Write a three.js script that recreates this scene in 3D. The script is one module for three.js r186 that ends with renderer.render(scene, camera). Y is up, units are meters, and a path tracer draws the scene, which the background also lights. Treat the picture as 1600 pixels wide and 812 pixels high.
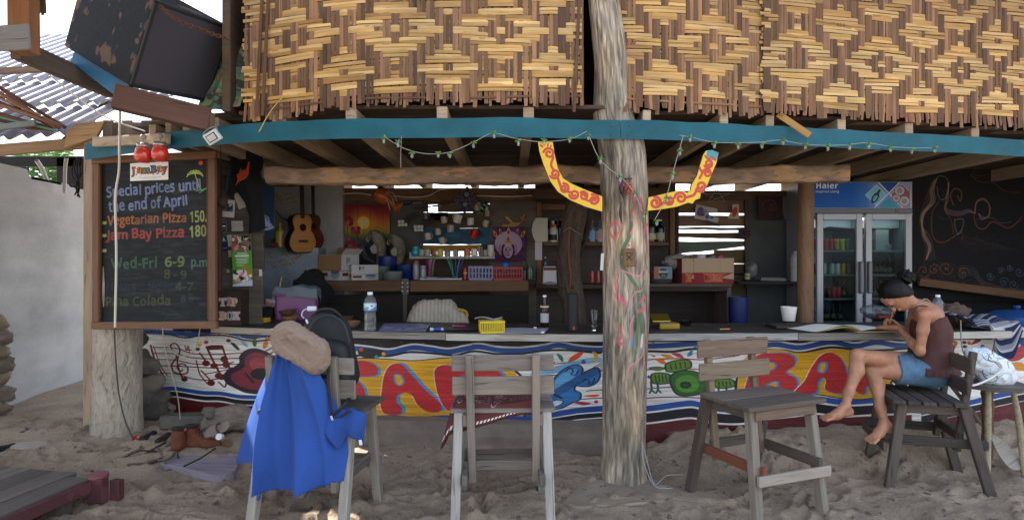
import*as THREE from 'three';
import { mergeGeometries } from 'three/addons/utils/BufferGeometryUtils.js';
import { RectAreaLightUniformsLib } from 'three/addons/lights/RectAreaLightUniformsLib.js';
import { RoundedBoxGeometry } from 'three/addons/geometries/RoundedBoxGeometry.js';

// ---------- camera, sky, sun, exposure ----------
const scene = new THREE.Scene();
const FPX = 925,CX = 800,CY = 406,EYE = 1.6;            // focal length and centre of the 1600-wide photograph
const camera = new THREE.PerspectiveCamera(2*Math.atan(CY/FPX)*180/Math.PI,1024/519,0.05,900);
camera.position.set(0,EYE,0);
camera.lookAt(0,EYE,-10);
const renderer = new THREE.WebGLRenderer({ antialias: true });
renderer.toneMapping = THREE.LinearToneMapping;
renderer.toneMappingExposure = 3.9;
renderer.shadowMap.enabled = true;
RectAreaLightUniformsLib.init();
const SUN = new THREE.Vector3(-0.8,1.0,-0.36).normalize();
{
  const W = 512,H = 256,data = new Float32Array(W*H*4);
  for (let j = 0; j < H; j++) for (let i = 0; i < W; i++) {
    const el = ((j + 0.5)/H - 0.5)*Math.PI,az = ((i + 0.5)/W - 0.5)*2*Math.PI;
    const dir = new THREE.Vector3(Math.cos(el)*Math.sin(az),Math.sin(el),Math.cos(el)*Math.cos(az));
    const t = Math.pow(Math.max(0,Math.sin(el)),0.55);
    const glow = Math.pow(Math.max(0,dir.dot(SUN)),12)*0.5;
    const c = [0.70 + (0.24 - 0.70)*t,0.74 + (0.31 - 0.74)*t,0.78 + (0.46 - 0.78)*t];
    for (let k = 0; k < 3; k++) data[(j*W + i)*4 + k] = el < 0 ? 0.32*c[k] : c[k]*1.0 + glow;
    data[(j*W + i)*4 + 3] = 1;
  }
  const sky = new THREE.DataTexture(data,W,H,THREE.RGBAFormat,THREE.FloatType);
  sky.mapping = THREE.EquirectangularReflectionMapping; sky.magFilter = THREE.LinearFilter; sky.needsUpdate = true;
  scene.background = sky; scene.environment = sky;
}
const sun = new THREE.DirectionalLight(new THREE.Color(1,0.95,0.86),4.2);
sun.position.copy(SUN).multiplyScalar(20).add(new THREE.Vector3(0,0,-5));
sun.target.position.set(0,0,-5);
sun.castShadow = true; sun.shadow.mapSize.set(4096,4096);
Object.assign(sun.shadow.camera,{ left: -12,right: 12,top: 12,bottom: -12,near: 1,far: 60 });
scene.add(sun,sun.target);

// ---------- helpers ----------
const V = (x,y,z)=>new THREE.Vector3(x,y,z);
function rand(seed) { let a = seed >>> 0; return ()=>{ a = (a + 0x6D2B79F5) >>> 0; let t = a; t = Math.imul(t ^ (t >>> 15),t | 1); t ^= t + Math.imul(t ^ (t >>> 7),t | 61); return ((t ^ (t >>> 14)) >>> 0)/4294967296; }; }
const R = rand(7);
const rr = (a,b)=>a + (b - a)*R();
const clamp = (x,a = 0,b = 1)=>Math.min(b,Math.max(a,x));
const smooth = (a,b,x)=>{ const t = clamp((x - a)/(b - a)); return t*t*(3 - 2*t); };
const lerp = (a,b,t)=>a + (b - a)*t;
// where a pixel of the photograph lies at a given distance in front of the camera; used to survey positions
const P = (px,py,d)=>V((px - CX)/FPX*d,EYE - (py - CY)/FPX*d,-d);
const S = (d)=>d/FPX;                                   // metres per photograph pixel at distance d
function hash3(x,y,z) { let h = Math.imul(x | 0,374761393) ^ Math.imul(y | 0,668265263) ^ Math.imul(z | 0,2147483647 - 1013904223); h = Math.imul(h ^ (h >>> 13),1274126177); return ((h ^ (h >>> 16)) >>> 0)/4294967296; }
function vnoise(x,y,z = 0,px = 0,py = 0) {              // value noise, optionally periodic in x and y
  const xi = Math.floor(x),yi = Math.floor(y),zi = Math.floor(z); let fx = x - xi,fy = y - yi,fz = z - zi;
  fx = fx*fx*(3 - 2*fx); fy = fy*fy*(3 - 2*fy); fz = fz*fz*(3 - 2*fz);
  const wx = (i)=>(px ? ((i % px) + px) % px : i),wy = (i)=>(py ? ((i % py) + py) % py : i);
  const c = (a,b,e)=>hash3(wx(xi + a),wy(yi + b),zi + e);
  const l = (e)=>lerp(lerp(c(0,0,e),c(1,0,e),fx),lerp(c(0,1,e),c(1,1,e),fx),fy);
  return fz ? lerp(l(0),l(1),fz) : l(0);
}
function fbm(x,y,z = 0,o = 4,px = 0,py = 0) { let s = 0,a = 0.5,n = 0; for (let i = 0; i < o; i++) { s += a*vnoise(x,y,z + i*17,px,py); n += a; x *= 2; y *= 2; z *= 2; px *= 2; py *= 2; a *= 0.5; } return s/n; }

const used = new Map();
function numbered(n) { const k = used.get(n) || 0; used.set(n,k + 1); return k ? n + '_' + String(k).padStart(3, '0') : n; }
function shade(o) { o.traverse((m)=>{ if (m.isMesh) { m.castShadow = true; m.receiveShadow = true; } }); return o; }
function tag(o,label,category,group) { o.userData.label = label; o.userData.category = category; if (group) o.userData.group = group; return o; }
function thing(name,label,category,pos = V(0,0,0),turn = 0,group) {
  const g = new THREE.Group(); g.name = numbered(name); g.position.copy(pos); g.rotation.y = turn; scene.add(g); return tag(g,label,category,group);
}
function mesh(name,geo,m,parent) {
  const o = new THREE.Mesh(Array.isArray(geo) ? join(geo) : geo,m); o.name = parent ? name : numbered(name); o.castShadow = o.receiveShadow = true;
  (parent || scene).add(o); return o;
}
const part = (name,geo,m,parent)=>mesh(name,geo,m,parent);
function stuff(name,geo,m,parent) { const o = mesh(name,geo,m,parent); o.userData.kind = 'stuff'; return o; }
const solo = (name,label,category,geo,m,group)=>tag(mesh(name,geo,m),label,category,group);
function struct(name,geo,m) { const o = mesh(name,geo,m); o.userData.kind = 'structure'; return o; }
// a copy of a finished thing under the next number, with a label of its own
function copyOf(src,base,label,pos,turn) { const c = src.clone(); c.name = numbered(base); scene.add(c); if (pos) c.position.copy(pos); if (turn !== undefined) c.rotation.y = turn; c.userData = { ...src.userData,label }; return c; }

function join(list) {
  const l = list.map((g)=>{ const n = g.index ? g.toNonIndexed() : g; for (const k of Object.keys(n.attributes)) if (!['position', 'normal', 'uv', 'color'].includes(k)) n.deleteAttribute(k); return n; });
  const col = l.some((g)=>g.attributes.color);
  if (col) for (const g of l) if (!g.attributes.color) g.setAttribute('color',new THREE.BufferAttribute(new Float32Array(g.attributes.position.count*3).fill(1),3));
  return mergeGeometries(l);
}
// uv in metres from the dominant axis of each face; u runs along the longest side, with an offset so that no two pieces show the same grain
function metreUV(g,long = 0,off = [R()*7,R()*7]) {
  g = g.index ? g.toNonIndexed() : g; const p = g.attributes.position,uv = new Float32Array(p.count*2),a = V(),b = V(),c = V();
  for (let i = 0; i < p.count; i += 3) {
    a.fromBufferAttribute(p,i); b.fromBufferAttribute(p,i + 1).sub(a); c.fromBufferAttribute(p,i + 2).sub(a); b.cross(c);
    const n = [Math.abs(b.x),Math.abs(b.y),Math.abs(b.z)]; let k = n.indexOf(Math.max(...n));
    const axes = [0,1,2].filter((q)=>q !== k); let [u,v] = axes.includes(long) ? [long,axes.find((q)=>q !== long)] : axes;
    for (let j = 0; j < 3; j++) { uv[(i + j)*2] = p.getComponent(i + j,u) + off[0]; uv[(i + j)*2 + 1] = p.getComponent(i + j,v) + off[1] + k*0.37; }
  }
  g.setAttribute('uv',new THREE.BufferAttribute(uv,2)); return g;
}
// box with chamfered edges, 44 triangles
function cbox(w,h,d,c = 0.004) {
  c = Math.min(c,w*0.4,h*0.4,d*0.4); const X = w/2,Y = h/2,Z = d/2,pos = [];
  const q = (...v)=>{ const t = v.length === 4 ? [0,1,2,0,2,3] : [0,1,2],A = V(...v[0]),n = V(...v[1]).sub(A).cross(V(...v[2]).sub(A)); const o = n.dot(A) < 0 ? t.slice().reverse() : t; for (const i of o) pos.push(...v[i]); };
  for (const s of [-1,1]) {
    q([s*X,-Y + c,-Z + c],[s*X,Y - c,-Z + c],[s*X,Y - c,Z - c],[s*X,-Y + c,Z - c]);
    q([-X + c,s*Y,-Z + c],[X - c,s*Y,-Z + c],[X - c,s*Y,Z - c],[-X + c,s*Y,Z - c]);
    q([-X + c,-Y + c,s*Z],[X - c,-Y + c,s*Z],[X - c,Y - c,s*Z],[-X + c,Y - c,s*Z]);
    for (const t of [-1,1]) {
      q([s*X,t*(Y - c),-Z + c],[s*(X - c),t*Y,-Z + c],[s*(X - c),t*Y,Z - c],[s*X,t*(Y - c),Z - c]);
      q([s*X,-Y + c,t*(Z - c)],[s*(X - c),-Y + c,t*Z],[s*(X - c),Y - c,t*Z],[s*X,Y - c,t*(Z - c)]);
      q([-X + c,s*Y,t*(Z - c)],[-X + c,s*(Y - c),t*Z],[X - c,s*(Y - c),t*Z],[X - c,s*Y,t*(Z - c)]);
      for (const r of [-1,1]) q([s*X,t*(Y - c),r*(Z - c)],[s*(X - c),t*Y,r*(Z - c)],[s*(X - c),t*(Y - c),r*Z]);
    }
  }
  const g = new THREE.BufferGeometry(); g.setAttribute('position',new THREE.Float32BufferAttribute(pos,3)); g.computeVertexNormals();
  const L = [w,h,d]; return metreUV(g,L.indexOf(Math.max(w,h,d)));
}
const at = (g,x,y,z,rx = 0,ry = 0,rz = 0)=>{ g.applyMatrix4(new THREE.Matrix4().makeRotationFromEuler(new THREE.Euler(rx,ry,rz)).setPosition(x,y,z)); return g; };
const bx = (w,h,d,x = 0,y = 0,z = 0,rx = 0,ry = 0,rz = 0,c = 0.004)=>at(cbox(w,h,d,c),x,y,z,rx,ry,rz);
// a board from a to b: w across, t thick along `up`
function beam(a,b,w,t,up = V(0,1,0),c = 0.005) {
  const x = b.clone().sub(a),L = x.length(); x.normalize(); const z = x.clone().cross(up).normalize(),y = z.clone().cross(x);
  const g = cbox(L,t,w,c); g.applyMatrix4(new THREE.Matrix4().makeBasis(x,y,z).setPosition(a.clone().add(b).multiplyScalar(0.5))); return g;
}
// the same board with unevenness: the edges wander by `amp`
function rough(g,amp = 0.004,f = 9) { const p = g.attributes.position; for (let i = 0; i < p.count; i++) { const x = p.getX(i),y = p.getY(i),z = p.getZ(i); p.setXYZ(i,x + (vnoise(x*f + 5,y*f,z*f) - 0.5)*2*amp,y + (vnoise(x*f,y*f + 9,z*f) - 0.5)*2*amp,z + (vnoise(x*f,y*f,z*f + 3) - 0.5)*2*amp); } g.computeVertexNormals(); return g; }
function tube(pts,r,seg = 24,rs = 6,closed = false) { return new THREE.TubeGeometry(new THREE.CatmullRomCurve3(pts,closed, 'centripetal'),seg,r,rs,closed); }
const lathe = (pts,seg = 20)=>new THREE.LatheGeometry(pts.map((p)=>new THREE.Vector2(...p)),seg);
const cyl = (r1,r2,h,x = 0,y = 0,z = 0,seg = 18)=>new THREE.CylinderGeometry(r1,r2,h,seg).translate(x,y,z);
const ball = (r,x = 0,y = 0,z = 0,sx = 1,sy = 1,sz = 1,n = 14)=>new THREE.SphereGeometry(r,n,Math.max(6,n*0.7 | 0)).scale(sx,sy,sz).translate(x,y,z);
function shapeOf(pts,smoothed = false) { return new THREE.Shape(smoothed ? new THREE.SplineCurve([...pts,pts[0]].map((p)=>new THREE.Vector2(...p))).getPoints(pts.length*6) : pts.map((p)=>new THREE.Vector2(...p))); }
function slab(shape,t,bevel = 0.002) { return new THREE.ExtrudeGeometry(shape,{ depth: t,bevelEnabled: bevel > 0,bevelSize: bevel,bevelThickness: bevel,bevelSegments: 1,curveSegments: 8 }); }
function lump(r,seed,amp = 0.25,n = 20,f = 2.2) {        // an uneven stone
  const g = new THREE.SphereGeometry(r,n,n*0.7 | 0),p = g.attributes.position,v = V();
  for (let i = 0; i < p.count; i++) { v.fromBufferAttribute(p,i); const u = v.clone().divideScalar(r).multiplyScalar(f*0.5),k = 1 + (fbm(u.x + seed*3.1 + 20,u.y + seed + 20,u.z + 20,3) - 0.5)*2*amp; v.multiplyScalar(k); p.setXYZ(i,v.x,v.y,v.z); }
  g.computeVertexNormals(); return g;
}
// a swept tube with its own radius at every point; pts: [x, y, z, rx, rz?]
function limbGeo(pts,rs = 24,sub = 8,wobble = null) {
  const c = new THREE.CatmullRomCurve3(pts.map((p)=>V(p[0],p[1],p[2])),false, 'centripetal'),n = (pts.length - 1)*sub,pos = [],uv = [],idx = [];
  const rad = (t)=>{ const f = t*(pts.length - 1),i = Math.min(pts.length - 2,Math.floor(f)),k = f - i,s = k*k*(3 - 2*k); return lerp(pts[i][3],pts[i + 1][3],s); };
  let len = 0,last = null;
  for (let i = 0; i <= n; i++) {
    const t = i/n,o = c.getPoint(t); if (last) len += o.distanceTo(last); last = o;
    const tan = c.getTangent(t),ax = Math.abs(tan.y) > 0.8 ? V(1,0,0) : V(0,1,0),b = tan.clone().cross(ax).normalize(),a = b.clone().cross(tan).normalize();
    for (let j = 0; j <= rs; j++) { const th = j/rs*2*Math.PI; let r = rad(t); if (wobble) r *= wobble(j === rs ? 0 : th,len,t); const q = o.clone().addScaledVector(a,Math.cos(th)*r).addScaledVector(b,Math.sin(th)*r); pos.push(q.x,q.y,q.z); uv.push(j/rs,len); }
  }
  for (let i = 0; i < n; i++) for (let j = 0; j < rs; j++) { const a = i*(rs + 1) + j,b = a + rs + 1; idx.push(a,a + 1,b,a + 1,b + 1,b); }
  for (const [i,s] of [[0,-1],[n,1]]) { const o = c.getPoint(i/n),k = pos.length/3; pos.push(o.x,o.y,o.z); uv.push(0.5,0); for (let j = 0; j < rs; j++) { const a = i*(rs + 1) + j; s > 0 ? idx.push(k,a,a + 1) : idx.push(k,a + 1,a); } }
  const g = new THREE.BufferGeometry(); g.setAttribute('position',new THREE.Float32BufferAttribute(pos,3)); g.setAttribute('uv',new THREE.Float32BufferAttribute(uv,2)); g.setIndex(idx); g.computeVertexNormals();
  const nm = g.attributes.normal; for (let i = 0; i <= n; i++) { const a = i*(rs + 1),b = a + rs,v = V().fromBufferAttribute(nm,a).add(V().fromBufferAttribute(nm,b)).normalize(); nm.setXYZ(a,v.x,v.y,v.z); nm.setXYZ(b,v.x,v.y,v.z); }
  return g;
}
// a wavy sheet with thickness from a grid function f(u, v) -> Vector3
function sheet(f,nu,nv,t = 0.004) {
  const pt = []; for (let j = 0; j <= nv; j++) for (let i = 0; i <= nu; i++) pt.push(f(i/nu,j/nv));
  const g0 = new THREE.PlaneGeometry(1,1,nu,nv),p = g0.attributes.position; pt.forEach((q,i)=>p.setXYZ(i,q.x,q.y,q.z)); g0.computeVertexNormals();
  const n = g0.attributes.normal,N = pt.length,pos = [],uv = [],idx = [...g0.index.array];
  for (let s = 0; s < 2; s++) for (let i = 0; i < N; i++) { const q = pt[i]; pos.push(q.x - s*t*n.getX(i),q.y - s*t*n.getY(i),q.z - s*t*n.getZ(i)); uv.push(g0.attributes.uv.getX(i),g0.attributes.uv.getY(i)); }
  for (let i = 0; i < g0.index.count; i += 3) idx.push(N + g0.index.getX(i),N + g0.index.getX(i + 2),N + g0.index.getX(i + 1));
  const rim = []; for (let i = 0; i <= nu; i++) rim.push(i); for (let j = 1; j <= nv; j++) rim.push(j*(nu + 1) + nu); for (let i = nu - 1; i >= 0; i--) rim.push(nv*(nu + 1) + i); for (let j = nv - 1; j >= 1; j--) rim.push(j*(nu + 1));
  for (let k = 0; k < rim.length; k++) { const a = rim[k],b = rim[(k + 1) % rim.length]; idx.push(a,b,a + N,b,b + N,a + N); }
  const g = new THREE.BufferGeometry(); g.setAttribute('position',new THREE.Float32BufferAttribute(pos,3)); g.setAttribute('uv',new THREE.Float32BufferAttribute(uv,2)); g.setIndex(idx); g.computeVertexNormals(); return g;
}

// ---------- textures ----------
function dataTex(W,H,f,srgb = false) {
  const d = new Uint8Array(W*H*4);
  for (let j = 0; j < H; j++) for (let i = 0; i < W; i++) { const c = f(i/W,j/H),o = (j*W + i)*4; const a = Array.isArray(c) ? c : [c,c,c]; for (let k = 0; k < 3; k++) d[o + k] = clamp(a[k])*255; d[o + 3] = 255; }
  const t = new THREE.DataTexture(d,W,H); t.wrapS = t.wrapT = THREE.RepeatWrapping; t.magFilter = THREE.LinearFilter; t.minFilter = THREE.LinearMipmapLinearFilter; t.generateMipmaps = true; if (srgb) t.colorSpace = THREE.SRGBColorSpace; t.needsUpdate = true; return t;
}
const rep = (t,x,y)=>{ const c = t.clone(); c.repeat.set(x,y); c.needsUpdate = true; return c; };
function canvasTex(w,h,draw,srgb = true) {
  const c = document.createElement('canvas'); c.width = w; c.height = h; draw(c.getContext('2d'),w,h);
  const t = new THREE.CanvasTexture(c); if (srgb) t.colorSpace = THREE.SRGBColorSpace; return t;
}
// wood: u along the grain; the tile is 1.0 m by 0.5 m
const grainF = (u,v)=>{
  const warp = (fbm(u*3,v*4,3,3,3,4) - 0.5)*0.10;
  const fine = vnoise(u*10,(v + warp)*120,1,10,0),mid = fbm(u*4,(v + warp)*34,5,3,4,0),broad = fbm(u*2,v*4,9,3,2,4);
  const cr = vnoise(u*5,(v + warp)*55,21,5,0); const crack = cr > 0.86 ? (cr - 0.86)/0.14 : 0;
  return { c: 0.42 + 0.38*mid + 0.18*fine + 0.5*(broad - 0.4) - 0.5*crack,b: 0.6 + 0.25*mid + 0.15*fine - 0.6*crack };
};
const T = {};
T.grain = dataTex(1024,512,(u,v)=>{ const g = grainF(u,v),s = fbm(u*4,v*6,33,3,4,6); return [g.c,g.c*(0.985 + 0.03*s),g.c*(0.95 + 0.09*s)]; });
T.grainB = dataTex(1024,512,(u,v)=>grainF(u,v).b);
for (const k of ['grain', 'grainB']) T[k].repeat.set(1,2);
T.blotch = dataTex(512,512,(u,v)=>{ const a = fbm(u*6,v*6,2,5,6,6),b = vnoise(u*160,v*160,7,160,160); return 0.62 + 0.46*(a - 0.35) + 0.10*(b - 0.5); });
T.grit = dataTex(512,512,(u,v)=>fbm(u*50,v*50,4,3,50,50));
T.weave = dataTex(256,256,(u,v)=>{ const x = Math.floor(u*64),y = Math.floor(v*64),o = (x + y) % 2; return 0.45 + 0.4*Math.abs(Math.sin((o ? u : v)*64*Math.PI)) + 0.15*hash3(x,y,1); });
T.worn = dataTex(512,512,(u,v)=>{ const a = fbm(u*9,v*9,8,5,9,9),b = fbm(u*3,v*3,12,3,3,3),w = smooth(0.60,0.66,a*0.7 + b*0.38); return 0.55 + 0.25*a + w*0.9 - 0.0; });

// ---------- materials ----------
const cache = new Map();
function wood(hex,o = {}) {
  const key = hex + JSON.stringify(o); if (cache.has(key)) return cache.get(key);
  const m = new THREE.MeshStandardMaterial({ color: hex,map: T.grain,bumpMap: T.grainB,bumpScale: o.bump ?? 0.004,roughness: o.rough ?? 0.82 }); cache.set(key,m); return m;
}
function paint(hex,rough = 0.6,o = {}) {
  const key = 'p' + hex + rough + JSON.stringify(o); if (cache.has(key)) return cache.get(key);
  const m = new THREE.MeshStandardMaterial({ color: hex,roughness: rough,metalness: o.metal ?? 0 });
  if (o.blotch) { m.map = rep(T.blotch,o.blotch,o.blotch); m.bumpMap = m.map; m.bumpScale = 0.002; }
  if (o.weave) { m.bumpMap = rep(T.weave,o.weave,o.weave); m.bumpScale = 0.0012; }
  if (o.grit) { m.bumpMap = rep(T.grit,o.grit,o.grit); m.bumpScale = o.gb ?? 0.003; }
  cache.set(key,m); return m;
}
const glass = (hex = 0xffffff,t = 0,rough = 0.05)=>{ const k = 'g' + hex + t + rough; if (!cache.has(k)) cache.set(k,new THREE.MeshPhysicalMaterial({ color: hex,transmission: 1,thickness: t,roughness: rough,ior: t ? 1.4 : 1.5 })); return cache.get(k); };
const printed = (t,rough = 0.7,o = {})=>new THREE.MeshStandardMaterial({ map: t,roughness: rough,...o });

// ---------- survey lines shared by the structure ----------
function spline1(xs,ys) {                                    // smooth curve through points, by x
  const n = xs.length,m = xs.map((x,i)=>{ const a = Math.max(0,i - 1),b = Math.min(n - 1,i + 1); return (ys[b] - ys[a])/(xs[b] - xs[a]); });
  return (x)=>{ let i = 0; while (i < n - 2 && x > xs[i + 1]) i++; const h = xs[i + 1] - xs[i],t = (x - xs[i])/h; if (t < 0) return ys[0] + m[0]*(x - xs[0]); if (t > 1) return ys[n - 1] + m[n - 1]*(x - xs[n - 1]); const a = t*t,b = a*t; return (2*b - 3*a + 1)*ys[i] + (b - 2*a + t)*h*m[i] + (3*a - 2*b)*ys[i + 1] + (b - a)*h*m[i + 1]; };
}
const beamD = spline1([-3.6,-2.61,-1.14,0.76,2.25,4.17,6.2],[5.0,4.5,4.08,4.12,4.36,4.82,5.4]);   // the painted fascia bends gently in plan
const barD = (x)=>5.0 + (x < 0.5 ? 0.055 : 0.012)*(x - 0.5) ** 2;                                         // front face of the bar, bowed like a boat
const onBar = (px,add = 0)=>{ let d = 5; for (let i = 0; i < 12; i++) d = barD((px - CX)/FPX*d) + add; return d; };
const COUNTER = 1.0,FLOOR = 0.47,CEIL = 2.66;

// ---------- the sand ----------
function sandBase(x,z) {
  let h = 0.19*smooth(0.9,1.6,x)*smooth(4.35,5.0,-z)*(1 - smooth(5.2,5.6,-z));
  h += 0.05*smooth(-1.6,-2.6,x)*smooth(4.4,5.1,-z) + 0.05*smooth(0.6,-0.6,x)*smooth(4.3,4.8,-z);
  h += 0.03*Math.exp(-((x - 0.8) ** 2 + (z + 4.3) ** 2)/0.25);
  h += (fbm(x*0.9 + 40,z*0.9 + 40,3,3) - 0.5)*0.10;
  h += (fbm(x*3.3 + 10,z*3.3 + 70,8,3) - 0.5)*0.055;
  return h;
}
const steps = (()=>{ const r = rand(31),l = []; for (let i = 0; i < 620; i++) { const x = lerp(-5.2,5.0,r()),z = -lerp(3.2,5.6,r()); l.push([x,z,r()*Math.PI,0.07 + 0.09*r(),0.03 + 0.035*r(),0.012 + 0.028*r()]); } return l; })();
const stepGrid = new Map(); steps.forEach((s,i)=>{ const k = Math.floor(s[0]*2) + ',' + Math.floor(s[1]*2); if (!stepGrid.has(k)) stepGrid.set(k,[]); stepGrid.get(k).push(i); });
function sandY(x,z) {
  let h = sandBase(x,z); const a = Math.floor(x*2),b = Math.floor(z*2);
  for (let i = -1; i <= 1; i++) for (let j = -1; j <= 1; j++) for (const q of stepGrid.get((a + i) + ',' + (b + j)) || []) {
    const s = steps[q],dx = x - s[0],dz = z - s[1],c = Math.cos(s[2]),n = Math.sin(s[2]); const u = (dx*c + dz*n)/s[3],v = (-dx*n + dz*c)/s[4],d2 = u*u + v*v;
    if (d2 < 6) h += 0.85*s[5]*(-Math.exp(-d2*1.3) + 0.75*Math.exp(-((Math.sqrt(d2) - 1.35) ** 2)*5)*(0.6 + 0.4*u/1.3));
  }
  return h + (fbm(x*13,z*13,5,2) - 0.5)*0.012;
}
{
  const axis = (a,b,step,far)=>{ const l = []; for (let x = a; x <= b + 1e-6; x += step) l.push(x); let s = step,x = b; while (x < far) { s *= 1.35; x += s; l.push(x); } s = step; x = a; while (x > -far) { s *= 1.35; x -= s; l.unshift(x); } return l; };
  const xs = axis(-5.6,5.2,0.021,420),zs = axis(-5.7,-3.0,0.018,420),nx = xs.length,nz = zs.length,pos = new Float32Array(nx*nz*3),uv = new Float32Array(nx*nz*2),idx = [];
  for (let j = 0; j < nz; j++) for (let i = 0; i < nx; i++) { const x = xs[i],z = zs[j],o = j*nx + i,far = Math.hypot(x,z) > 16; pos.set([x,far ? -0.02 : sandY(x,z),z],o*3); uv.set([x,z],o*2); }
  for (let j = 0; j < nz - 1; j++) for (let i = 0; i < nx - 1; i++) { const a = j*nx + i,b = a + nx; idx.push(a,b,a + 1,a + 1,b,b + 1); }
  const g = new THREE.BufferGeometry(); g.setAttribute('position',new THREE.BufferAttribute(pos,3)); g.setAttribute('uv',new THREE.BufferAttribute(uv,2)); g.setIndex(idx); g.computeVertexNormals();
  const tex = dataTex(1024,1024,(u,v)=>{ const a = fbm(u*5,v*5,2,5,5,5),b = vnoise(u*300,v*300,3,300,300),c = fbm(u*40,v*40,9,3,40,40),k = 0.66 + 0.5*(a - 0.5) + 0.16*(b - 0.5) + 0.22*(c - 0.5) - (c > 0.72 ? 0.25 : 0); return [k,k*0.99,k*0.97]; });
  const bmp = dataTex(512,512,(u,v)=>fbm(u*60,v*60,4,3,60,60));
  tex.repeat.set(0.55,0.55); bmp.repeat.set(1,1);
  struct('sand',g,new THREE.MeshStandardMaterial({ color: 0xab9883,map: tex,bumpMap: bmp,bumpScale: 0.006,roughness: 1 }));
}

// ---------- painted bar front ----------
const barX0 = (205 - CX)/FPX*onBar(205),barX1 = 5.9;
const barPts = (()=>{ const l = []; let s = 0,last = null; for (let i = 0; i <= 240; i++) { const x = lerp(barX0,barX1,i/240),z = -barD(x); if (last) s += Math.hypot(x - last[0],z - last[1]); last = [x,z]; l.push([x,z,s]); } return l; })();
const barLen = barPts[240][2];
const barArc = (x)=>{ const f = clamp((x - barX0)/(barX1 - barX0))*240,i = Math.min(239,Math.floor(f)); return lerp(barPts[i][2],barPts[i + 1][2],f - i); };
const MW = 2048,MH = 384,MTOP = 0.98;
const mm = (px,py)=>{ const d = onBar(px); return [barArc((px - CX)/FPX*d)/barLen*MW,(MTOP - (EYE - (py - CY)/FPX*d))/MTOP*MH]; };
function muralCanvas(c) {
  const r = rand(77);
  const path = (pts,close)=>{ c.beginPath(); pts.forEach((p,i)=>{ const q = mm(...p); i ? c.lineTo(...q) : c.moveTo(...q); }); if (close) c.closePath(); };
  const curve = (pts,close)=>{ const s = new THREE.CatmullRomCurve3(pts.map((p)=>V(p[0],p[1],0)),!!close, 'centripetal').getPoints(pts.length*7); return s.map((p)=>[p.x,p.y]); };
  const line = (pts,col,w,sm = true)=>{ path(sm && pts.length > 2 ? curve(pts) : pts); c.strokeStyle = col; c.lineWidth = w*1.65; c.lineCap = 'round'; c.lineJoin = 'round'; c.stroke(); };
  const blob = (pts,col,edge,w = 1.2,sm = true)=>{ path(sm ? curve(pts,true) : pts,true); c.fillStyle = col; c.fill(); if (edge) { c.strokeStyle = edge; c.lineWidth = w*1.65; c.stroke(); } };
  const dot = (x,y,rad,col,ry = rad)=>{ const l = []; for (let i = 0; i < 14; i++) l.push([x + rad*Math.cos(i/14*6.283),y + ry*Math.sin(i/14*6.283)]); blob(l,col); };
  const band = (top,bot,col)=>{ path([...curve(top),...curve(bot).reverse()],true); c.fillStyle = col; c.fill(); };
  const off = (l,dy)=>l.map(([x,y])=>[x,y + dy]);
  const A = (s)=>([x,y])=>[215 + x/s,500 + y/s],za = (l)=>l.map(A(5.075)),zb = (l)=>l.map(([x,y])=>[540 + x/4,510 + y/4]),zc = (l)=>l.map(([x,y])=>[1000 + x/4,510 + y/4]),zd = (l)=>l.map(([x,y])=>[1360 + x/4.06,440 + y/4.06]);
  const WHITE = '#e6e4dc',BLUE = '#1d4a96',BLACK = '#131215',RED = '#c0292b',DRED = '#5b1418',YEL = '#e0a512',MAR = '#581418',SKY = '#3f8fc8';
  c.fillStyle = MAR; c.fillRect(0,0,MW,MH);
  path([[200,505],[1800,505],[1800,640],[200,640]],true); c.fillStyle = WHITE; c.fill();
  // upper lines across the whole bar
  const top = [[200,512],...za([[150,65],[230,70],[320,74],[400,85],[480,76],[560,65],[680,60],[740,70],[800,85],[900,103],[1000,90],[1110,98]]),...zb([[-250,122],[-100,130],[50,115],[150,125],[270,140],[420,110],[520,120],[640,136],[760,115],[830,105],[950,125],[1100,130],[1250,110],[1330,95],[1450,115],[1590,125]]),...zc([[-60,108],[50,102],[200,95],[350,85],[450,95],[600,107],[660,80],[720,102],[850,90],[1000,110],[1200,75],[1350,100],[1480,75],[1600,95]]),[1440,534],[1480,526],[1540,522],[1600,519],[1800,516]];
  band([[200,480],[600,480],[1000,480],[1800,480]],top,BLACK);
  line(top,WHITE,3.2); band(off(top,1.6),off(top,9.6),BLUE); line(off(top,10.6),WHITE,2.4);
  line(za([[-80,118],[20,105],[130,90],[250,115],[380,140],[480,125],[600,120],[720,125],[830,155],[940,165],[1080,155],[1400,165]]),BLACK,3);
  line(zb([[20,190],[150,175],[260,185],[400,160],[560,170],[680,180],[800,155],[950,172],[1100,170],[1250,150],[1400,148],[1590,165]]),BLACK,4);
  line(zc([[-40,165],[50,155],[200,158],[330,140],[500,150],[700,145],[900,150],[1000,165],[1200,130],[1400,150],[1700,135]]),BLACK,4.5);
  // lower lines
  const lowA = za([[185,530],[280,527],[400,545],[520,562],[650,565],[800,590],[950,597],[1200,600],[1500,590]]);
  band(lowA,off(lowA,6),BLUE); band(off(lowA,8),off(lowA,14.5),BLACK); line(off(lowA,16),WHITE,2); line(off(lowA,7),WHITE,1.6);
  band(off(lowA,17),off(lowA,70),MAR);
  const lowB = zb([[-160,548],[0,552],[150,560],[300,556],[450,570],[600,560],[800,556],[1000,568],[1150,560],[1300,540],[1450,515],[1640,500]]);
  band(off(lowB,-2),off(lowB,7),BLUE); line(off(lowB,8),WHITE,2); band(off(lowB,9),off(lowB,16),BLACK); line(off(lowB,17),WHITE,1.8); band(off(lowB,18),off(lowB,80), '#3a1014');
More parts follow.
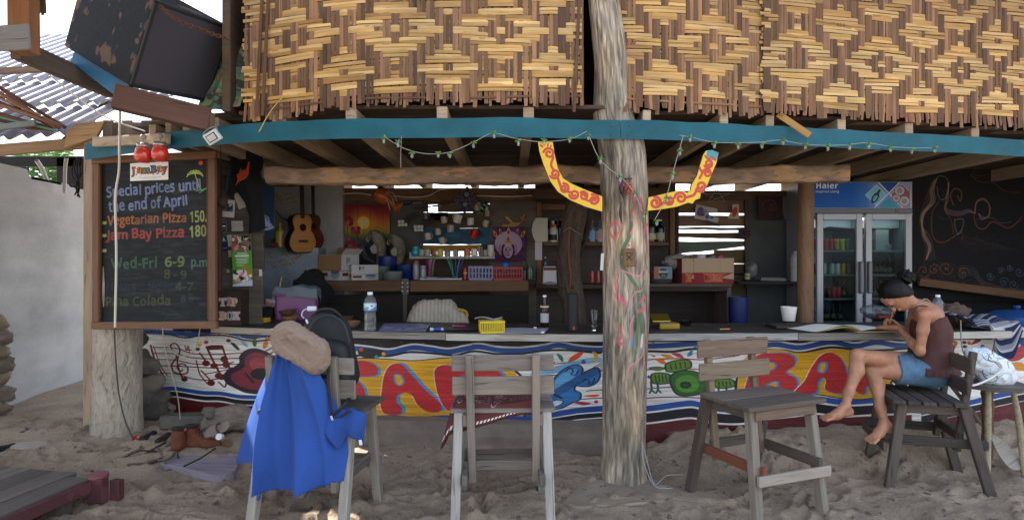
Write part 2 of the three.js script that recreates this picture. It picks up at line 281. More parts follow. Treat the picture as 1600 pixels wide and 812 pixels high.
  const lowC = zc([[-60,505],[100,490],[250,468],[330,462],[450,490],[620,500],[800,470],[980,450],[1100,435],[1250,452],[1500,440],[1700,435]]);
  band(lowC,off(lowC,9),BLUE); line(off(lowC,10),WHITE,2); const lb = off(lowC,12); band(lb,off(lb,14),BLACK); line(off(lb,15.5),WHITE,2.6); band(off(lb,17),off(lb,90),MAR);
  // score, clef and notes
  const BR = '#5e1512';
  [[215,265,260],[262,300,300],[310,345,345],[357,372,375],[418,465,405]].forEach(([a,m,b])=>line(za([[120,a],[300,a + 8],[430,m],[600,m + 6],[820,b]]),BR,2.1));
  line(za([[100,202],[125,290],[160,370],[200,440]]),BR,3.6); line(za([[122,208],[160,310],[195,390],[232,438]]),BR,1.8);
  line(za([[372,478],[352,468],[340,440],[310,330],[330,230],[290,182],[258,200],[268,240],[305,290],[268,350],[275,400],[320,425],[385,420],[392,380],[350,345],[310,370],[330,405],[352,395]]),BR,2.6); dot(...za([[365,470]])[0],5,BR,3.6);
  line(za([[370,200],[385,240],[395,205],[410,255]]),BR,1.6); line(za([[375,235],[430,238]]),BR,1.6);
  blob(za([[530,210],[580,198],[668,198],[676,230],[560,238]]),BR,null,1,false); line(za([[545,215],[600,330],[660,440]]),BR,3.4); line(za([[668,205],[700,300],[735,400]]),BR,3);
  for (const [x,y] of [[540,342],[605,362],[685,308],[640,440],[580,498],[665,450],[700,350]]) dot(...za([[x,y]])[0],6,BR,4.6);
  line(za([[490,262],[520,300],[540,340]]),BR,3); line(za([[460,320],[490,430],[520,470],[550,505]]),BR,2.2); line(za([[500,400],[530,430],[585,490]]),BR,2.6); line(za([[640,490],[690,530],[700,500]]),BR,2.4);
  line(za([[620,360],[700,350],[760,330]]),BR,2); line(za([[530,428],[650,405],[740,385]]),BR,2);
  // guitar and splashes
  blob(za([[805,290],[845,243],[920,222],[1010,245],[1100,300],[1180,380],[1180,520],[1100,590],[960,588],[850,575],[760,535],[700,500],[676,445],[705,400],[770,365],[805,335]]), '#1b1226');
  blob(za([[850,300],[900,262],[980,262],[1100,330],[1150,420],[1120,520],[1000,555],[900,550],[800,520],[740,470],[745,430],[800,400],[850,365]]), '#7d2230');
  blob(za([[890,320],[960,300],[1050,340],[1060,400],[960,395],[900,380]]), '#a03a42'); dot(...za([[975,425]])[0],16, '#0e0a12',9); line(za([[855,422],[915,492]]), '#0e0a12',3.4);
  for (const [x,y,col] of [[474,230, '#1d5a3c'],[487,198, '#e0b015'],[540,175, '#b8243a'],[718,162, '#2a2436']]) dot(...za([[x,y]])[0],3.6,col,2.6);
  blob(za([[735,180],[760,180],[808,235],[790,235]]), '#2a2436'); blob(za([[812,165],[850,175],[875,215],[850,208]]), '#7cbcd8'); blob(za([[908,160],[940,158],[935,208],[918,205]]), '#27663a'); blob(za([[1000,175],[1025,165],[1030,200],[1000,228],[990,212]]), '#dd7a18'); dot(...za([[798,132]])[0],4, '#5aa8d0',2.6); dot(...za([[925,140]])[0],4, '#274c2c',2.6); dot(...za([[1025,145]])[0],3.4, '#dd7a18',2.4);
  for (const y of [150,190,225]) line(za([[1000,y + 100],[1180,y + 20],[1500,y - 20]]),BR,2);
  // JAM on yellow
  band(zb([[-200,215],[-60,208],[90,200],[250,205],[420,215],[600,200],[800,215],[1060,270]]),zb([[-200,545],[0,550],[150,556],[300,553],[450,565],[600,556],[800,552],[1120,560]]),YEL);
  line(zb([[-200,213],[90,198],[250,203],[420,213],[600,198],[760,190]]),BLACK,1.6);
  blob(zb([[75,150],[170,140],[250,160],[200,195],[90,185]]), '#1c1a1e'); dot(...zb([[95,145]])[0],3.4, '#c4412f'); dot(...zb([[235,172]])[0],3.2, '#d8a11c'); dot(...zb([[190,192]])[0],3.2, '#3f8fb0');
  const shadow = (l,dx,dy)=>blob(zb(l.map(([x,y])=>[x + dx,y + dy])),SKY),lit = (l)=>blob(zb(l.map(([x,y])=>[x - 5,y - 2])), '#efe6d2');
  const J = [[-120,235],[60,212],[150,222],[198,258],[195,300],[120,312],[60,318],[110,380],[120,450],[40,530],[-90,535],[-150,470],[-60,440],[-20,330],[-120,310]];
  const Aa = [[218,500],[225,400],[245,290],[285,238],[345,235],[410,300],[500,400],[590,480],[598,520],[560,538],[500,528],[445,485],[415,432],[370,412],[325,428],[318,470],[352,510],[345,545],[290,552],[240,540]];
  const Mm = [[560,265],[610,240],[670,255],[720,275],[800,262],[880,262],[945,275],[985,310],[1010,360],[1030,430],[1045,480],[1000,530],[930,535],[870,495],[830,430],[790,420],[740,440],[690,500],[640,525],[590,460],[560,360]];
  for (const [l,dx,dy] of [[J,18,4],[Aa,22,-4],[Mm,22,-2]]) { shadow(l,dx,dy); lit(l); blob(zb(l),RED); }
  blob(zb([[308,300],[345,305],[362,350],[335,368],[308,345]]),YEL,SKY,2); blob(zb([[690,330],[740,310],[790,340],[800,400],[740,410],[690,390]]),YEL,SKY,2.4);
  // violin
  band(zb([[1050,200],[1200,175],[1400,165],[1640,175]]),zb([[1130,540],[1300,530],[1450,505],[1640,490]]),WHITE);
  line(zb([[1055,270],[1110,330],[1125,420],[1120,560]]), '#2a1620',3);
  for (const y of [230,300,420,470]) line(zb([[1180,y + 12],[1350,y],[1480,y - 16],[1640,y - 26]]), '#6d1a1c',1.8);
  blob(zb([[1150,300],[1260,270],[1420,215],[1600,195],[1610,215],[1450,240],[1280,300]]), '#7db6d6',null);
  const zv = (l)=>l.map(([x,y])=>[594 + x/2.374,469 + y/2.374]);
  blob(zv([[628,345],[640,300],[668,266],[705,243],[738,240],[752,255],[748,274],[775,258],[806,250],[817,275],[806,302],[780,318],[750,320],[726,318],[722,332],[744,345],[742,366],[705,384],[668,402],[632,402],[612,380]]), '#2a73b4', '#13203a',1.8);
  blob(zv([[650,300],[680,270],[715,255],[735,258],[720,285],[680,310],[650,330]]), '#62a8d8'); blob(zv([[636,378],[655,370],[680,376],[660,392],[636,394]]), '#cfe0ea', '#13203a',1.2); blob(zv([[735,330],[760,322],[780,326],[745,342]]), '#e6e4dc');
  for (let k = 0; k < 5; k++) line([[862 + k*1.1,612 + k*2.2],[941,566 + k*3.2]], '#0f1626',0.9); line(zv([[632,342],[672,362]]), '#0f1626',3);
  line(zv([[690,262],[702,250],[716,262],[708,272],[724,276],[736,258]]), '#0f1626',1.5); line(zv([[752,300],[764,292],[778,302],[772,310],[788,308],[796,288]]), '#0f1626',1.5);
  blob(zb([[1320,170],[1355,185],[1358,222],[1335,200]]), '#1f7a52'); blob(zb([[1400,200],[1450,165],[1490,155],[1460,195],[1390,225]]), '#d9481c'); blob(zb([[1540,155],[1575,170],[1570,210],[1540,225],[1555,190]]), '#d8a416'); blob(zb([[1275,205],[1310,225],[1290,232]]), '#b5274a'); dot(...zb([[1487,220]])[0],3.4, '#3b4f8a'); blob(zb([[1420,470],[1480,470],[1535,480],[1490,492]]), '#b5274a'); blob(zb([[1485,432],[1560,440],[1590,428],[1560,425]]), '#d9481c'); dot(...zb([[1567,470]])[0],3.2, '#b5274a',2.4);
  // drums
  for (const y of [200,262,380,440]) line(zc([[-40,y + 18],[100,y + 5],[260,y],[400,y + 6],[620,y - 20]]), '#7c1a1c',2);
  blob(zc([[100,205],[150,208],[165,235],[130,230]]), '#dd6a1c'); blob(zc([[130,175],[190,180],[220,200],[170,198]]), '#c9881c'); blob(zc([[200,168],[250,170],[275,195],[235,190]]), '#b5374a'); blob(zc([[295,185],[315,150],[330,140],[325,180]]), '#2f86b8'); dot(...zc([[345,124]])[0],2.6, '#2f86b8'); blob(zc([[68,178],[100,185],[90,192]]), '#d9481c');
  const DG = '#2e5f1c',LG = '#5d7f1e',OL = '#12301c';
  const drum = (x0,y0,x1,y1,h)=>{ blob(zc([[x0,y0],[x1,y1],[x1 + 10,y1 + h],[x0 + 6,y0 + h + 6]]),LG,OL,2); for (let k = 1; k < 5; k++) line(zc([[lerp(x0,x1,k/5),lerp(y0,y1,k/5) + 4],[lerp(x0,x1,k/5) + 6,lerp(y0,y1,k/5) + h]]),OL,1.2); };
  drum(165,235,310,212,40); drum(75,300,185,300,46); drum(385,245,440,240,32); drum(470,340,585,335,34); blob(zc([[60,260],[110,252],[160,262],[110,275]]), '#6b7a1a',OL);
  blob(zc([[190,320],[230,285],[300,275],[370,290],[420,330],[410,400],[330,430],[230,420]]),DG,OL,2.4); blob(zc([[225,340],[260,310],[320,305],[360,330],[365,385],[310,410],[240,395]]), '#4d8a2a'); dot(...zc([[287,365]])[0],9, '#0d2a18',5.4); dot(...zc([[287,365]])[0],5, '#17492c',3);
  for (const [x,y] of [[70,345],[110,345],[410,380],[450,370],[490,375],[540,372]]) { line(zc([[x,y],[x + 4,y + 50],[x - 8,y + 72]]), '#174a3c',2.2); line(zc([[x + 4,y + 50],[x + 24,y + 70]]), '#174a3c',2); }
  blob(zc([[540,245],[600,228],[612,240],[560,255]]), '#4a3f76'); dot(...zc([[600,285]])[0],3, '#d9481c'); dot(...zc([[57,315]])[0],2.6, '#5a3f76');
  // B A R on yellow
  band(zc([[640,215],[700,165],[850,140],[1000,165],[1200,140],[1400,160],[1560,220],[1600,330]]),zc([[598,425],[720,440],[850,440],[1000,450],[1100,425],[1250,446],[1400,455],[1540,400]]),YEL); line(zc([[598,425],[606,330],[640,215]]), '#141015',2.6); line(zc([[950,445],[1100,425],[1250,447],[1400,452],[1530,420],[1575,340]]), '#2a2a14',2);
  const Bb = [[655,420],[672,330],[700,220],[745,175],[830,165],[930,172],[970,200],[965,245],[915,285],[970,320],[985,370],[950,408],[880,420],[800,425],[720,430]];
  const A2 = [[968,412],[1030,340],[1080,250],[1130,185],[1180,162],[1235,178],[1275,230],[1300,320],[1330,385],[1290,412],[1210,412],[1160,390],[1165,335],[1145,318],[1115,345],[1110,400],[1060,428],[1000,434]];
  const R2 = [[1350,400],[1360,300],[1380,210],[1450,180],[1530,210],[1530,280],[1470,320],[1520,370],[1480,405],[1420,370],[1400,420]];
  for (const [l,dx,dy] of [[Bb,13,-5],[A2,13,8],[R2,12,6]]) { blob(zc(l.map(([x,y])=>[x + dx,y + dy])),SKY); blob(zc(l.map(([x,y])=>[x - 5,y - 3])), '#efe6d2'); blob(zc(l),RED); }
  blob(zc([[770,235],[830,225],[855,245],[830,270],[780,270]]),YEL,SKY,2.4); blob(zc([[800,365],[860,345],[868,365],[830,395],[790,395]]),YEL,SKY,2.4); blob(zc([[1122,280],[1128,235],[1160,226],[1172,245],[1150,285]]),YEL,SKY,2.6); blob(zc([[1420,240],[1470,235],[1480,265],[1430,285]]),YEL,SKY,2);
  // right end: splashes on white
  band([[1462,535],[1500,522],[1560,530],[1640,540],[1800,540]],[[1462,640],[1540,612],[1600,600],[1700,590],[1800,590]],WHITE);
  const rl = [[1440,640],[1500,628],[1560,614],[1620,603],[1800,590]]; band(rl,off(rl,8),BLUE); line(off(rl,9),WHITE,2); band(off(rl,10),off(rl,20),BLACK); band(off(rl,21),off(rl,90),MAR);
  line(zd([[500,450],[530,420],[545,385],[520,380],[500,400]]), '#c4581c',4.5); blob(zd([[535,470],[560,450],[575,470],[550,485]]), '#c4581c'); dot(...zd([[600,385]])[0],4, '#35324a',2.6); dot(...zd([[603,412]])[0],4, '#35324a',2.6); blob(zd([[640,400],[700,380],[720,350],[690,355],[660,380]]), '#8a2022'); dot(...zd([[718,412]])[0],3.4, '#3f6fb0'); dot(...zd([[632,388]])[0],3, '#c4581c');
  blob(zd([[790,400],[850,420],[900,430],[960,410],[970,380],[990,460],[930,500],[850,490],[800,450]]), '#b92d3c', '#4a1016'); line(zd([[800,440],[880,455],[960,440]]), '#6b1622',1.6); line(zd([[810,350],[880,380],[970,370]]), '#1a1418',2.6); blob(zd([[890,320],[974,340],[974,400],[930,380]]),BLUE); blob(zd([[890,520],[970,515],[1000,560],[930,560]]), '#d08a24');
  { const im = c.getImageData(0,0,MW,MH),d = im.data; for (let j = 0; j < MH; j++) for (let i = 0; i < MW; i++) { const o = (j*MW + i)*4,k = 0.80 + 0.22*vnoise(i*0.02,j*0.28) + 0.16*(fbm(i*0.012 + 9,j*0.02 + 5,3,3) - 0.4),s = 0.55*smooth(0.62,0.78,fbm(i*0.016 + 50,j*0.03,8,3))*smooth(MH*0.6,MH*0.95,j); for (let q = 0; q < 3; q++) d[o + q] = lerp(d[o + q]*k,[118,104,90][q],s); } c.putImageData(im,0,0); }
  // wear: flaked spots and rust freckles
  for (let i = 0; i < 5200; i++) { const x = r()*MW,y = r()*MH,s = r(); c.fillStyle = s < 0.5 ? `rgba(60,30,15,${0.15 + 0.4 * r()})` : `rgba(230,225,215,${0.1 + 0.2 * r()})`; c.fillRect(x,y,0.6 + 2.2*r()*r(),0.6 + 2.2*r()*r()); }
  for (let i = 0; i < 900; i++) { const px = 220 + r()*1150,k = r()*r()*26,q = mm(px,516 + k); c.fillStyle = `rgba(${120 + 60 * r()},${50 + 30 * r()},20,${0.3 + 0.5 * r()})`; c.beginPath(); c.ellipse(q[0],q[1],1 + 2.2*r(),0.8 + 1.3*r(),0,0,7); c.fill(); }
}
{
  const bar = thing('bar_counter', 'long curved bar with weathered top and front painted with music murals', 'bar counter');
  const N = 200,pos = [],uv = [],idx = [];
  for (let i = 0; i <= N; i++) for (let j = 0; j <= 10; j++) { const t = i/N,x = lerp(barX0,barX1,t),y = lerp(0,MTOP,j/10); pos.push(x,y,-barD(x) + (fbm(x*1.6 + 9,y*2.5,4,3) - 0.5)*0.03); uv.push(barArc(x)/barLen,j/10); }
  for (let i = 0; i < N; i++) for (let j = 0; j < 10; j++) { const a = i*11 + j,b = a + 11; idx.push(a,b,a + 1,a + 1,b,b + 1); }
  const g = new THREE.BufferGeometry(); g.setAttribute('position',new THREE.Float32BufferAttribute(pos,3)); g.setAttribute('uv',new THREE.Float32BufferAttribute(uv,2)); g.setIndex(idx); g.computeVertexNormals();
  const mt = canvasTex(MW,MH,(c)=>muralCanvas(c));
  const mb = rep(T.grit,9,1); part('mural_panel',g,new THREE.MeshStandardMaterial({ map: mt,roughness: 0.5,bumpMap: mb,bumpScale: 0.0022 }),bar);
  const bend = (geo,add = 0)=>{ const p = geo.attributes.position; for (let i = 0; i < p.count; i++) p.setZ(i,p.getZ(i) - barD(p.getX(i)) + add); geo.computeVertexNormals(); return geo; };
  const strip = (x0,x1,y,h,z,d,sag = 0)=>{ const geo = new THREE.BoxGeometry(x1 - x0,h,d,Math.ceil((x1 - x0)*9),2,2); geo.translate((x0 + x1)/2,y,z); const p = geo.attributes.position; for (let i = 0; i < p.count; i++) { const x = p.getX(i); p.setY(i,p.getY(i) + (fbm(x*2.1 + 7,y*9,z*9,3) - 0.5)*0.012 + (R() - 0.5)*0.003); p.setZ(i,p.getZ(i) + (fbm(x*3.1 + 3,y*7,2,2) - 0.5)*0.014); } return bend(metreUV(geo,0)); };
  part('back_panel',strip(barX0 + 0.1,barX1,0.48,0.94,-0.10,0.08),wood(0x2a221c),bar);
  const tops = [0x4b4743,0x3c3936,0x45403a,0x37342f];
  const xs = [-2.75,-0.15,2.2,barX1],fr = [[-2.75,-1.55],[-1.55,-0.55],[-0.545,0.88],[0.885,2.35],[2.355,3.6],[3.605,barX1]];
  for (let r = 0; r < 4; r++) { const sh = [0,0.6,-0.4,0.3][r],cut = [xs[0],xs[1] + sh,xs[2] - sh,xs[3]]; for (let k = 0; k < 3; k++) part('counter_board',strip(cut[k] + 0.003,cut[k + 1] - 0.003,COUNTER - 0.026 - r*0.001,0.045,0.055 - r*0.205,0.198),wood(tops[(r + k) % 4],{ rough: 0.6 }),bar); }
  const edge = [0xb9ae9c,0x968f84,0xc4bfb2,0xaaa8a2,0x8f877c,0xb8b4ab];
  fr.forEach(([a,b],i)=>part('edge_board',strip(a,b,COUNTER - 0.033 + (i % 2)*0.004,0.055,0.170,0.026),wood(edge[i],{ rough: 0.85,bump: 0.006 }),bar));
  part('apron_board',strip(barX0 + 0.6,barX1,0.928,0.03,0.02,0.03),wood(0x1d1816),bar);
  // the concrete foot along the middle of the bar
  const fx0 = P(545,0,4.95).x,fx1 = P(950,0,4.9).x,fg = new THREE.BoxGeometry(fx1 - fx0,0.26,0.16,60,8,5); fg.translate((fx0 + fx1)/2,0.115,0.09); const p = fg.attributes.position;
  for (let i = 0; i < p.count; i++) { const x = p.getX(i),y = p.getY(i); p.setY(i,y + (fbm(x*2,y*3,5,3) - 0.5)*0.035); p.setZ(i,p.getZ(i) + (fbm(x*2.5 + 4,y*6,9,4) - 0.5)*0.06 - 0.25*Math.max(0,y - 0.15)); }
  part('concrete_foot',bend(metreUV(fg,0)),paint(0x8d8074,0.95,{ blotch: 1, }),bar);
}

// ---------- posts ----------
const postTex = canvasTex(768,2048,(c,w,h)=>{
  const r = rand(5),im = c.createImageData(w,h);
  for (let j = 0; j < h; j++) for (let i = 0; i < w; i++) { const u = i/w,v = j/h,wob = (fbm(u*8,v*14,3,3,8,0) - 0.5)*0.05; const a = fbm((u + wob)*56,v*36,5,4,56,0),b = fbm(u*5,v*9,11,4,5,0),cr = vnoise((u + wob)*70,v*16,13,70,0); let k = 0.49 + 0.5*(a - 0.5) + 0.34*(b - 0.5); if (cr > 0.82) k *= 1 - (cr - 0.82)*2.2; const o = (j*w + i)*4,wm = fbm(u*4,v*6,21,3,4,0) - 0.5; im.data[o] = clamp(k*(1.13 + 0.2*wm))*255; im.data[o + 1] = clamp(k*1.02)*255; im.data[o + 2] = clamp(k*(0.86 - 0.2*wm))*255; im.data[o + 3] = 255; }
  c.putImageData(im,0,0);
  // painted flowers; the photograph's px 938..1014 and py 225..755 over the front half of the trunk
  const q = (zx,zy)=>{ const px = 820 + zx/2.539,py = 220 + zy/2.539,y = EYE - (py - CY)/FPX*4.2,s = clamp((px - 977)/38,-0.98,0.98); return [w*(0.5 + Math.asin(s)/(2*Math.PI)),h*(1 - (y + 0.1)/4.0)]; };
  const ln = (pts,col,lw)=>{ const s = new THREE.CatmullRomCurve3(pts.map(([x,y])=>V(x,y,0)),false, 'centripetal').getPoints(pts.length*6); c.beginPath(); s.forEach((p,i)=>{ const a = q(p.x,p.y); i ? c.lineTo(...a) : c.moveTo(...a); }); c.strokeStyle = col; c.lineWidth = lw*1.35; c.lineCap = 'round'; c.globalAlpha = 0.78; c.stroke(); c.globalAlpha = 1; };
  const pk = '#c8596a',lp = '#d77f83',gr = '#4d6a4c',og = '#8a7a3c',rd = '#b8404a';
  for (const [pts,col,lw] of [
    [[[380,330],[370,380],[345,430],[340,490],[370,540],[400,590],[405,680],[400,800]],gr,13],[[[440,560],[420,620],[415,700],[430,780]],gr,12],[[[455,430],[450,480],[470,520]],gr,8],[[[345,350],[330,400],[335,470]],og,5],[[[470,400],[480,440],[460,470]],og,4],
    [[[385,200],[392,260],[375,290]],rd,7],[[[395,235],[425,232],[430,280],[405,290]],pk,7],[[[320,320],[308,350],[318,385],[335,350],[322,315]],pk,8],[[[440,370],[450,340],[478,330],[470,370]],pk,9],[[[470,400],[482,420],[475,435]],pk,8],
    [[[388,400],[375,430],[340,462]],lp,5],[[[330,510],[370,525],[410,535],[440,510]],lp,5],[[[440,395],[450,430],[455,480],[470,530]],lp,5],[[[395,310],[385,350],[375,370]],lp,6],[[[370,640],[390,600],[430,590],[440,560]],lp,4],
    [[[320,530],[322,590],[330,640],[320,610]],pk,8],[[[335,620],[350,640],[345,650]],pk,10],[[[410,640],[440,620],[445,660],[400,675]],pk,10],[[[330,740],[338,770],[325,800],[345,800]],pk,9],[[[455,740],[462,790],[450,810]],pk,7],[[[385,690],[370,730],[372,790]],lp,5],[[[378,780],[375,810]], '#4a8fb5',10],[[[430,770],[425,810]], '#d8c8c0',12],
    [[[440,820],[430,850],[400,870],[370,890],[362,930]],lp,6],[[[395,830],[390,870]],gr,8],[[[445,880],[440,905]],lp,10]]) ln(pts,col,lw);
  for (let i = 0; i < 90; i++) { let x = r()*w,y = r()*h; c.strokeStyle = `rgba(38,30,24,${0.25 + 0.5 * r()})`; c.lineWidth = 0.8 + 2.4*r(); c.beginPath(); c.moveTo(x,y); for (let k = 0; k < 6; k++) { x += (r() - 0.5)*9; y += 10 + 34*r(); c.lineTo(x,y); } c.stroke(); }
  for (let i = 0; i < 14; i++) { c.fillStyle = `rgba(58,44,34,${0.3 + 0.4 * r()})`; c.beginPath(); c.ellipse(r()*w,r()*h,6 + 9*r(),10 + 22*r(),0,0,7); c.fill(); }
  for (let i = 0; i < 2600; i++) { c.fillStyle = `rgba(${110 + 50 * r()},${100 + 40 * r()},${88 + 30 * r()},${0.35 * r()})`; c.fillRect(r()*w,r()*h,1 + 1.5*r(),4 + 26*r()); }
});
const barkBump = dataTex(512,1024,(u,v)=>{ const wob = (fbm(u*8,v*14,3,3,8,0) - 0.5)*0.05,a = fbm((u + wob)*50,v*16,5,4,50,0),cr = vnoise((u + wob)*70,v*16,13,70,0); return a - (cr > 0.78 ? (cr - 0.78)*2.5 : 0); });
{
  const g0 = [[974,765,74],[975,700,68],[976,600,70],[978,480,73],[977,400,73],[975,300,72],[971,230,71],[959,185,64],[950,100,53],[939,0,48],[931,-90,46]].map(([px,py,w])=>{ const q = P(px,py,4.3); return [q.x,q.y,q.z + (py < 150 ? 0.12 : py < 200 ? 0.01 : 0),w/2*S(4.3)*0.97]; });
  g0.unshift([g0[0][0],-0.15,g0[0][2],g0[0][3]*1.05]); g0.push([g0[g0.length - 1][0] - 0.06,4.9,g0[0][2],0.1]);
  const g = limbGeo(g0,120,14,(th,l)=>1 + (fbm(Math.cos(th)*3.2 + 9,Math.sin(th)*3.2 + 9,l*1.3,4) - 0.5)*0.16 + (fbm(Math.cos(th)*11 + 20,Math.sin(th)*11 + 20,l*3.5,3) - 0.5)*0.06);
  const p = g.attributes.position,uv = g.attributes.uv; for (let i = 0; i < p.count; i++) { const a = uv.getX(i); uv.setXY(i,a,(p.getY(i) + 0.1)/4.0); }
  // u = 0.5 must face the camera (+z)
  const nm = g.attributes.normal; let best = 0,bu = 0; for (let i = 121*30; i < 121*31; i++) if (nm.getZ(i) > best) { best = nm.getZ(i); bu = uv.getX(i); }
  for (let i = 0; i < p.count; i++) uv.setX(i,uv.getX(i) - bu + 0.5);
  // u must grow to the right
  const i0 = 121*30,xa = p.getX(i0 + Math.round(bu*120) % 120),xb = p.getX(i0 + (Math.round(bu*120) + 6) % 120); if (xb < xa) for (let i = 0; i < p.count; i++) uv.setX(i,1 - uv.getX(i));
  postTex.wrapS = postTex.wrapT = THREE.RepeatWrapping;
  const post = thing('tree_trunk_post', 'thick weathered tree trunk post painted with faded pink and green flowers', 'post');
  part('trunk',g,new THREE.MeshStandardMaterial({ map: postTex,bumpMap: barkBump,bumpScale: 0.012,roughness: 0.95 }),post);
}
const plainPost = (()=>{ const c = rep(T.grain,2,1); c.rotation = Math.PI/2; return c; })();
const trunkMat = (hex)=>new THREE.MeshStandardMaterial({ color: hex,map: plainPost,bumpMap: barkBump,bumpScale: 0.018,roughness: 0.95 });
{
  const b = P(183,690,5.2),g = limbGeo([[b.x,-0.1,b.z,0.205],[b.x,0.35,b.z,0.19],[b.x - 0.005,0.8,b.z,0.188],[b.x,1.3,b.z,0.18],[b.x,2.35,b.z,0.15]],64,10,(th,l)=>1 + (fbm(Math.cos(th)*3 + 5,Math.sin(th)*3 + 5,l*2,4) - 0.5)*0.2);
  solo('stump_post', 'thick grey trunk post standing under the chalkboard', 'post',g,trunkMat(0xb5aa99));
  const a = P(140,690,5.34),t = P(141,212,5.34);
  solo('wooden_post', 'slim pale timber post at the left edge of the chalkboard', 'post',rough(beam(V(a.x,-0.1,a.z),t,0.085,0.07,V(0,0,1)),0.004),wood(0xb09c82));
}

// ---------- painted fascia beam ----------
{
  const f = thing('fascia_beam', 'turquoise painted timber beam across the front of the bar', 'beam');
  const m = new THREE.MeshStandardMaterial({ color: 0x2f90a4,roughness: 0.55,map: T.blotch,bumpMap: T.grainB,bumpScale: 0.003 });
  const piece = (x0,x1)=>{ const N = Math.ceil((x1 - x0)*14),g = new THREE.BoxGeometry(x1 - x0,0.134,0.036,N,3,1).translate((x0 + x1)/2,2.508,0),p = g.attributes.position; for (let i = 0; i < p.count; i++) { const x = p.getX(i); p.setY(i,p.getY(i) + (fbm(x*1.1 + 30,3,1,2) - 0.5)*0.02 + (p.getY(i) > 2.55 ? (fbm(x*4,1,1,2) - 0.5)*0.012 : 0)); p.setZ(i,-beamD(x)); } g.computeVertexNormals(); return metreUV(g,0); };
  const xm = P(970,0,4.12).x; part('beam_board',piece(-3.62,xm - 0.002),m,f); part('beam_board',piece(xm + 0.002,6.0),m,f);
  const nail = paint(0x6a4a34,0.7); for (const [px,py] of [[957,197],[954,210],[984,196],[982,211],[1377,218]]) part('nail',ball(0.006).translate(...P(px,py,beamD(P(px,0,4.2).x) - 0.02).toArray()),nail,f);
}

// ---------- joists, upper floor boards, rough log beam ----------
{
  const up = new THREE.Group(); up.name = 'upper_floor'; up.userData.kind = 'structure'; scene.add(up);
  const tones = [0x4f3d2e,0x594433,0x463629,0x604a36];
  for (let k = 0; k < 25; k++) {                              // each board stops where the fascia line passes in front of it
    const z = -4.24 - k*0.165; let a = -3.1,b = 6.2; while (beamD(a) + 0.12 > -z && a < 0.5) a += 0.05; while (beamD(b) + 0.12 > -z && b > 0.5) b -= 0.05; if (b - a < 0.4) continue;
    part('floor_board',bx(b - a,0.028,0.158,(a + b)/2,CEIL + 0.016,z,0,0,0,0.003),wood(tones[k % 4]),up); }
  const jm = [0xb29c80,0xa48d72,0xbba78b];
  [[240,12],[264,10],[292,12],[336,14],[437,24],[549,18],[691,18],[826,18],[1010,14],[1130,14],[1202,14],[1314,14],[1419,14],[1522,14],[1640,14],[1790,14]].forEach(([px,w],i)=>{
    let d = 4.3; for (let k = 0; k < 8; k++) d = beamD((px - CX)/FPX*d) + 0.05; const x = (px - CX)/FPX*d;
    part('joist',rough(bx(w*S(d)*0.92,0.135,8.1 - d,x,CEIL - 0.07,-(d + 8.1)/2 + 0.02),0.003),wood(jm[i % 3]),up);
  });
}
{
  const a = P(419,272,5.3),b = P(1326,276,5.25),g = new THREE.BoxGeometry(b.x - a.x,0.155,0.16,120,8,8),p = g.attributes.position;
  for (let i = 0; i < p.count; i++) { const x = p.getX(i),y = p.getY(i),z = p.getZ(i),rnd = 1 - 0.25*(Math.abs(y)/0.086) ** 3*(Math.abs(z)/0.085) ** 3; p.setXYZ(i,x,y*rnd + (fbm(x*2 + 9,z*6,3,3) - 0.5)*0.06 + (fbm(x*14 + 9,y*30 + z*12,3,2) - 0.5)*0.02,z*rnd + (fbm(x*3 + 2,y*9,5,4) - 0.5)*0.06); } g.computeVertexNormals();
  g.translate((a.x + b.x)/2,(a.y + b.y)/2 + 0.005,-5.3);
  const t = dataTex(1024,256,(u,v)=>{ const a1 = fbm(u*40,v*14,3,4,40,14),b1 = fbm(u*14,v*5,6,4,14,5),s = smooth(0.58,0.64,b1); return s > 0.5 ? [0.5 + 0.25*a1,0.36 + 0.22*a1,0.22 + 0.18*a1] : [0.22 + 0.36*a1,0.18 + 0.31*a1,0.145 + 0.26*a1]; });
  t.repeat.set(0.25,2);
  solo('log_beam', 'rough hewn brown log beam under the joists over the counter', 'beam',metreUV(g,0),new THREE.MeshStandardMaterial({ color: 0xd0c0b0,map: t,bumpMap: t,bumpScale: 0.012,roughness: 0.95 }));
}

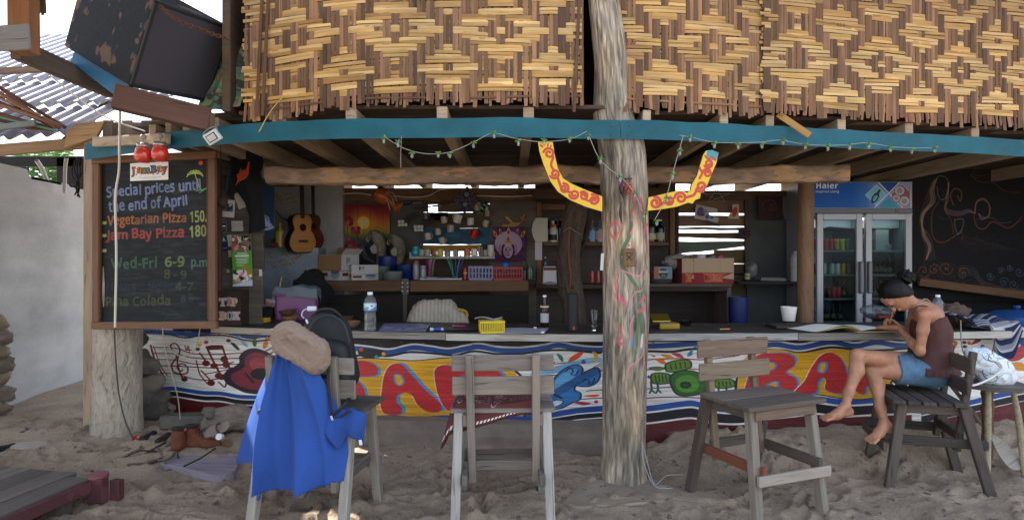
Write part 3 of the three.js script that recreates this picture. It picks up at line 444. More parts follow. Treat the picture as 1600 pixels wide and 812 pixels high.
// ---------- woven bamboo wall panels: every warp and weft is a strip of its own ----------
function ribbon(pts,w,t,n) {                                // pts along the strip, n: the face direction; width lies across
  const pos = [],idx = [],uv = [],col = [],tone = 0.82 + 0.3*R(),o1 = R()*9,o2 = R()*9,c = V(),tan = V(); let L = 0;
  pts.forEach((p,i)=>{ tan.copy(pts[Math.min(i + 1,pts.length - 1)]).sub(pts[Math.max(i - 1,0)]); tan.addScaledVector(n,-tan.dot(n)).normalize(); c.copy(n).cross(tan).normalize(); if (i) L += p.distanceTo(pts[i - 1]); for (const [a,b] of [[-1,1],[0,1.35],[1,1],[1,-1],[-1,-1]]) { const q = p.clone().addScaledVector(c,a*w/2).addScaledVector(n,b*t/2); pos.push(q.x,q.y,q.z); uv.push(o1 + L,o2 + a*w/2); const k = clamp(tone*(0.62 + 0.62*fbm(p.x*1.6 + 20,p.y*1.6,4,3) + 0.22*(vnoise(o1*50 + L*7,o2*9) - 0.5)),0,1.2),g2 = 0.94 + 0.1*fbm(p.x*2.3 + 50,p.y*2.3,9,2); col.push(k,k*g2,k*g2*g2); } });
  for (let i = 0; i < pts.length - 1; i++) for (let j = 0; j < 5; j++) { const a = i*5 + j,b = i*5 + (j + 1) % 5; idx.push(a,b,a + 5,b,b + 5,a + 5); }
  const e = (pts.length - 1)*5; idx.push(0,2,1,0,3,2,0,4,3,e,e + 1,e + 2,e,e + 2,e + 3,e,e + 3,e + 4);
  const g = new THREE.BufferGeometry(); g.setAttribute('position',new THREE.Float32BufferAttribute(pos,3)); g.setAttribute('uv',new THREE.Float32BufferAttribute(uv,2)); g.setAttribute('color',new THREE.Float32BufferAttribute(col,3)); g.setIndex(idx); g.computeVertexNormals(); return g;
}
const stainable = (m)=>{ const c = m.clone(); c.vertexColors = true; return c; };   // strips carry stains and sun bleaching
const weftM = [0xd6ac62,0xc79a50,0xe2bd7c,0xb98d4c,0xcfa868].map((h)=>stainable(wood(h,{ bump: 0.002,rough: 0.6 }))),warpM = [0x866040,0x6b4b32,0x987050,0x7a583a,0xa67c56].map((h)=>stainable(wood(h,{ bump: 0.003,rough: 0.75 })));

function wovenPanel(label,px0,px1,ybot,ytop,zoff,flip,phase,lean,row0 = 10) {
  const d0 = (px)=>{ let d = 4.2; for (let k = 0; k < 10; k++) d = beamD((px - CX)/FPX*d) + zoff; return (px - CX)/FPX*d; };
  const x0 = d0(px0),x1 = d0(px1),PW = 0.0605,PH = 0.0452,nw = Math.round((x1 - x0)/PW),nr = Math.round((ytop - ybot(0))/PH),g = thing('bamboo_wall',label, 'bamboo wall');
  const tri = (q)=>Math.abs((((q + 6) % 12) + 12) % 12 - 6),over = (i,j)=>{ const s = tri(i - phase + (hash3(i,j >> 2,7) > 0.95 ? 1 : 0)) + tri(j - row0); return s === 0 || s % 6 > 2; };   // the weft shows
  const zat = (x,y)=>-(beamD(x) + zoff) + 0.012*Math.sin(x*2.3 + phase) + lean*(y - 2.65);
  const rowY = (j,x)=>ybot((x - x0)/(x1 - x0)) + 0.055 + j*PH + 0.010*Math.sin(x*1.7 + j*0.4) + 0.006*Math.sin(x*4.1 + j*1.9) - 0.012*(x - x0)*(1 - flip*2);
  const N = V(0,0,1);
  for (let j = 0; j < nr; j++) for (let s = 0; s < 2; s++) {
    const w = PH*rr(0.44,0.54),dy = (s - 0.5)*PH*0.52 + rr(-0.002,0.002),tl = rr(-0.004,0.004),pts = [],a = Math.max(0,Math.floor(rr(-1.2,1.6))),b = nw - Math.max(0,Math.floor(rr(-1.2,1.6)));
    for (let i = a; i < b; i++) for (const q of [0.2,0.8]) { const x = x0 + (i + q)*PW,z = zat(x,rowY(j,x)) + (over(i,j) ? 0.005 : -0.004) + s*0.0004; pts.push(V(x + (i === a && q < 0.5 ? -rr(0,0.04) : 0),rowY(j,x) + dy + tl*Math.sin(x*3 + j),z + rr(0,0.0015))); }
    const thin = j === 0 && !flip,rev = flip && (j*7 + s) % 3 === 0;
    if (thin && s) continue;
    part('weft_strip',ribbon(pts,thin ? w*0.6 : w,0.0022,N),(thin ? warpM : rev ? weftM : weftM)[(j*3 + s*2 + (R()*3 | 0)) % 5],g);
  }
  for (let i = 0; i < nw; i++) { const ns = 2 + (R() < 0.45 ? 1 : 0); for (let s = 0; s < ns; s++) {
    const w = PW/ns*rr(0.86,0.97),dx = ((s + 0.5)/ns - 0.5)*PW*0.98,pts = [],lean2 = rr(-0.012,0.012),tailL = rr(0.0,0.055),xa = x0 + (i + 0.5)*PW + dx;
    pts.push(V(xa + lean2,ybot((xa - x0)/(x1 - x0)) - tailL,zat(xa,2.6) + 0.003 + rr(-0.004,0.01)));
    for (let j = 0; j < nr; j++) for (const q of [-0.25,0.25]) { const y = rowY(j,xa) + q*PH; pts.push(V(xa + lean2*(1 - j/nr)*0.6,y,zat(xa,y) + (over(i,j) ? -0.004 : 0.005) + s*0.0004)); }
    part('warp_strip',ribbon(pts,w,0.0022,N),warpM[(i*2 + s + (R()*3 | 0)) % 5],g);
  } }
  return g;
}
wovenPanel('woven bamboo wall panel left of the tree trunk post, beside the speaker',384,917,(t)=>2.69 - 0.06*smooth(0.5,0,t) + 0.02*t,3.98,0.02,0,6,0.0,10);
wovenPanel('narrow woven bamboo wall panel just right of the tree trunk post',966,1199,()=>2.675,3.98,0.03,0,11,0.0,9);
wovenPanel('woven bamboo wall panel above the drinks fridge at the right end',1192,1740,()=>2.695,4.15,0.005,1,4,0.0,7);
for (const [px,name] of [[411, 'outer'],[422, 'inner'],[900, 'outer']]) { const x = (px - CX)/FPX*4.25; solo('bamboo_lath',px < 415 ? 'outer of two thin upright laths at the left edge of the woven wall' : px < 500 ? 'inner of two thin upright laths at the left edge of the woven wall' : 'thin upright bamboo lath on the woven wall beside the trunk post', 'lath',rough(beam(V(x - 0.03,2.62,-beamD(x) + 0.01),V(x + 0.03,3.9,-beamD(x) + 0.012),0.022,0.008,V(0,0,1),0.002),0.003),wood(0x6b4b32)); }
// the upper storey behind the weave, out of the picture
struct('upper_wall',[bx(0.06,2.6,3.9,-2.08,3.98,-6.25),bx(0.06,2.6,3.6,6.2,3.98,-6.4),bx(8.3,2.6,0.06,2.05,3.98,-8.2)],wood(0x5a4632));
struct('upper_roof',[bx(9.6,0.08,5.2,2.0,5.3,-6.2,0.08)],wood(0x4a3d30));
struct('upper_front',[bx(8.3,1.3,0.05,2.06,4.62,-5.02)],wood(0x6a5440));

// ---------- the thatched shade over the seats in front; its back edge shows at the top left ----------
{
  const cp = thing('thatched_shade', 'corner of a palm thatched shade with brown post and grey board at top left', 'roof');
  part('thatch_roof',bx(5.4,0.16,4.6,-4.2,3.55,-1.15,0.04),wood(0x6b5a42,{ bump: 0.02 }),cp);
  part('thatch_eave',bx(1.6,0.12,2.3,-6.7,4.55,-5.15),wood(0x6b5a42,{ bump: 0.02 }),cp); part('thatch_eave',bx(0.62,0.12,0.85,-4.64,4.54,-4.35),wood(0x6b5a42,{ bump: 0.02 }),cp); part('thatch_eave',bx(0.94,0.12,2.05,-5.42,4.54,-5.05),wood(0x6b5a42,{ bump: 0.02 }),cp); part('thatch_eave',bx(0.62,0.12,0.9,-4.64,4.54,-5.85),wood(0x6b5a42,{ bump: 0.02 }),cp); part('thatch_eave',bx(1.6,0.12,2.35,-3.52,4.56,-5.12),wood(0x6b5a42,{ bump: 0.02 }),cp);
  const a = P(18,-60,3.3),b = P(50,-60,3.3),c = P(20,84,3.3);
  part('post',rough(beam(V((a.x + b.x)/2 + 0.003,3.5,a.z),V((a.x + b.x)/2 + 0.012,c.y,a.z),0.118,0.09,V(0,0,1)),0.003),wood(0x9c6b48),cp);
  part('cross_board',beam(P(-90,66,3.2),P(46,57,3.2),0.02,0.138,V(0,1,0)),wood(0x8e8f90),cp);
  part('brace',beam(P(22,75,3.7),P(172,140,4.75),0.06,0.13,V(0,1,0)),wood(0x6d5d50),cp);
  const lf = []; for (let i = 0; i < 16; i++) { const x = 44 + i*1.6,p0 = P(x,-30,3.4 + R()*0.1),p1 = P(x + rr(-5,6),rr(4,24),3.42); lf.push(beam(p0,p1,0.018,0.002,V(0,0,1),0.0005)); }
  for (let i = 0; i < 60; i++) { const x = rr(-200,40); lf.push(beam(P(x,-60,3.5 + R()*0.1),P(x + rr(-6,6),rr(-20,5),3.45),0.02,0.002,V(0,0,1),0.0005)); }
  stuff('palm_leaves',lf,paint(0x4a4434,0.9),cp);
}
// ---------- left side: washroom wall, roof sheets, timbers ----------
{
  const w = new THREE.BoxGeometry(4.4,2.58,0.14,60,36,2),p = w.attributes.position;   // runs away from the viewer
  for (let i = 0; i < p.count; i++) { const x = p.getX(i),y = p.getY(i); p.setZ(i,p.getZ(i) + (fbm(x*1.5 + 9,y*1.5 + 3,1,4) - 0.5)*0.03); if (y > 1.28) p.setY(i,y - (x > -0.35 ? 0.12 : 0) ); }
  w.computeVertexNormals(); w.rotateY(Math.PI/2 + 0.13); w.translate(-5.36,1.29,-6.75);
  const t = dataTex(512,512,(u,v)=>{ const a = fbm(u*4,v*4,2,5,4,4),b = fbm(u*14,v*3,8,3,14,3),d = vnoise(u*120,v*120,7,120,120); return 0.72 + 0.45*(a - 0.5) + 0.2*(b - 0.5) + 0.06*(d - 0.5); });
  solo('concrete_wall', 'smooth grey cement washroom wall at the far left', 'wall',metreUV(w,0),new THREE.MeshStandardMaterial({ color: 0xcbccca,map: rep(t,0.5,0.5),bumpMap: t,bumpScale: 0.004,roughness: 0.9 }));
  // stones stacked at the end of that wall
  const sm = [0x8f7f6c,0x7d7062,0x9c8c74,0x86786c].map((h)=>paint(h,0.95,{ grit: 2,gb: 0.01 }));
  const st = thing('stone_pile', 'stack of rounded brown stones at the left edge by the grey wall', 'stone wall');
  let k = 0; for (let y = 0; y < 7; y++) for (let x = 0; x < 3; x++) { const q = P(-2 - x*26 + (y % 2)*6 - y*0.8,636 - y*22,5.75 + 0.05*x); part('stone',lump(0.1,k + 3,0.5,18,3.5).scale(1.1,rr(0.7,0.85),0.9).rotateZ(rr(-0.3,0.3)).translate(q.x,q.y,q.z),sm[k++ % 4],st); }
}
{
  const rf = thing('corrugated_roof', 'sunlit white corrugated roof sheets of the low lean-to at the upper left', 'roof');
  const m = new THREE.MeshStandardMaterial({ color: 0xb4b2c0,roughness: 0.5,map: rep(T.blotch,3,3) });
  // the roof falls towards the viewer; ridges run down the fall
  const e0 = P(-150,226,5.0),e1 = P(112,206,5.35),up = V(0.0,0.45,-0.7);
  const tile = (s0,s1,f0,f1,lift)=>sheet((u,v)=>{ const s = lerp(s0,s1,u),f = lerp(f0,f1,v),q = e0.clone().lerp(e1,s).addScaledVector(up,f); q.y += 0.027*Math.cos(s*2*Math.PI*8.7) + lift - 0.025*v; return q; },Math.round((s1 - s0)*120),6,0.006);
  const sh = [[-1.6,-0.4],[-0.42,0.38],[0.36,1.03]]; for (const [a,b] of sh) part('roof_sheet',tile(a,b,-0.05,0.95,0.01 + 0.01*(a < 0)),m,rf); for (const [a,b] of [[-1.6,-0.2],[-0.22,0.6],[0.58,1.4]]) part('roof_sheet',tile(a,b,0.88,2.0,0.045 + 0.01*(a < 0)),m,rf); for (const [a,b] of [[-1.6,0.1],[0.08,0.95],[0.93,1.9]]) part('roof_sheet',tile(a,b,1.93,4.9,0.08 + 0.01*(a < 0.1)),m,rf);
  part('eave_board',beam(P(-150,247,5.05),P(150,222,5.4),0.05,0.10,V(0,1,0)),wood(0xa98c6e),rf);
  part('rafter',beam(P(-20,112,5.2),P(180,102,5.6),0.05,0.055),wood(0xb09880),rf);
  part('rafter',beam(P(90,232,5.5),P(180,150,6.4),0.05,0.07),wood(0x7d6a58),rf);
  part('broken_board',rough(slab(shapeOf([[0,0],[0.28,0.1],[0.36,0.24],[0.1,0.22],[0.02,0.12]]),0.03),0.004).translate(...P(104,232,5.3).toArray()),wood(0xb89368),rf);
  const sd = thing('timber_bundle', 'bundle of old brown timber strips stacked under the left roof edge', 'timber');
  for (let i = 0; i < 16; i++) { const f = i/15,a = P(-60 + rr(-8,8),96 + f*96 + rr(-4,4),4.9 + R()*0.1),b = P(96 - f*26 + rr(-14,14),196 + rr(-6,8) + f*4,5.1 + R()*0.1); part('strip',rough(beam(a,b,rr(0.02,0.04),rr(0.014,0.03),V(0,1,0),0.003),0.006),i === 11 ? paint(0x5d8f86,0.7) : wood([0x8a5f45,0x6f4c38,0x9a7052][i % 3]),sd); }
  solo('ledge_board', 'grey green board end under the timber bundle', 'board',beam(P(-60,206,4.88),P(55,192,5.0),0.03,0.05),wood(0x7d8a84));
  solo('tie_beam', 'pale horizontal beam joining the slim post to the turquoise beam', 'beam',rough(beam(P(148,222,4.9),P(262,217,4.44),0.05,0.078),0.003),wood(0xb8a58c));
  const ss = thing('plank_screen', 'short grey planks closing the gap above the chalkboard', 'partition'); for (let i = 0; i < 6; i++) part('plank',rough(beam(P(168 + i*15,188 + i % 2*3,5.7),P(168 + i*15,224,5.7),0.1,0.02,V(0,0,1)),0.003),wood([0x8a7a68,0x6f6254,0x94826c][i % 3]),ss);
  solo('rim_board', 'weathered board closing the floor edge behind the speaker bracket', 'board',rough(beam(P(238,197,5.0),P(392,186,4.6),0.03,0.13,V(0,1,0)),0.004),wood(0x7d6a56));
  // dark void behind the cement wall with an opening to the greenery
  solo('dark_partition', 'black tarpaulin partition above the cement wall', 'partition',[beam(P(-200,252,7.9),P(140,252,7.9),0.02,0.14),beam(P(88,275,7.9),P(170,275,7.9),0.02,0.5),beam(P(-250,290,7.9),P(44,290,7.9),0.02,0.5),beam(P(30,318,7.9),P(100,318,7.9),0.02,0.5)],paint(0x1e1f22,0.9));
  const pp = paint(0xc8c8c4,0.5);
  solo('white_pipe', 'white plastic pipe crossing the gap above the cement wall, the left one', 'pipe',tube([P(56,250,6.6),P(66,266,6.7),P(78,300,6.9)],0.022,10,8),pp);
  solo('white_pipe', 'white plastic pipe above the cement wall, next to the bright opening', 'pipe',tube([P(103,246,6.6),P(101,262,6.7),P(100,300,6.9)],0.02,10,8),pp);
  const lv = []; const r2 = rand(11); for (let i = 0; i < 900; i++) { const q = P(20 + r2()*90,235 + r2()*70,9.6 + r2()*0.8); lv.push(new THREE.PlaneGeometry(0.10,0.05).rotateX(r2()*3).rotateY(r2()*6).translate(q.x,q.y,q.z)); }
  const bush = thing('green_shrub', 'sunlit green leaves seen through the opening above the cement wall', 'shrub'); stuff('foliage',lv,new THREE.MeshPhysicalMaterial({ color: 0x4f7a2a,roughness: 0.8,side: THREE.DoubleSide,transmission: 0.35,thickness: 0 }),bush); part('stem',cyl(0.03,0.05,2.4,P(60,0,10).x,1.2,-10,8),wood(0x5d4a36),bush);
  const tl = thing('tangled_rope', 'dark tangle of rope hanging above the right end of the cement wall', 'rope'); for (let i = 0; i < 5; i++) part('strand',tube([P(118 + i*3,245,6.6),P(112 + i*4,270 + rr(-8,8),6.6),P(122 + rr(-6,6),290,6.62),P(116 + i*2,305 + rr(-5,5),6.6)],0.008,16,5),paint(0x2a2826,0.9),tl);
}
// stones between the trunk and the mural
{
  const sm = [0x77706a,0x666059,0x857d74,0x5d5751,0x8c8378].map((h)=>paint(h,0.95,{ grit: 2,gb: 0.012 }));
  const st = thing('rock_stack', 'grey rocks stacked between the trunk post and the left end of the mural', 'stone wall');
  [[222,556,10],[219,532,8],[230,572,12],[222,596,11],[238,600,13],[226,622,12],[247,622,13],[220,648,12],[240,645,15],[257,640,11],[232,668,14],[252,665,12],[214,575,9],[212,612,10],[214,670,12]].forEach(([px,py,r],i)=>{ const d = 5.66 - (i % 3)*0.03,q = P(px,py,d); part('rock',lump(r*S(d)*1.25,i + 40,0.42,18,3).scale(1.15,0.9,0.8).rotateZ(rr(-0.5,0.5)).translate(q.x,q.y,q.z),sm[i % 5],st); });
}
// ---------- inside of the bar ----------
{
  struct('floor',bx(9.4,0.1,2.2,1.5,FLOOR - 0.05,-7.15),paint(0x4a4038,0.95,{ blotch: 1 }));
  const conc = paint(0xbcbebc,0.95,{ blotch: 0.7 }),Z = (px,d)=>P(px,0,d).x;
  const wl = (name,label,px0,px1,py0,py1,d,m,t = 0.08)=>{ const a = P(px0,py0,d),b = P(px1,py1,d); return solo(name,label, 'wall',metreUV(new THREE.BoxGeometry(b.x - a.x,a.y - b.y,t,8,8,1).translate((a.x + b.x)/2,(a.y + b.y)/2,-d - t/2)),m); };
  const bluew = paint(0xa3b2bd,0.95,{ blotch: 0.8 });
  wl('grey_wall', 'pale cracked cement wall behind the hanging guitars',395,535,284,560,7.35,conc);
  const lw = thing('low_wall', 'blue grey lower wall with a ledge and faded yellow stencils', 'wall'); { const a = P(398,387,7.05),b = P(497,620,7.05); part('wall_face',metreUV(new THREE.BoxGeometry(b.x - a.x,a.y - b.y,0.3).translate((a.x + b.x)/2,(a.y + b.y)/2,-7.2)),bluew,lw); }
  { const yl = paint(0xa98d3c,0.9); const st = (px,py,d,n,w,par)=>{ for (let i = 0; i < n; i++) { const q = P(px + i*w,py + Math.sin(i*2.1)*4,d); part('stencil',new THREE.TorusGeometry(0.018 + 0.01*(i % 2),0.005,4,12,4.4).scale(1,1,0.3).rotateZ(i*1.3).translate(q.x,q.y,q.z),yl,par); } };
    st(417,395,7.042,8,7,lw); st(420,410,7.042,6,8,lw); const s2 = thing('wall_stencil', 'faded yellow scrollwork painted high on the pale wall left of the guitars', 'wall painting'); st(432,306,7.345,6,7,s2); st(434,313,7.345,5,7,s2); }
  solo('wall_crack_cable', 'thin black cable hanging down the pale wall beside the guitars', 'cable',tube([P(430,328,7.34),P(440,340,7.34),P(452,345,7.34),P(466,352,7.34)],0.006,16,5),paint(0x141414,0.8));
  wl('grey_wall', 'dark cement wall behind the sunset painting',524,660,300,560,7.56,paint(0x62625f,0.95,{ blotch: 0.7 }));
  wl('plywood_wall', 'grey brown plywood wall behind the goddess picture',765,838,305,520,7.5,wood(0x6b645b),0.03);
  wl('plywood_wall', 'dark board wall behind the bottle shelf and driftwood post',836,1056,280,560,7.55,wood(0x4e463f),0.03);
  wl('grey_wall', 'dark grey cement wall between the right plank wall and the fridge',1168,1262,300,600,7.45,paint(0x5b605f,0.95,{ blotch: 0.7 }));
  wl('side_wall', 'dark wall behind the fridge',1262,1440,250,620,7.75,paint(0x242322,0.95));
  // lower back wall, all dark, closing the room under the shelves
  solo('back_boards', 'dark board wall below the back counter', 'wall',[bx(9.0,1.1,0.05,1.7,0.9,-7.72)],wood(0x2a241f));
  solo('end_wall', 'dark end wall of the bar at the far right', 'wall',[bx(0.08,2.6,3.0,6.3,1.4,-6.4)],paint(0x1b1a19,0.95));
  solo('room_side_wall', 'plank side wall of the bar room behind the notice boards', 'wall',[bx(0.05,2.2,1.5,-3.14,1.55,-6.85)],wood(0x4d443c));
  // wall plate under the open gap
  const pl = solo('wall_plate', 'brown timber plate on top of the back wall below the open gap', 'beam',rough(beam(P(486,304,7.5),P(838,304,7.5),0.1,0.155,V(0,1,0)),0.004),wood(0x7b5a3e));
  solo('wall_plate', 'short brown timber plate on top of the pale wall by the guitars', 'beam',rough(beam(P(395,285,7.4),P(486,290,7.4),0.1,0.09),0.004),wood(0x6b5240));
  solo('wall_plate', 'brown timber plate above the slatted plank wall on the right', 'beam',rough(beam(P(1050,306,7.5),P(1260,306,7.5),0.1,0.12),0.004),wood(0x5e4836));
  // slatted plank wall on the left
  const pw = thing('plank_wall', 'plank wall with bright gaps behind the hanging mugs', 'plank wall');
  const row = (px0,px1,t0,b0,t1,b1,d,m,g,name = 'plank')=>{ const a = P(px0,(t0 + b0)/2,d),b = P(px1,(t1 + b1)/2,d); const geo = new THREE.BoxGeometry(1,1,0.022,10,1,1),p = geo.attributes.position; for (let i = 0; i < p.count; i++) { const u = p.getX(i) + 0.5,up = p.getY(i) > 0,py = (up ? lerp(t0,t1,u) : lerp(b0,b1,u)) + (fbm(u*6 + t0,up ? 1 : 5,b0,2) - 0.5)*2.4,q = P(lerp(px0,px1,u),py,d); p.setXYZ(i,q.x,q.y,q.z + p.getZ(i)); } geo.computeVertexNormals(); part(name,metreUV(geo,0),m,g); };
  const pb = wood(0x6a5947),pb2 = wood(0x584a3c),bl = new THREE.MeshStandardMaterial({ color: 0x2f6078,map: T.worn,roughness: 0.8 });
  row(640,772,309,319.5,309,318,7.6,pb2,pw); row(640,657,319,327,319,327,7.6,pb2,pw); row(657,669,319,331,319,331,7.61,pb,pw); row(684,772,318.5,331,318.5,330.5,7.6,pb,pw); row(640,700,332,345,331.5,345,7.6,pb,pw);
  row(640,772,333,357,332.5,356,7.6,pb,pw); row(640,772,356.4,382,356.5,381.4,7.58,bl,pw, 'blue_plank'); row(655,752,382.6,392.5,382,392.5,7.62,paint(0xa8792a,0.8),pw, 'yellow_plank'); row(640,656,379,393,379,393,7.6,pb2,pw); row(752,772,380,404,380,404,7.6,pb2,pw); row(640,772,403,460,403.4,460,7.6,pb2,pw); row(640,690,399,404,399,404,7.6,pb2,pw); row(738,772,399,405,399,405,7.6,pb2,pw);
  // slatted plank wall on the right
  const pr = thing('plank_wall', 'plank wall with bright gaps above the cartons on the right', 'plank wall');
  const pc = wood(0x7b6650),pd = wood(0x66573f),pg = wood(0x5f6a5c);
  row(1055,1172,312,332,312,333,7.5,pc,pr); row(1055,1172,336.5,353.5,336.5,353.2,7.5,pc,pr); row(1055,1172,355.4,358,355.2,360.5,7.5,pd,pr); row(1055,1172,364.5,370.5,363,374,7.5,pd,pr); row(1055,1172,377,396.8,376.5,384.5,7.5,pg,pr); row(1055,1116,398,402,396,402,7.52,pd,pr); row(1116,1172,391,411,389,410.5,7.52,pd,pr); row(1055,1172,399,411,399.6,411.5,7.54,pd,pr); row(1055,1172,413,428,413,427.5,7.5,pd,pr); row(1055,1172,430,470,430,470,7.5,pd,pr);
  part('stud',beam(P(1167,312,7.46),P(1167,450,7.46),0.05,0.05,V(0,0,1)),wood(0x5a4a3c),pr); part('stud',beam(P(1058,312,7.46),P(1058,450,7.46),0.04,0.05,V(0,0,1)),wood(0x3a3029),pr);
  // chalk mural wall at the right
  const tx = canvasTex(1024,1024,(c,w,h)=>{
    c.fillStyle = '#131214'; c.fillRect(0,0,w,h); const r = rand(3); const q = (zx,zy)=>[(zx - 60)/660*w,zy/720*h];
    const ln = (pts,col,lw,al = 0.75)=>{ const s = new THREE.CatmullRomCurve3(pts.map(([x,y])=>V(x,y,0)),false, 'centripetal').getPoints(pts.length*8); for (let k = 0; k < 3; k++) { c.beginPath(); s.forEach((p,i)=>{ const a = q(p.x + k*2 - 2,p.y + (r() - 0.5)*2); i ? c.lineTo(...a) : c.moveTo(...a); }); c.globalAlpha = al/2; c.strokeStyle = col; c.lineWidth = lw; c.lineCap = 'round'; c.stroke(); } c.globalAlpha = 1; };
    const O = '#9c5b3a',Wt = '#a8a4a0',B = '#5a6f86',D = '#5d4038';
    for (let k = 0; k < 11; k++) { ln([[205 - k*2,125 + k*3],[192 - k*3,200 + k],[196 - k*5,250],[146 - k*2,310 + k*5],[136 + k*4,400],[160 + k*4,470],[150 + k*6,530 - k]],k % 3 ? D : Wt,2,0.5); ln([[140 + k*14,530 + k % 3*8],[170 + k*16,600 - k % 4*16],[220 + k*14,640],[270 + k*20,620 + k % 3*14]],k % 2 ? D : O,2,0.45); ln([[300 + k*12,420 + k*7],[360 + k*14,410 + k*6],[430 + k*20,425 + k*5]],D,2,0.35); }
    for (let k = 0; k < 6; k++) { ln([[215 - k*3,130 + k*4],[200 - k*4,190],[205 - k*5,240],[150 - k*4,300 + k*3],[140 + k*3,400],[170 + k*3,460],[160,520]],k % 2 ? O : Wt,3); ln([[270 + k*2,150],[275 - k*3,230],[260,270 + k*5],[330,290 + k*4],[380,280 + k*3],[410 + k,300]],k % 2 ? O : B,3); }
    ln([[200,150],[225,120],[265,130],[275,170],[262,220],[240,235],[222,215],[215,170]],Wt,3); ln([[225,240],[190,300],[200,420],[240,440],[320,400],[345,380]],O,4); ln([[262,290],[290,340],[300,400]],O,3); ln([[220,310],[250,330],[280,320]],D,3); ln([[305,330],[350,328],[345,370],[325,400],[310,370],[305,330]],Wt,3); ln([[245,185],[250,215],[240,220]],D,2); ln([[225,180],[240,185]],D,2); ln([[250,185],[265,182]],D,2); ln([[330,390],[350,400],[340,430]],D,4);
    const spiral = (x,y,rad,n,col,s = 1)=>{ const l = []; for (let i = 0; i <= n*12; i++) { const a = i/12*6.283*s; l.push([x + rad*(1 - i/(n*12))*Math.cos(a),y + rad*(1 - i/(n*12))*Math.sin(a)]); } ln(l,col,3); };
    ln([[300,260],[285,210],[310,180],[340,195],[335,240],[320,215]],O,6); for (let k = 0; k < 4; k++) ln([[410,300],[420,250 - k*3],[455,235 - k*3],[485,260],[480,310 + k*2],[445,330 - k*6],[430,300]],k % 2 ? O : B,4); ln([[405,310],[420,360],[455,375],[500,340],[545,355],[580,370],[620,350],[655,315]],O,5); ln([[420,330],[500,320],[545,345],[600,340]],B,3);
    for (const [x,y,rad,s] of [[145,575,36,1],[200,570,30,-1],[260,560,38,1],[350,590,34,-1],[165,620,24,1],[490,600,22,1],[545,575,18,-1],[590,560,18,1],[560,630,26,-1],[640,580,24,1],[610,640,26,1]]) spiral(x,y,rad,1.6,x > 450 ? B : O,s);
    for (let k = 0; k < 5; k++) ln([[330,550 + k*12],[400,560 + k*10],[450,620 + k*6],[540,650 + k*4],[700,670 + k*2]],k % 2 ? O : B,3,0.5);
    ln([[390,120],[410,90],[470,85],[520,55],[600,60],[660,110]],D,5); ln([[395,120],[440,150],[500,150],[560,190],[640,200]],D,5); ln([[400,115],[450,120],[490,110]],D,3); spiral(515,80,14,1,Wt);
    for (let i = 0; i < 700; i++) { c.fillStyle = `rgba(${90 + 60 * r()},${60 + 30 * r()},${50 + 40 * r()},${0.25 * r()})`; const a = q(330 + 330*r(),400 + 90*r()); c.fillRect(a[0],a[1],3 + 14*r(),2); }
  });
  const a = P(1418,236,6.95),b = P(1618,470,6.95); solo('chalk_mural', 'black wall with chalk drawing of a long haired woman, a bird and swirling waves', 'wall painting',new THREE.BoxGeometry(b.x - a.x,a.y - b.y,0.04).translate((a.x + b.x)/2,(a.y + b.y)/2,-6.97),[0,1,2,3,4,5].map((i)=>(i === 4 ? printed(tx,0.9) : paint(0x141314,0.9))));
  solo('black_wall', 'black wall under and around the chalk drawing on the right', 'wall',[bx(2.2,2.3,0.04,5.6,1.5,-7.03)],paint(0x141314,0.9));
  solo('wooden_rail', 'brown wooden rail along the foot of the chalk drawing', 'rail',rough(beam(P(1436,440,6.85),P(1640,466,6.7),0.06,0.09),0.003),wood(0x6e4f36));
}

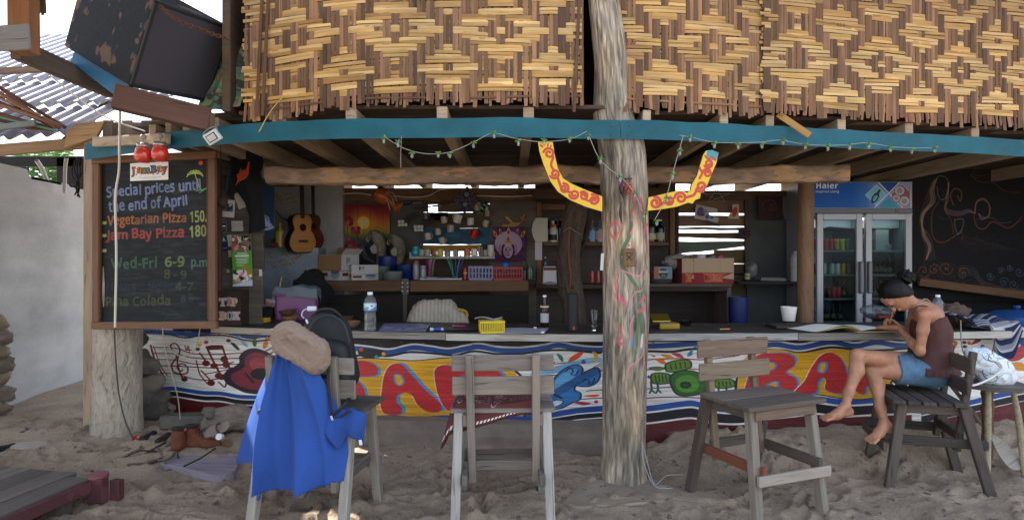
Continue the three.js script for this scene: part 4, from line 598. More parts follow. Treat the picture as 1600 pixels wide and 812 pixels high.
// ---------- hung at the upper left: loudspeaker and its bracket ----------
function clothLR(L,Rt,z,nu,nv,t = 0.004) {              // a cloth between a left and a right outline, z(u, v) its relief
  const pick = (pts,v)=>{ const f = v*(pts.length - 1),i = Math.min(pts.length - 2,Math.floor(f)),k = f - i; return pts[i].clone().lerp(pts[i + 1],k); };
  return sheet((u,v)=>{ const q = pick(L,v).lerp(pick(Rt,v),u); q.z += z(u,v); return q; },nu,nv,t);
}
{
  const sp = thing('loudspeaker', 'big black worn loudspeaker box hung tilted under the eaves at upper left', 'speaker',V(-2.703,3.267,-4.408)); sp.rotation.set(1.079,0.989,-0.902);
  const rust = canvasTex(512,512,(c,w,h)=>{ const im = c.createImageData(w,h); for (let j = 0; j < h; j++) for (let i = 0; i < w; i++) { const u = i/w,v = j/h,a = fbm(u*14,v*6,3,5),b = fbm(u*3,v*2.5,9,3),e = Math.max(smooth(0.10,0.0,u),smooth(0.88,1,u))*0.16,k = smooth(0.60,0.68,a*0.62 + b*0.42 + e),f = 0.09 + 0.05*fbm(u*40,v*40,5,2),o = (j*w + i)*4; im.data[o] = lerp(f*0.8,0.42,k)*255; im.data[o + 1] = lerp(f,0.33,k)*255; im.data[o + 2] = lerp(f*1.25,0.28,k)*255; im.data[o + 3] = 255; } c.putImageData(im,0,0); });
  const w = 0.645,h = 0.614,d = 0.71,g = new RoundedBoxGeometry(w,h,d,3,0.018); part('cabinet',g,printed(rust,0.75,{ bumpMap: rep(T.grit,6,6),bumpScale: 0.002 }),sp);
  part('grille',new RoundedBoxGeometry(w - 0.05,h - 0.05,0.012,2,0.006).translate(0,0,d/2 + 0.004),new THREE.MeshStandardMaterial({ color: 0x4b4852,roughness: 0.9,bumpMap: rep(T.weave,4,4),bumpScale: 0.002 }),sp);
  for (const [x,y,a,b] of [[0,h/2 - 0.012,w,0.024],[0,-h/2 + 0.012,w,0.024],[-w/2 + 0.012,0,0.024,h],[w/2 - 0.012,0,0.024,h]]) part('edge_trim',bx(a,b,0.02,x,y,d/2 + 0.004,0,0,0,0.004),paint(0x2b2f30,0.6),sp);
  const ch = thing('rusty_chain', 'rusty chain across the upper corner of the loudspeaker', 'chain'); const c0 = P(243,4,4.0),c1 = P(358,62,3.96),ctrl = new THREE.CatmullRomCurve3([c0,P(275,30,3.88),P(318,48,3.88),c1]);
  for (let i = 0; i < 24; i++) { const q = ctrl.getPoint((i + 0.5)/24),t = ctrl.getTangent((i + 0.5)/24); const m = new THREE.TorusGeometry(0.012,0.0035,5,10).scale(1.5,1,1); m.rotateX(i % 2 ? Math.PI/2 : 0.2); m.rotateZ(Math.atan2(t.y,t.x)); m.translate(q.x,q.y,q.z); part('link',m,paint(0x6e4d3c,0.7,{ metal: 0.6 }),ch); }
  solo('blue_board', 'blue painted board under the left edge of the loudspeaker', 'board',beam(P(117,84,4.28),P(200,146,4.13),0.03,0.135,V(0,1,0)),new THREE.MeshStandardMaterial({ color: 0x2c7ba6,map: T.blotch,roughness: 0.6 }));
  const br = thing('speaker_bracket', 'dark red brown timber carrying the loudspeaker', 'beam'); part('arm',rough(beam(P(177,150,4.0),P(327,188,4.28),0.09,0.165,V(0,1,0)),0.003),wood(0x66493d),br); part('end_piece',rough(bx(0.07,0.12,0.06).translate(...P(325,189,4.3).toArray()),0.002),wood(0x8a7058),br);
  // camouflage sheet
  const camo = dataTex(256,512,(u,v)=>{ const a = fbm(u*5,v*9,2,3),b = fbm(u*6,v*10,30,3),c = fbm(u*7,v*12,60,3); return a > 0.56 ? [0.05,0.07,0.05] : b > 0.54 ? [0.20,0.26,0.12] : c > 0.54 ? [0.22,0.17,0.11] : [0.10,0.19,0.14]; });
  const Lf = [P(338,60,4.7),P(328,100,4.7),P(312,140,4.7),P(300,176,4.6)],Rg = [P(398,78,4.4),P(392,105,4.35),P(384,140,4.3),P(376,166,4.3)];
  solo('camouflage_cloth', 'green camouflage cloth bunched behind the loudspeaker', 'cloth',clothLR(Lf,Rg,(u,v)=>0.035*Math.sin(u*9 + v*5) + 0.02*Math.sin(u*21 - v*3),40,24),printed(camo,0.9));
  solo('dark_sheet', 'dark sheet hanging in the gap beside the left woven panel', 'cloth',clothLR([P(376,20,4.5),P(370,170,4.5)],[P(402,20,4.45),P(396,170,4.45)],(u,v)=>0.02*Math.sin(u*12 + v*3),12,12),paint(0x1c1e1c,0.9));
}
{
  // floodlight
  const fl = thing('floodlight', 'small white square floodlight tilted on the turquoise beam', 'lamp',P(332,214,4.15)); fl.rotation.set(0.35,0.1,0.5);
  part('housing',new RoundedBoxGeometry(0.105,0.082,0.04,2,0.008),paint(0xcfd0cc,0.5),fl); part('bezel',new RoundedBoxGeometry(0.07,0.052,0.006,1,0.002).translate(0,0,0.021),paint(0x1b1b1c,0.4),fl); part('lens',bx(0.058,0.04,0.004,0,0,0.026,0,0,0,0.001),paint(0xc8c9c8,0.2),fl); part('bracket',tube([V(-0.05,0,0),V(-0.05,0.05,-0.02),V(0.05,0.05,-0.02),V(0.05,0,0)],0.005,20,6),paint(0x8a8a86,0.5,{ metal: 0.5 }),fl);
  // jar lamps
  const jar = (px,py,label)=>{ const t = thing('jar_lamp',label, 'lamp',P(px,py,4.38),0, 'red glass jar lamps above the chalkboard'); const s = S(4.38);
    part('jar',lathe([[0.001,-14*s],[8*s,-14*s],[12*s,-9*s],[13*s,-2*s],[11*s,6*s],[8*s,10*s],[8*s,12*s]],24),new THREE.MeshPhysicalMaterial({ color: 0xe0452a,roughness: 0.25,transmission: 0.35,thickness: 0,clearcoat: 1 }),t); part('lid',lathe([[0.001,16*s],[9*s,16*s],[9.5*s,11*s],[8.5*s,10.5*s]],20),paint(0xb8b2a4,0.35,{ metal: 0.7 }),t); part('holder',[cyl(0.006,0.006,0.05,0,18*s + 0.02,0,8),ball(0.022,0,26*s,0,1,1,1,10)],paint(0x9a948a,0.5),t); };
  jar(223,240, 'left one of two red glass jar lamps above the chalkboard'); jar(249,238, 'right one of two red glass jar lamps above the chalkboard');
  solo('cable_coil', 'pale coil of cable behind the jar lamps on the beam', 'cable',[tube(Array.from({ length: 26 },(_,i)=>P(250 + 14*Math.cos(i*0.75)*(1 - i*0.01),221 + 13*Math.sin(i*0.75),4.68 + i*0.002)),0.006,120,5)],paint(0xb7ab98,0.7));
  const wire = paint(0xd8d8d4,0.5);
  solo('cord', 'white cord hanging straight down in front of the chalkboard', 'cord',tube([P(187,165,4.6),P(186,215,4.62),P(185,268,4.64),P(180,300,4.66),P(181,400,4.7),P(179,511,4.75)],0.009,40,7),paint(0xd2ccc0,0.6));
  solo('guy_line', 'thin white line running from the roof brace down to the jar lamps', 'cord',tube([P(55,98,4.4),P(90,128,4.5),P(130,160,4.6),P(165,183,4.65),P(226,205,4.68)],0.006,40,6),wire);
}
// ---------- chalkboard ----------
{
  const TL = P(149,246,5.03),TR = P(337,237,4.86),BL = P(148,513,5.03),BR = P(338,512,4.86);
  const bd = thing('chalkboard', 'large framed chalkboard menu with coloured chalk prices beside the bar', 'chalkboard');
  const q = (px,py)=>[(px - 158)/170*1024,(py - 244)/264*1536];
  const tex = canvasTex(1024,1536,(c,w,h)=>{
    const r = rand(9); c.fillStyle = '#1d2122'; c.fillRect(0,0,w,h);
    for (let i = 0; i < 700; i++) { c.strokeStyle = `rgba(150,160,165,${0.06 * r()})`; c.lineWidth = 6 + 30*r(); const x = r()*w,y = r()*h; c.beginPath(); c.moveTo(x,y); c.quadraticCurveTo(x + 90*r(),y + (r() - 0.5)*60,x + 60 + 260*r(),y + (r() - 0.5)*40); c.stroke(); }
    const chalk = (text,x0,x1,yb,y1,hgt,col0,al = 1,lw = 6)=>{ const a = q(x0,yb),b = q(x1,y1); const k0 = new THREE.Color(col0).lerp(new THREE.Color(0x8a8a84),0.12),col = '#' + k0.getHexString(); c.save(); c.font = '100px sans-serif'; const m = c.measureText(text).width,sx = (b[0] - a[0])/m,sy = hgt/264*1536/74; c.translate(a[0],a[1]); c.rotate(Math.atan2(b[1] - a[1],b[0] - a[0])); c.scale(sx,sy); c.lineJoin = 'round'; let x = 0; for (const ch of text) { c.save(); c.translate(x,(r() - 0.5)*7); c.rotate((r() - 0.5)*0.09); c.scale(0.94 + 0.12*r(),0.92 + 0.16*r()); c.globalAlpha = al*0.26; c.fillStyle = col; c.fillText(ch,0,0); c.strokeStyle = col; for (let k = 0; k < 3; k++) { c.globalAlpha = al*(0.3 + 0.25*r()); c.lineWidth = lw*(0.5 + 0.6*r()); c.strokeText(ch,(r() - 0.5)*4,(r() - 0.5)*4); } c.restore(); x += c.measureText(ch).width; } c.restore(); };
    chalk('Special prices until',166,316,301,293,17, '#8f9fd0'); chalk('the end of April',170,295,325,318,17, '#8f9fd0'); chalk('Vegetarian Pizza',168,293,347,345,15, '#c06a2c'); chalk('150.',297,324,346,345,18, '#b4bd58'); chalk('Jam Bay Pizza',167,289,371,369,16, '#c03a34'); chalk('180',296,323,370,369,18, '#b4bd58');
    chalk('Wed-Fri',174,247,419,418,16, '#3f7a52',0.8); chalk('6-9',258,290,417,417,16, '#7f9a4e',0.85); chalk('p.m',298,324,418,418,14, '#3f8a6a',0.85); chalk('8 - 9',257,293,437,437,14, '#78763a',0.6,4); chalk('4-7',275,302,456,456,13, '#5a6a58',0.6,4); chalk('Hours',165,214,455,455,13, '#34406a',0.45,4); chalk('Mo',232,252,455,455,13, '#34406a',0.35,4); chalk('Pina Colada',164,268,481,479,15, '#77733f',0.65,4); chalk('8 8',283,302,476,476,13, '#3d5548',0.55,4);
    for (const y of [343,364,389]) { const a = q(158.5,y - 2.5),b = q(166,y + 2.5); c.globalAlpha = 0.9; c.fillStyle = '#a9b35a'; c.fillRect(a[0],a[1],b[0] - a[0],b[1] - a[1]); c.globalAlpha = 1; }
    // palm tree on an island, red dot
    const pt = q(305,268); c.strokeStyle = '#a4bf58'; c.lineWidth = 9; c.lineCap = 'round'; for (let k = 0; k < 8; k++) { const a = -Math.PI + k/7*Math.PI; c.beginPath(); c.moveTo(...pt); c.quadraticCurveTo(pt[0] + 45*Math.cos(a),pt[1] + 45*Math.sin(a) - 12,pt[0] + 75*Math.cos(a),pt[1] + 48*Math.sin(a) + 26); c.stroke(); } c.strokeStyle = '#8a9a50'; c.beginPath(); c.moveTo(...pt); c.quadraticCurveTo(pt[0] + 26,pt[1] + 80,pt[0] + 40,pt[1] + 130); c.stroke(); c.strokeStyle = '#4fa060'; c.beginPath(); c.moveTo(...q(307,296)); c.lineTo(...q(322,293)); c.stroke(); c.beginPath(); c.moveTo(...q(312,299)); c.lineTo(...q(324,291)); c.stroke();
    c.fillStyle = '#d8452f'; const dt = q(314,251); c.beginPath(); c.arc(dt[0],dt[1],20,0,7); c.fill();
    const im = c.getImageData(0,0,w,h),d = im.data; for (let i = 0; i < d.length; i += 4) { const k = 0.72 + 0.5*r()*(0.6 + 0.8*hash3((i/4 % w) >> 2,(i/4/w | 0) >> 2,1)); for (let j = 0; j < 3; j++) d[i + j] = 26 + (d[i + j] - 26)*k; } c.putImageData(im,0,0);
  });
  const inset = (u,v)=>TL.clone().lerp(TR,u).lerp(BL.clone().lerp(BR,u),v),fw = 0.062;
  part('board',sheet((u,v)=>inset(lerp(0.05,0.95,u),lerp(0.035,0.965,v)),1,1,0.02),printed(tex,0.95),bd);
  const fr = wood(0x7a5a42),out = V(0,0,0.012),ax = TR.clone().sub(TL).normalize();
  part('frame_rail',rough(beam(inset(-0.015,0.018).add(out),inset(1.015,0.018).add(out),0.04,fw,V(0,1,0)),0.002),fr,bd); part('frame_rail',rough(beam(inset(-0.015,0.982).add(out),inset(1.015,0.982).add(out),0.04,fw,V(0,1,0)),0.002),fr,bd);
  for (const u of [0.022,0.978]) part('frame_stile',rough(beam(inset(u,0.04).add(out),inset(u,0.96).add(out),0.04,fw,ax),0.002),fr,bd);
  for (const u of [0.055,0.945]) part('frame_bead',beam(inset(u,0.05).add(V(0,0,0.02)),inset(u,0.95).add(V(0,0,0.02)),0.03,0.014,ax),wood(0x5f3c28),bd);
  const logo = canvasTex(512,224,(c,w,h)=>{ c.fillStyle = '#e9e8e4'; c.fillRect(0,0,w,h); const cols = ['#c2452c', '#d8782a', '#3f7a3a', '#7a3a6a', '#2f5f8a', '#c8a02c', '#b23a3a'],r = rand(4); c.font = 'bold 120px serif'; c.lineJoin = 'round'; 'Jam Bay'.split('').forEach((ch,i)=>{ const x = 28 + [0,66,132,214,250,332,400][i]; c.save(); c.translate(x,138 - (i % 2)*10 - i*2); c.strokeStyle = '#1a1618'; c.lineWidth = 16; c.strokeText(ch,0,0); c.fillStyle = cols[i]; c.fillText(ch,0,0); c.restore(); }); for (let i = 0; i < 70; i++) { c.fillStyle = cols[i % 7]; c.beginPath(); c.arc(20 + r()*470,60 + r()*90,3 + r()*7,0,7); c.fill(); } c.fillStyle = '#9a9a98'; c.fillRect(120,184,300,4); c.fillRect(170,196,200,3); });
  solo('logo_sheet', 'white paper with a colourful lettered logo at the top of the chalkboard', 'poster',sheet((u,v)=>inset(lerp(0.30,0.615,u),lerp(0.045,0.148,v)).add(V(0,0,0.012 + 0.004*Math.sin(u*5))),8,2,0.001),printed(logo,0.6));
  for (const [px,t] of [[240, 'left'],[260, 'right']]) solo('dangling_wire', 'thin brown wire hanging below the chalkboard, ' + (t === 'left' ? 'the one reaching down to the driftwood' : 'the one curving over the painted score'), 'wire',tube(t === 'left' ? [P(253,512,4.9),P(256,540,4.9),P(263,570,4.9),P(277,620,4.92),P(281,655,4.95)] : [P(312,512,4.9),P(309,530,4.9),P(302,548,4.9),P(288,556,4.9),P(272,552,4.92),P(258,535,4.9)],0.0045,40,5),paint(0x9a8a78,0.8));
}
// ---------- shingled partition with notices ----------
{
  const pt = thing('board_partition', 'lapped grey board partition carrying notices right of the chalkboard', 'partition'),D = 5.60,tone = [0x6b6055,0x5d544b,0x766a5e,0x645b52];
  const ys = [238,276,310,338,366,393,421,449,476,506],rt = [404,408,410,412,411,413,410,411,409];
  for (let i = 0; i < 9; i++) part('board',rough(beam(P(338,(ys[i] + ys[i + 1])/2,D),P(rt[i],(ys[i] + ys[i + 1])/2 + rr(-1,1),D),0.018,(ys[i + 1] - ys[i] + 5)*S(D),V(0,1,0.10 - 0.002)),0.002),wood(tone[i % 4]),pt);
  part('stud',beam(P(342,235,5.54),P(342,500,5.54),0.05,0.04,V(1,0,0)),wood(0x5a4a3c),pt);
  const note = (name,label,cat,x0,y0,x1,y1,tex,tilt = 0,d = 5.56)=>{ const c = P((x0 + x1)/2,(y0 + y1)/2,d),w = (x1 - x0)*S(d),h = (y1 - y0)*S(d); const g = sheet((u,v)=>V((u - 0.5)*w,(0.5 - v)*h,0.006*Math.sin(v*5 + 1) + 0.003*Math.sin(u*6)),4,10,0.001); g.rotateZ(tilt); g.translate(c.x,c.y,c.z); return solo(name,label,cat,g,tex.isMaterial ? tex : printed(tex,0.6)); };
  const photoBlot = (c,x,y,w,h,cols,seed)=>{ const r = rand(seed); c.fillStyle = cols[0]; c.fillRect(x,y,w,h); c.save(); c.beginPath(); c.rect(x,y,w,h); c.clip(); for (let i = 0; i < 26; i++) { c.fillStyle = cols[1 + (r()*(cols.length - 1) | 0)]; c.beginPath(); c.ellipse(x + r()*w,y + r()*h,w*(0.06 + 0.14*r()),h*(0.08 + 0.22*r()),r()*3,0,7); c.fill(); } c.restore(); };
  note('green_flyer', 'tall green flyer with animal photographs pinned to the board partition', 'flyer',362,367,393,447,canvasTex(256,640,(c,w,h)=>{ c.fillStyle = '#5aa63c'; c.fillRect(0,0,w,h); photoBlot(c,6,6,120,200,['#8a5a4a', '#d8cfc4', '#b8a898', '#c8504a', '#5a3a30'],2); photoBlot(c,130,6,120,200,['#3a342e', '#1c1a1a', '#d8d4cc', '#8a6a5a'],3); c.fillStyle = '#eef4e6'; c.fillRect(70,226,130,10); c.fillRect(40,250,176,22); for (let i = 0; i < 4; i++) c.fillRect(48 + (i % 2)*12,292 + i*18,160 - (i % 2)*30,7); c.fillRect(60,374,90,8); c.fillStyle = '#c87a2c'; c.fillRect(130,380,60,44); photoBlot(c,6,436,244,150,['#b88a2c', '#f0ece4', '#1c1818', '#d8a0a0', '#e8e4dc', '#2a2422'],6); c.fillStyle = '#cfd4ea'; c.beginPath(); c.moveTo(0,640); c.lineTo(0,620); c.lineTo(256,560); c.lineTo(256,640); c.fill(); }),0.02,5.52);
  note('photo_print', 'black and white photograph pinned beside the dark t-shirt', 'picture',343,312,366,339,canvasTex(192,224,(c,w,h)=>{ c.fillStyle = '#d8d6d0'; c.fillRect(0,0,w,h); photoBlot(c,24,40,144,110,['#6a6a68', '#2a2a2a', '#b8b8b4', '#3a3a3a'],8); }),-0.08);
  note('sticker', 'dark navy card with a white border on the board partition', 'card',343,343,354,363,canvasTex(96,176,(c,w,h)=>{ c.fillStyle = '#16283a'; c.fillRect(0,0,w,h); c.strokeStyle = '#c8d0d4'; c.lineWidth = 5; c.strokeRect(8,8,w - 16,h - 16); c.fillStyle = '#9aa8b0'; c.fillRect(22,36,52,10); c.fillStyle = '#e8ecec'; c.fillRect(22,78,52,22); c.fillStyle = '#c8a03c'; c.fillRect(22,124,52,10); }));
  note('sticker', 'small teal card with a white sail mark above the flyer', 'card',343,368,354,379,canvasTex(96,96,(c,w,h)=>{ c.fillStyle = '#1b5a68'; c.fillRect(0,0,w,h); c.fillStyle = '#d8e4e4'; c.beginPath(); c.moveTo(46,18); c.lineTo(70,64); c.lineTo(40,64); c.fill(); c.fillRect(20,72,56,6); }),-0.05);
  note('sticker', 'small dark blue card left of the flyer', 'card',345,380,355,391,canvasTex(64,64,(c,w,h)=>{ c.fillStyle = '#1e2a5a'; c.fillRect(0,0,w,h); c.fillStyle = '#7a86b8'; c.fillRect(8,40,48,6); }),0.1);
  note('paper_note', 'white paper slip beside the small teal card', 'note',355,367,362,385,paint(0xcfcdc6,0.8),0.05); note('paper_note', 'pale paper slip pinned lower left of the flyer', 'note',356,391,362,402,paint(0xb8a898,0.8)); note('paper_note', 'tiny white paper scrap on the right edge of the partition', 'note',404,421,409,431,paint(0xd4d2cc,0.8),-0.1); note('paper_note', 'small torn paper above the tip box', 'note',353,421,358,426,paint(0xa8a49c,0.8));
  note('white_sticker', 'white tree shaped sticker below the photograph', 'sticker',361,345,379,361,(()=>paint(0xb8b2a8,0.8))());
  note('curled_poster', 'pale curled poster corner behind the dark t-shirt', 'poster',368,300,386,325,paint(0xc8c0b0,0.8),0.3,5.57); note('card_flap', 'cream card standing behind the right shoulder of the dark t-shirt', 'card',398,233,412,278,paint(0xb8b0a0,0.8),0.1,5.58);
  // dark shirt on a hanger
  const z = (zx,zy)=>P(130 + zx/2.707,220 + zy/2.707,5.46);
  const sh = thing('black_tshirt', 'black t-shirt with an orange figure print hanging on the partition', 't-shirt');
  part('shirt',clothLR([z(655,40),z(640,90),z(632,140),z(640,200),z(680,260),z(698,320),z(697,396)],[z(735,30),z(742,60),z(745,110),z(752,170),z(760,240),z(768,310),z(772,372)],(u,v)=>0.035*Math.sin(u*Math.PI) + 0.014*Math.sin(u*9 + v*6)*v,30,30,0.005),paint(0x131316,0.9,{ weave: 6 }),sh);
  part('sleeve',clothLR([z(650,40),z(618,90),z(606,150),z(600,214)],[z(668,45),z(655,120),z(646,190),z(634,250)],(u,v)=>0.03*Math.sin(u*Math.PI),12,14,0.005),paint(0x131316,0.9,{ weave: 6 }),sh);
  part('sleeve',clothLR([z(728,32),z(738,70),z(742,130)],[z(742,36),z(762,88),z(748,132)],(u,v)=>0.02*Math.sin(u*Math.PI) - 0.01,10,10,0.005),paint(0x131316,0.9,{ weave: 6 }),sh);
  part('figure_print',slab(shapeOf([[0.0,0.0],[0.02,0.05],[0.012,0.10],[0.035,0.115],[0.045,0.16],[0.06,0.13],[0.075,0.15],[0.085,0.135],[0.105,0.17],[0.118,0.215],[0.128,0.21],[0.122,0.155],[0.115,0.10],[0.09,0.065],[0.06,0.05],[0.03,0.035]],true),0.003,0.001).translate(...z(653,192).add(V(0,0,0.045)).toArray()),paint(0xc84a1c,0.7),sh);
  part('hanger_tag',bx(0.035,0.05,0.003).rotateZ(0.5).translate(...z(674,60).add(V(0,0,0.05)).toArray()),paint(0xd8d8d4,0.6),sh);
  part('hanger',tube([z(590,60),z(640,40),z(690,18),z(735,34)],0.006,20,5),paint(0x5a4a3a,0.7),sh);
  solo('dark_fan', 'folded dark leaf fan tucked above the left shoulder of the t-shirt', 'fan',clothLR([z(572,50),z(590,66)],[z(650,60),z(640,84)],()=>0,10,4,0.004),paint(0x3d3a32,0.9));
  const bn = thing('pine_cone_charm', 'dark cone shaped charm hanging on a string beside the chalkboard', 'charm'); const q = P(346,316,5.0); part('string',tube([P(344,222,4.6),P(345,270,4.95),P(346,308,5.0)],0.003,12,4),paint(0x2a2420,0.9),bn); part('cone',lump(0.045,8,0.5,14,5).scale(1,1.1,1).translate(q.x,q.y,q.z),paint(0x3a2c26,0.8),bn);
}

// ---------- builders for small things ----------
const cD = (py)=>555/(py - 406);                         // where the counter top shows at this row of the photograph
const onTop = (px,py)=>{ const q = P(px,py,cD(py)); q.y = COUNTER; return q; };
// bottle silhouettes, height 1, radius relative
const BOT = {
  beer: [[0,0],[0.125,0],[0.135,0.02],[0.135,0.5],[0.12,0.58],[0.065,0.70],[0.052,0.9],[0.058,0.91],[0.058,0.96],[0,0.96]],
  spirit: [[0,0],[0.17,0],[0.18,0.02],[0.18,0.58],[0.15,0.66],[0.065,0.74],[0.06,0.92],[0,0.92]],
  water: [[0,0],[0.13,0],[0.15,0.02],[0.15,0.10],[0.14,0.12],[0.15,0.14],[0.15,0.22],[0.14,0.24],[0.15,0.26],[0.15,0.36],[0.135,0.42],[0.15,0.48],[0.155,0.5],[0.155,0.72],[0.14,0.80],[0.07,0.89],[0.06,0.91],[0.06,0.94],[0,0.94]],
};
function bottle(name,label,pos,h,kind,body,labels = [],cap = 0xe8e8e4,group) {
  const t = thing(name,label, 'bottle',pos,0,group),b = BOT[kind];
  part('bottle_body',lathe(b.map(([r,y])=>[Math.max(r*h,0.0005),y*h]),20),body,t);
  for (const [y0,y1,col] of labels) { let r = 0; for (const [q,y] of b) if (y >= y0 - 0.1 && y <= y1 + 0.1) r = Math.max(r,q); part('label',new THREE.CylinderGeometry(r*h + 0.0015,r*h + 0.0015,(y1 - y0)*h,20,1,true).translate(0,(y0 + y1)/2*h,0),col.isMaterial ? col : paint(col,0.6),t); }
  const top = b[b.length - 1][1],rc = b[b.length - 2][0]; part('cap',cyl((rc + 0.008)*h,(rc + 0.008)*h,0.07*h,0,(top + 0.01)*h,0,14),paint(cap,0.5),t); return t;
}
function mug(label,pos,w,hex,turn = 0,tilt = 0,group,hang = false) {
  const t = thing('mug',label, 'mug',pos,turn,group),r = w/2,h = w*1.08,m = paint(hex,0.35); t.rotation.z = tilt;
  const y0 = hang ? -h*0.75 : 0; part('cup',lathe([[0.0005,0],[r*0.86,0],[r,h*0.1],[r,h],[r*0.92,h],[r*0.9,h*0.12],[0.0005,h*0.08]],20).translate(0,y0,0),m,t); part('handle',new THREE.TorusGeometry(h*0.28,h*0.07,6,14,Math.PI).rotateZ(-Math.PI/2).translate(r*0.95,h*0.5 + y0,0),m,t); return t;
}
function crate(name,label,pos,w,h,d,hex,turn = 0,rows = 2,cols = 8) {      // plastic basket: rims, corner posts and bars
  const t = thing(name,label, 'crate',pos,turn),m = paint(hex,0.45),bw = w/cols*0.42;
  part('bottom',bx(w*0.94,0.006,d*0.94,0,0.004,0,0,0,0,0.001),m,t);
  for (const s of [-1,1]) { part('rim',bx(w,h*0.16,0.006,0,h*0.92,s*d/2,0,0,0,0.001),m,t); part('rim',bx(0.006,h*0.16,d,s*w/2,h*0.921,0,0,0,0,0.001),m,t); part('base_rim',bx(w*0.97,h*0.16,0.005,0,h*0.08,s*d/2*0.97,0,0,0,0.001),m,t); part('base_rim',bx(0.005,h*0.16,d*0.97,s*w/2*0.97,h*0.081,0,0,0,0,0.001),m,t);
    const g = [],g2 = []; for (let i = 0; i <= cols; i++) { g.push(bx(bw,h*0.74,0.004,(i/cols - 0.5)*w*0.96,h*0.5,s*d/2*0.985,0,0,0,0.0005)); if (i <= cols/2) g2.push(bx(0.004,h*0.74,bw,s*w/2*0.985,h*0.5,(i/(cols/2) - 0.5)*d*0.94,0,0,0,0.0005)); } if (rows > 1) g.push(bx(w*0.96,h*0.07,0.0045,0,h*0.5,s*d/2*0.986,0,0,0,0.0005)); stuff('side_bars',g,m,t); stuff('side_bars',g2,m,t); }
  return t;
}
function flat(name,label,cat,px0,px1,pyN,pyF,tex,lift = 0.003,skew = 0,t = 0.002) {       // a sheet lying on the counter; near and far rows
  const a = onTop(px0,pyN),b = onTop(px1,pyN),c = onTop(px0 + skew,pyF),d = onTop(px1 + skew,pyF); const cc = a.clone().add(b).add(c).add(d).multiplyScalar(0.25);
  return solo(name,label,cat,sheet((u,v)=>{ const q = c.clone().lerp(d,u).lerp(a.clone().lerp(b,u),v); q.y = COUNTER + lift + 0.002*Math.sin(u*6 + v*3) + t; return q; },10,4,t),tex.isMaterial ? tex : printed(tex,0.35));
}
function boxThing(name,label,cat,pos,w,h,d,turn,mats) { const t = thing(name,label,cat,pos,turn); part('box',new RoundedBoxGeometry(w,h,d,1,0.003).translate(0,h/2,0),mats,t); return t; }
const coconut = [paint(0x6b4a30,0.85,{ grit: 2 }),paint(0x8a6a48,0.85,{ grit: 2 }),paint(0x5a3f2c,0.85,{ grit: 2 })];
function bowl(label,px,py,w,k,tilt = 0) { const q = onTop(px,py),r = w/2; const t = thing('coconut_bowl',label, 'bowl',q); t.rotation.z = tilt; part('shell',lathe([[0.0005,0],[r*0.4,0.004],[r*0.8,r*0.32],[r,r*0.72],[r*0.93,r*0.74],[r*0.72,r*0.36],[r*0.3,r*0.1],[0.0005,r*0.09]],22),coconut[k],t); return t; }

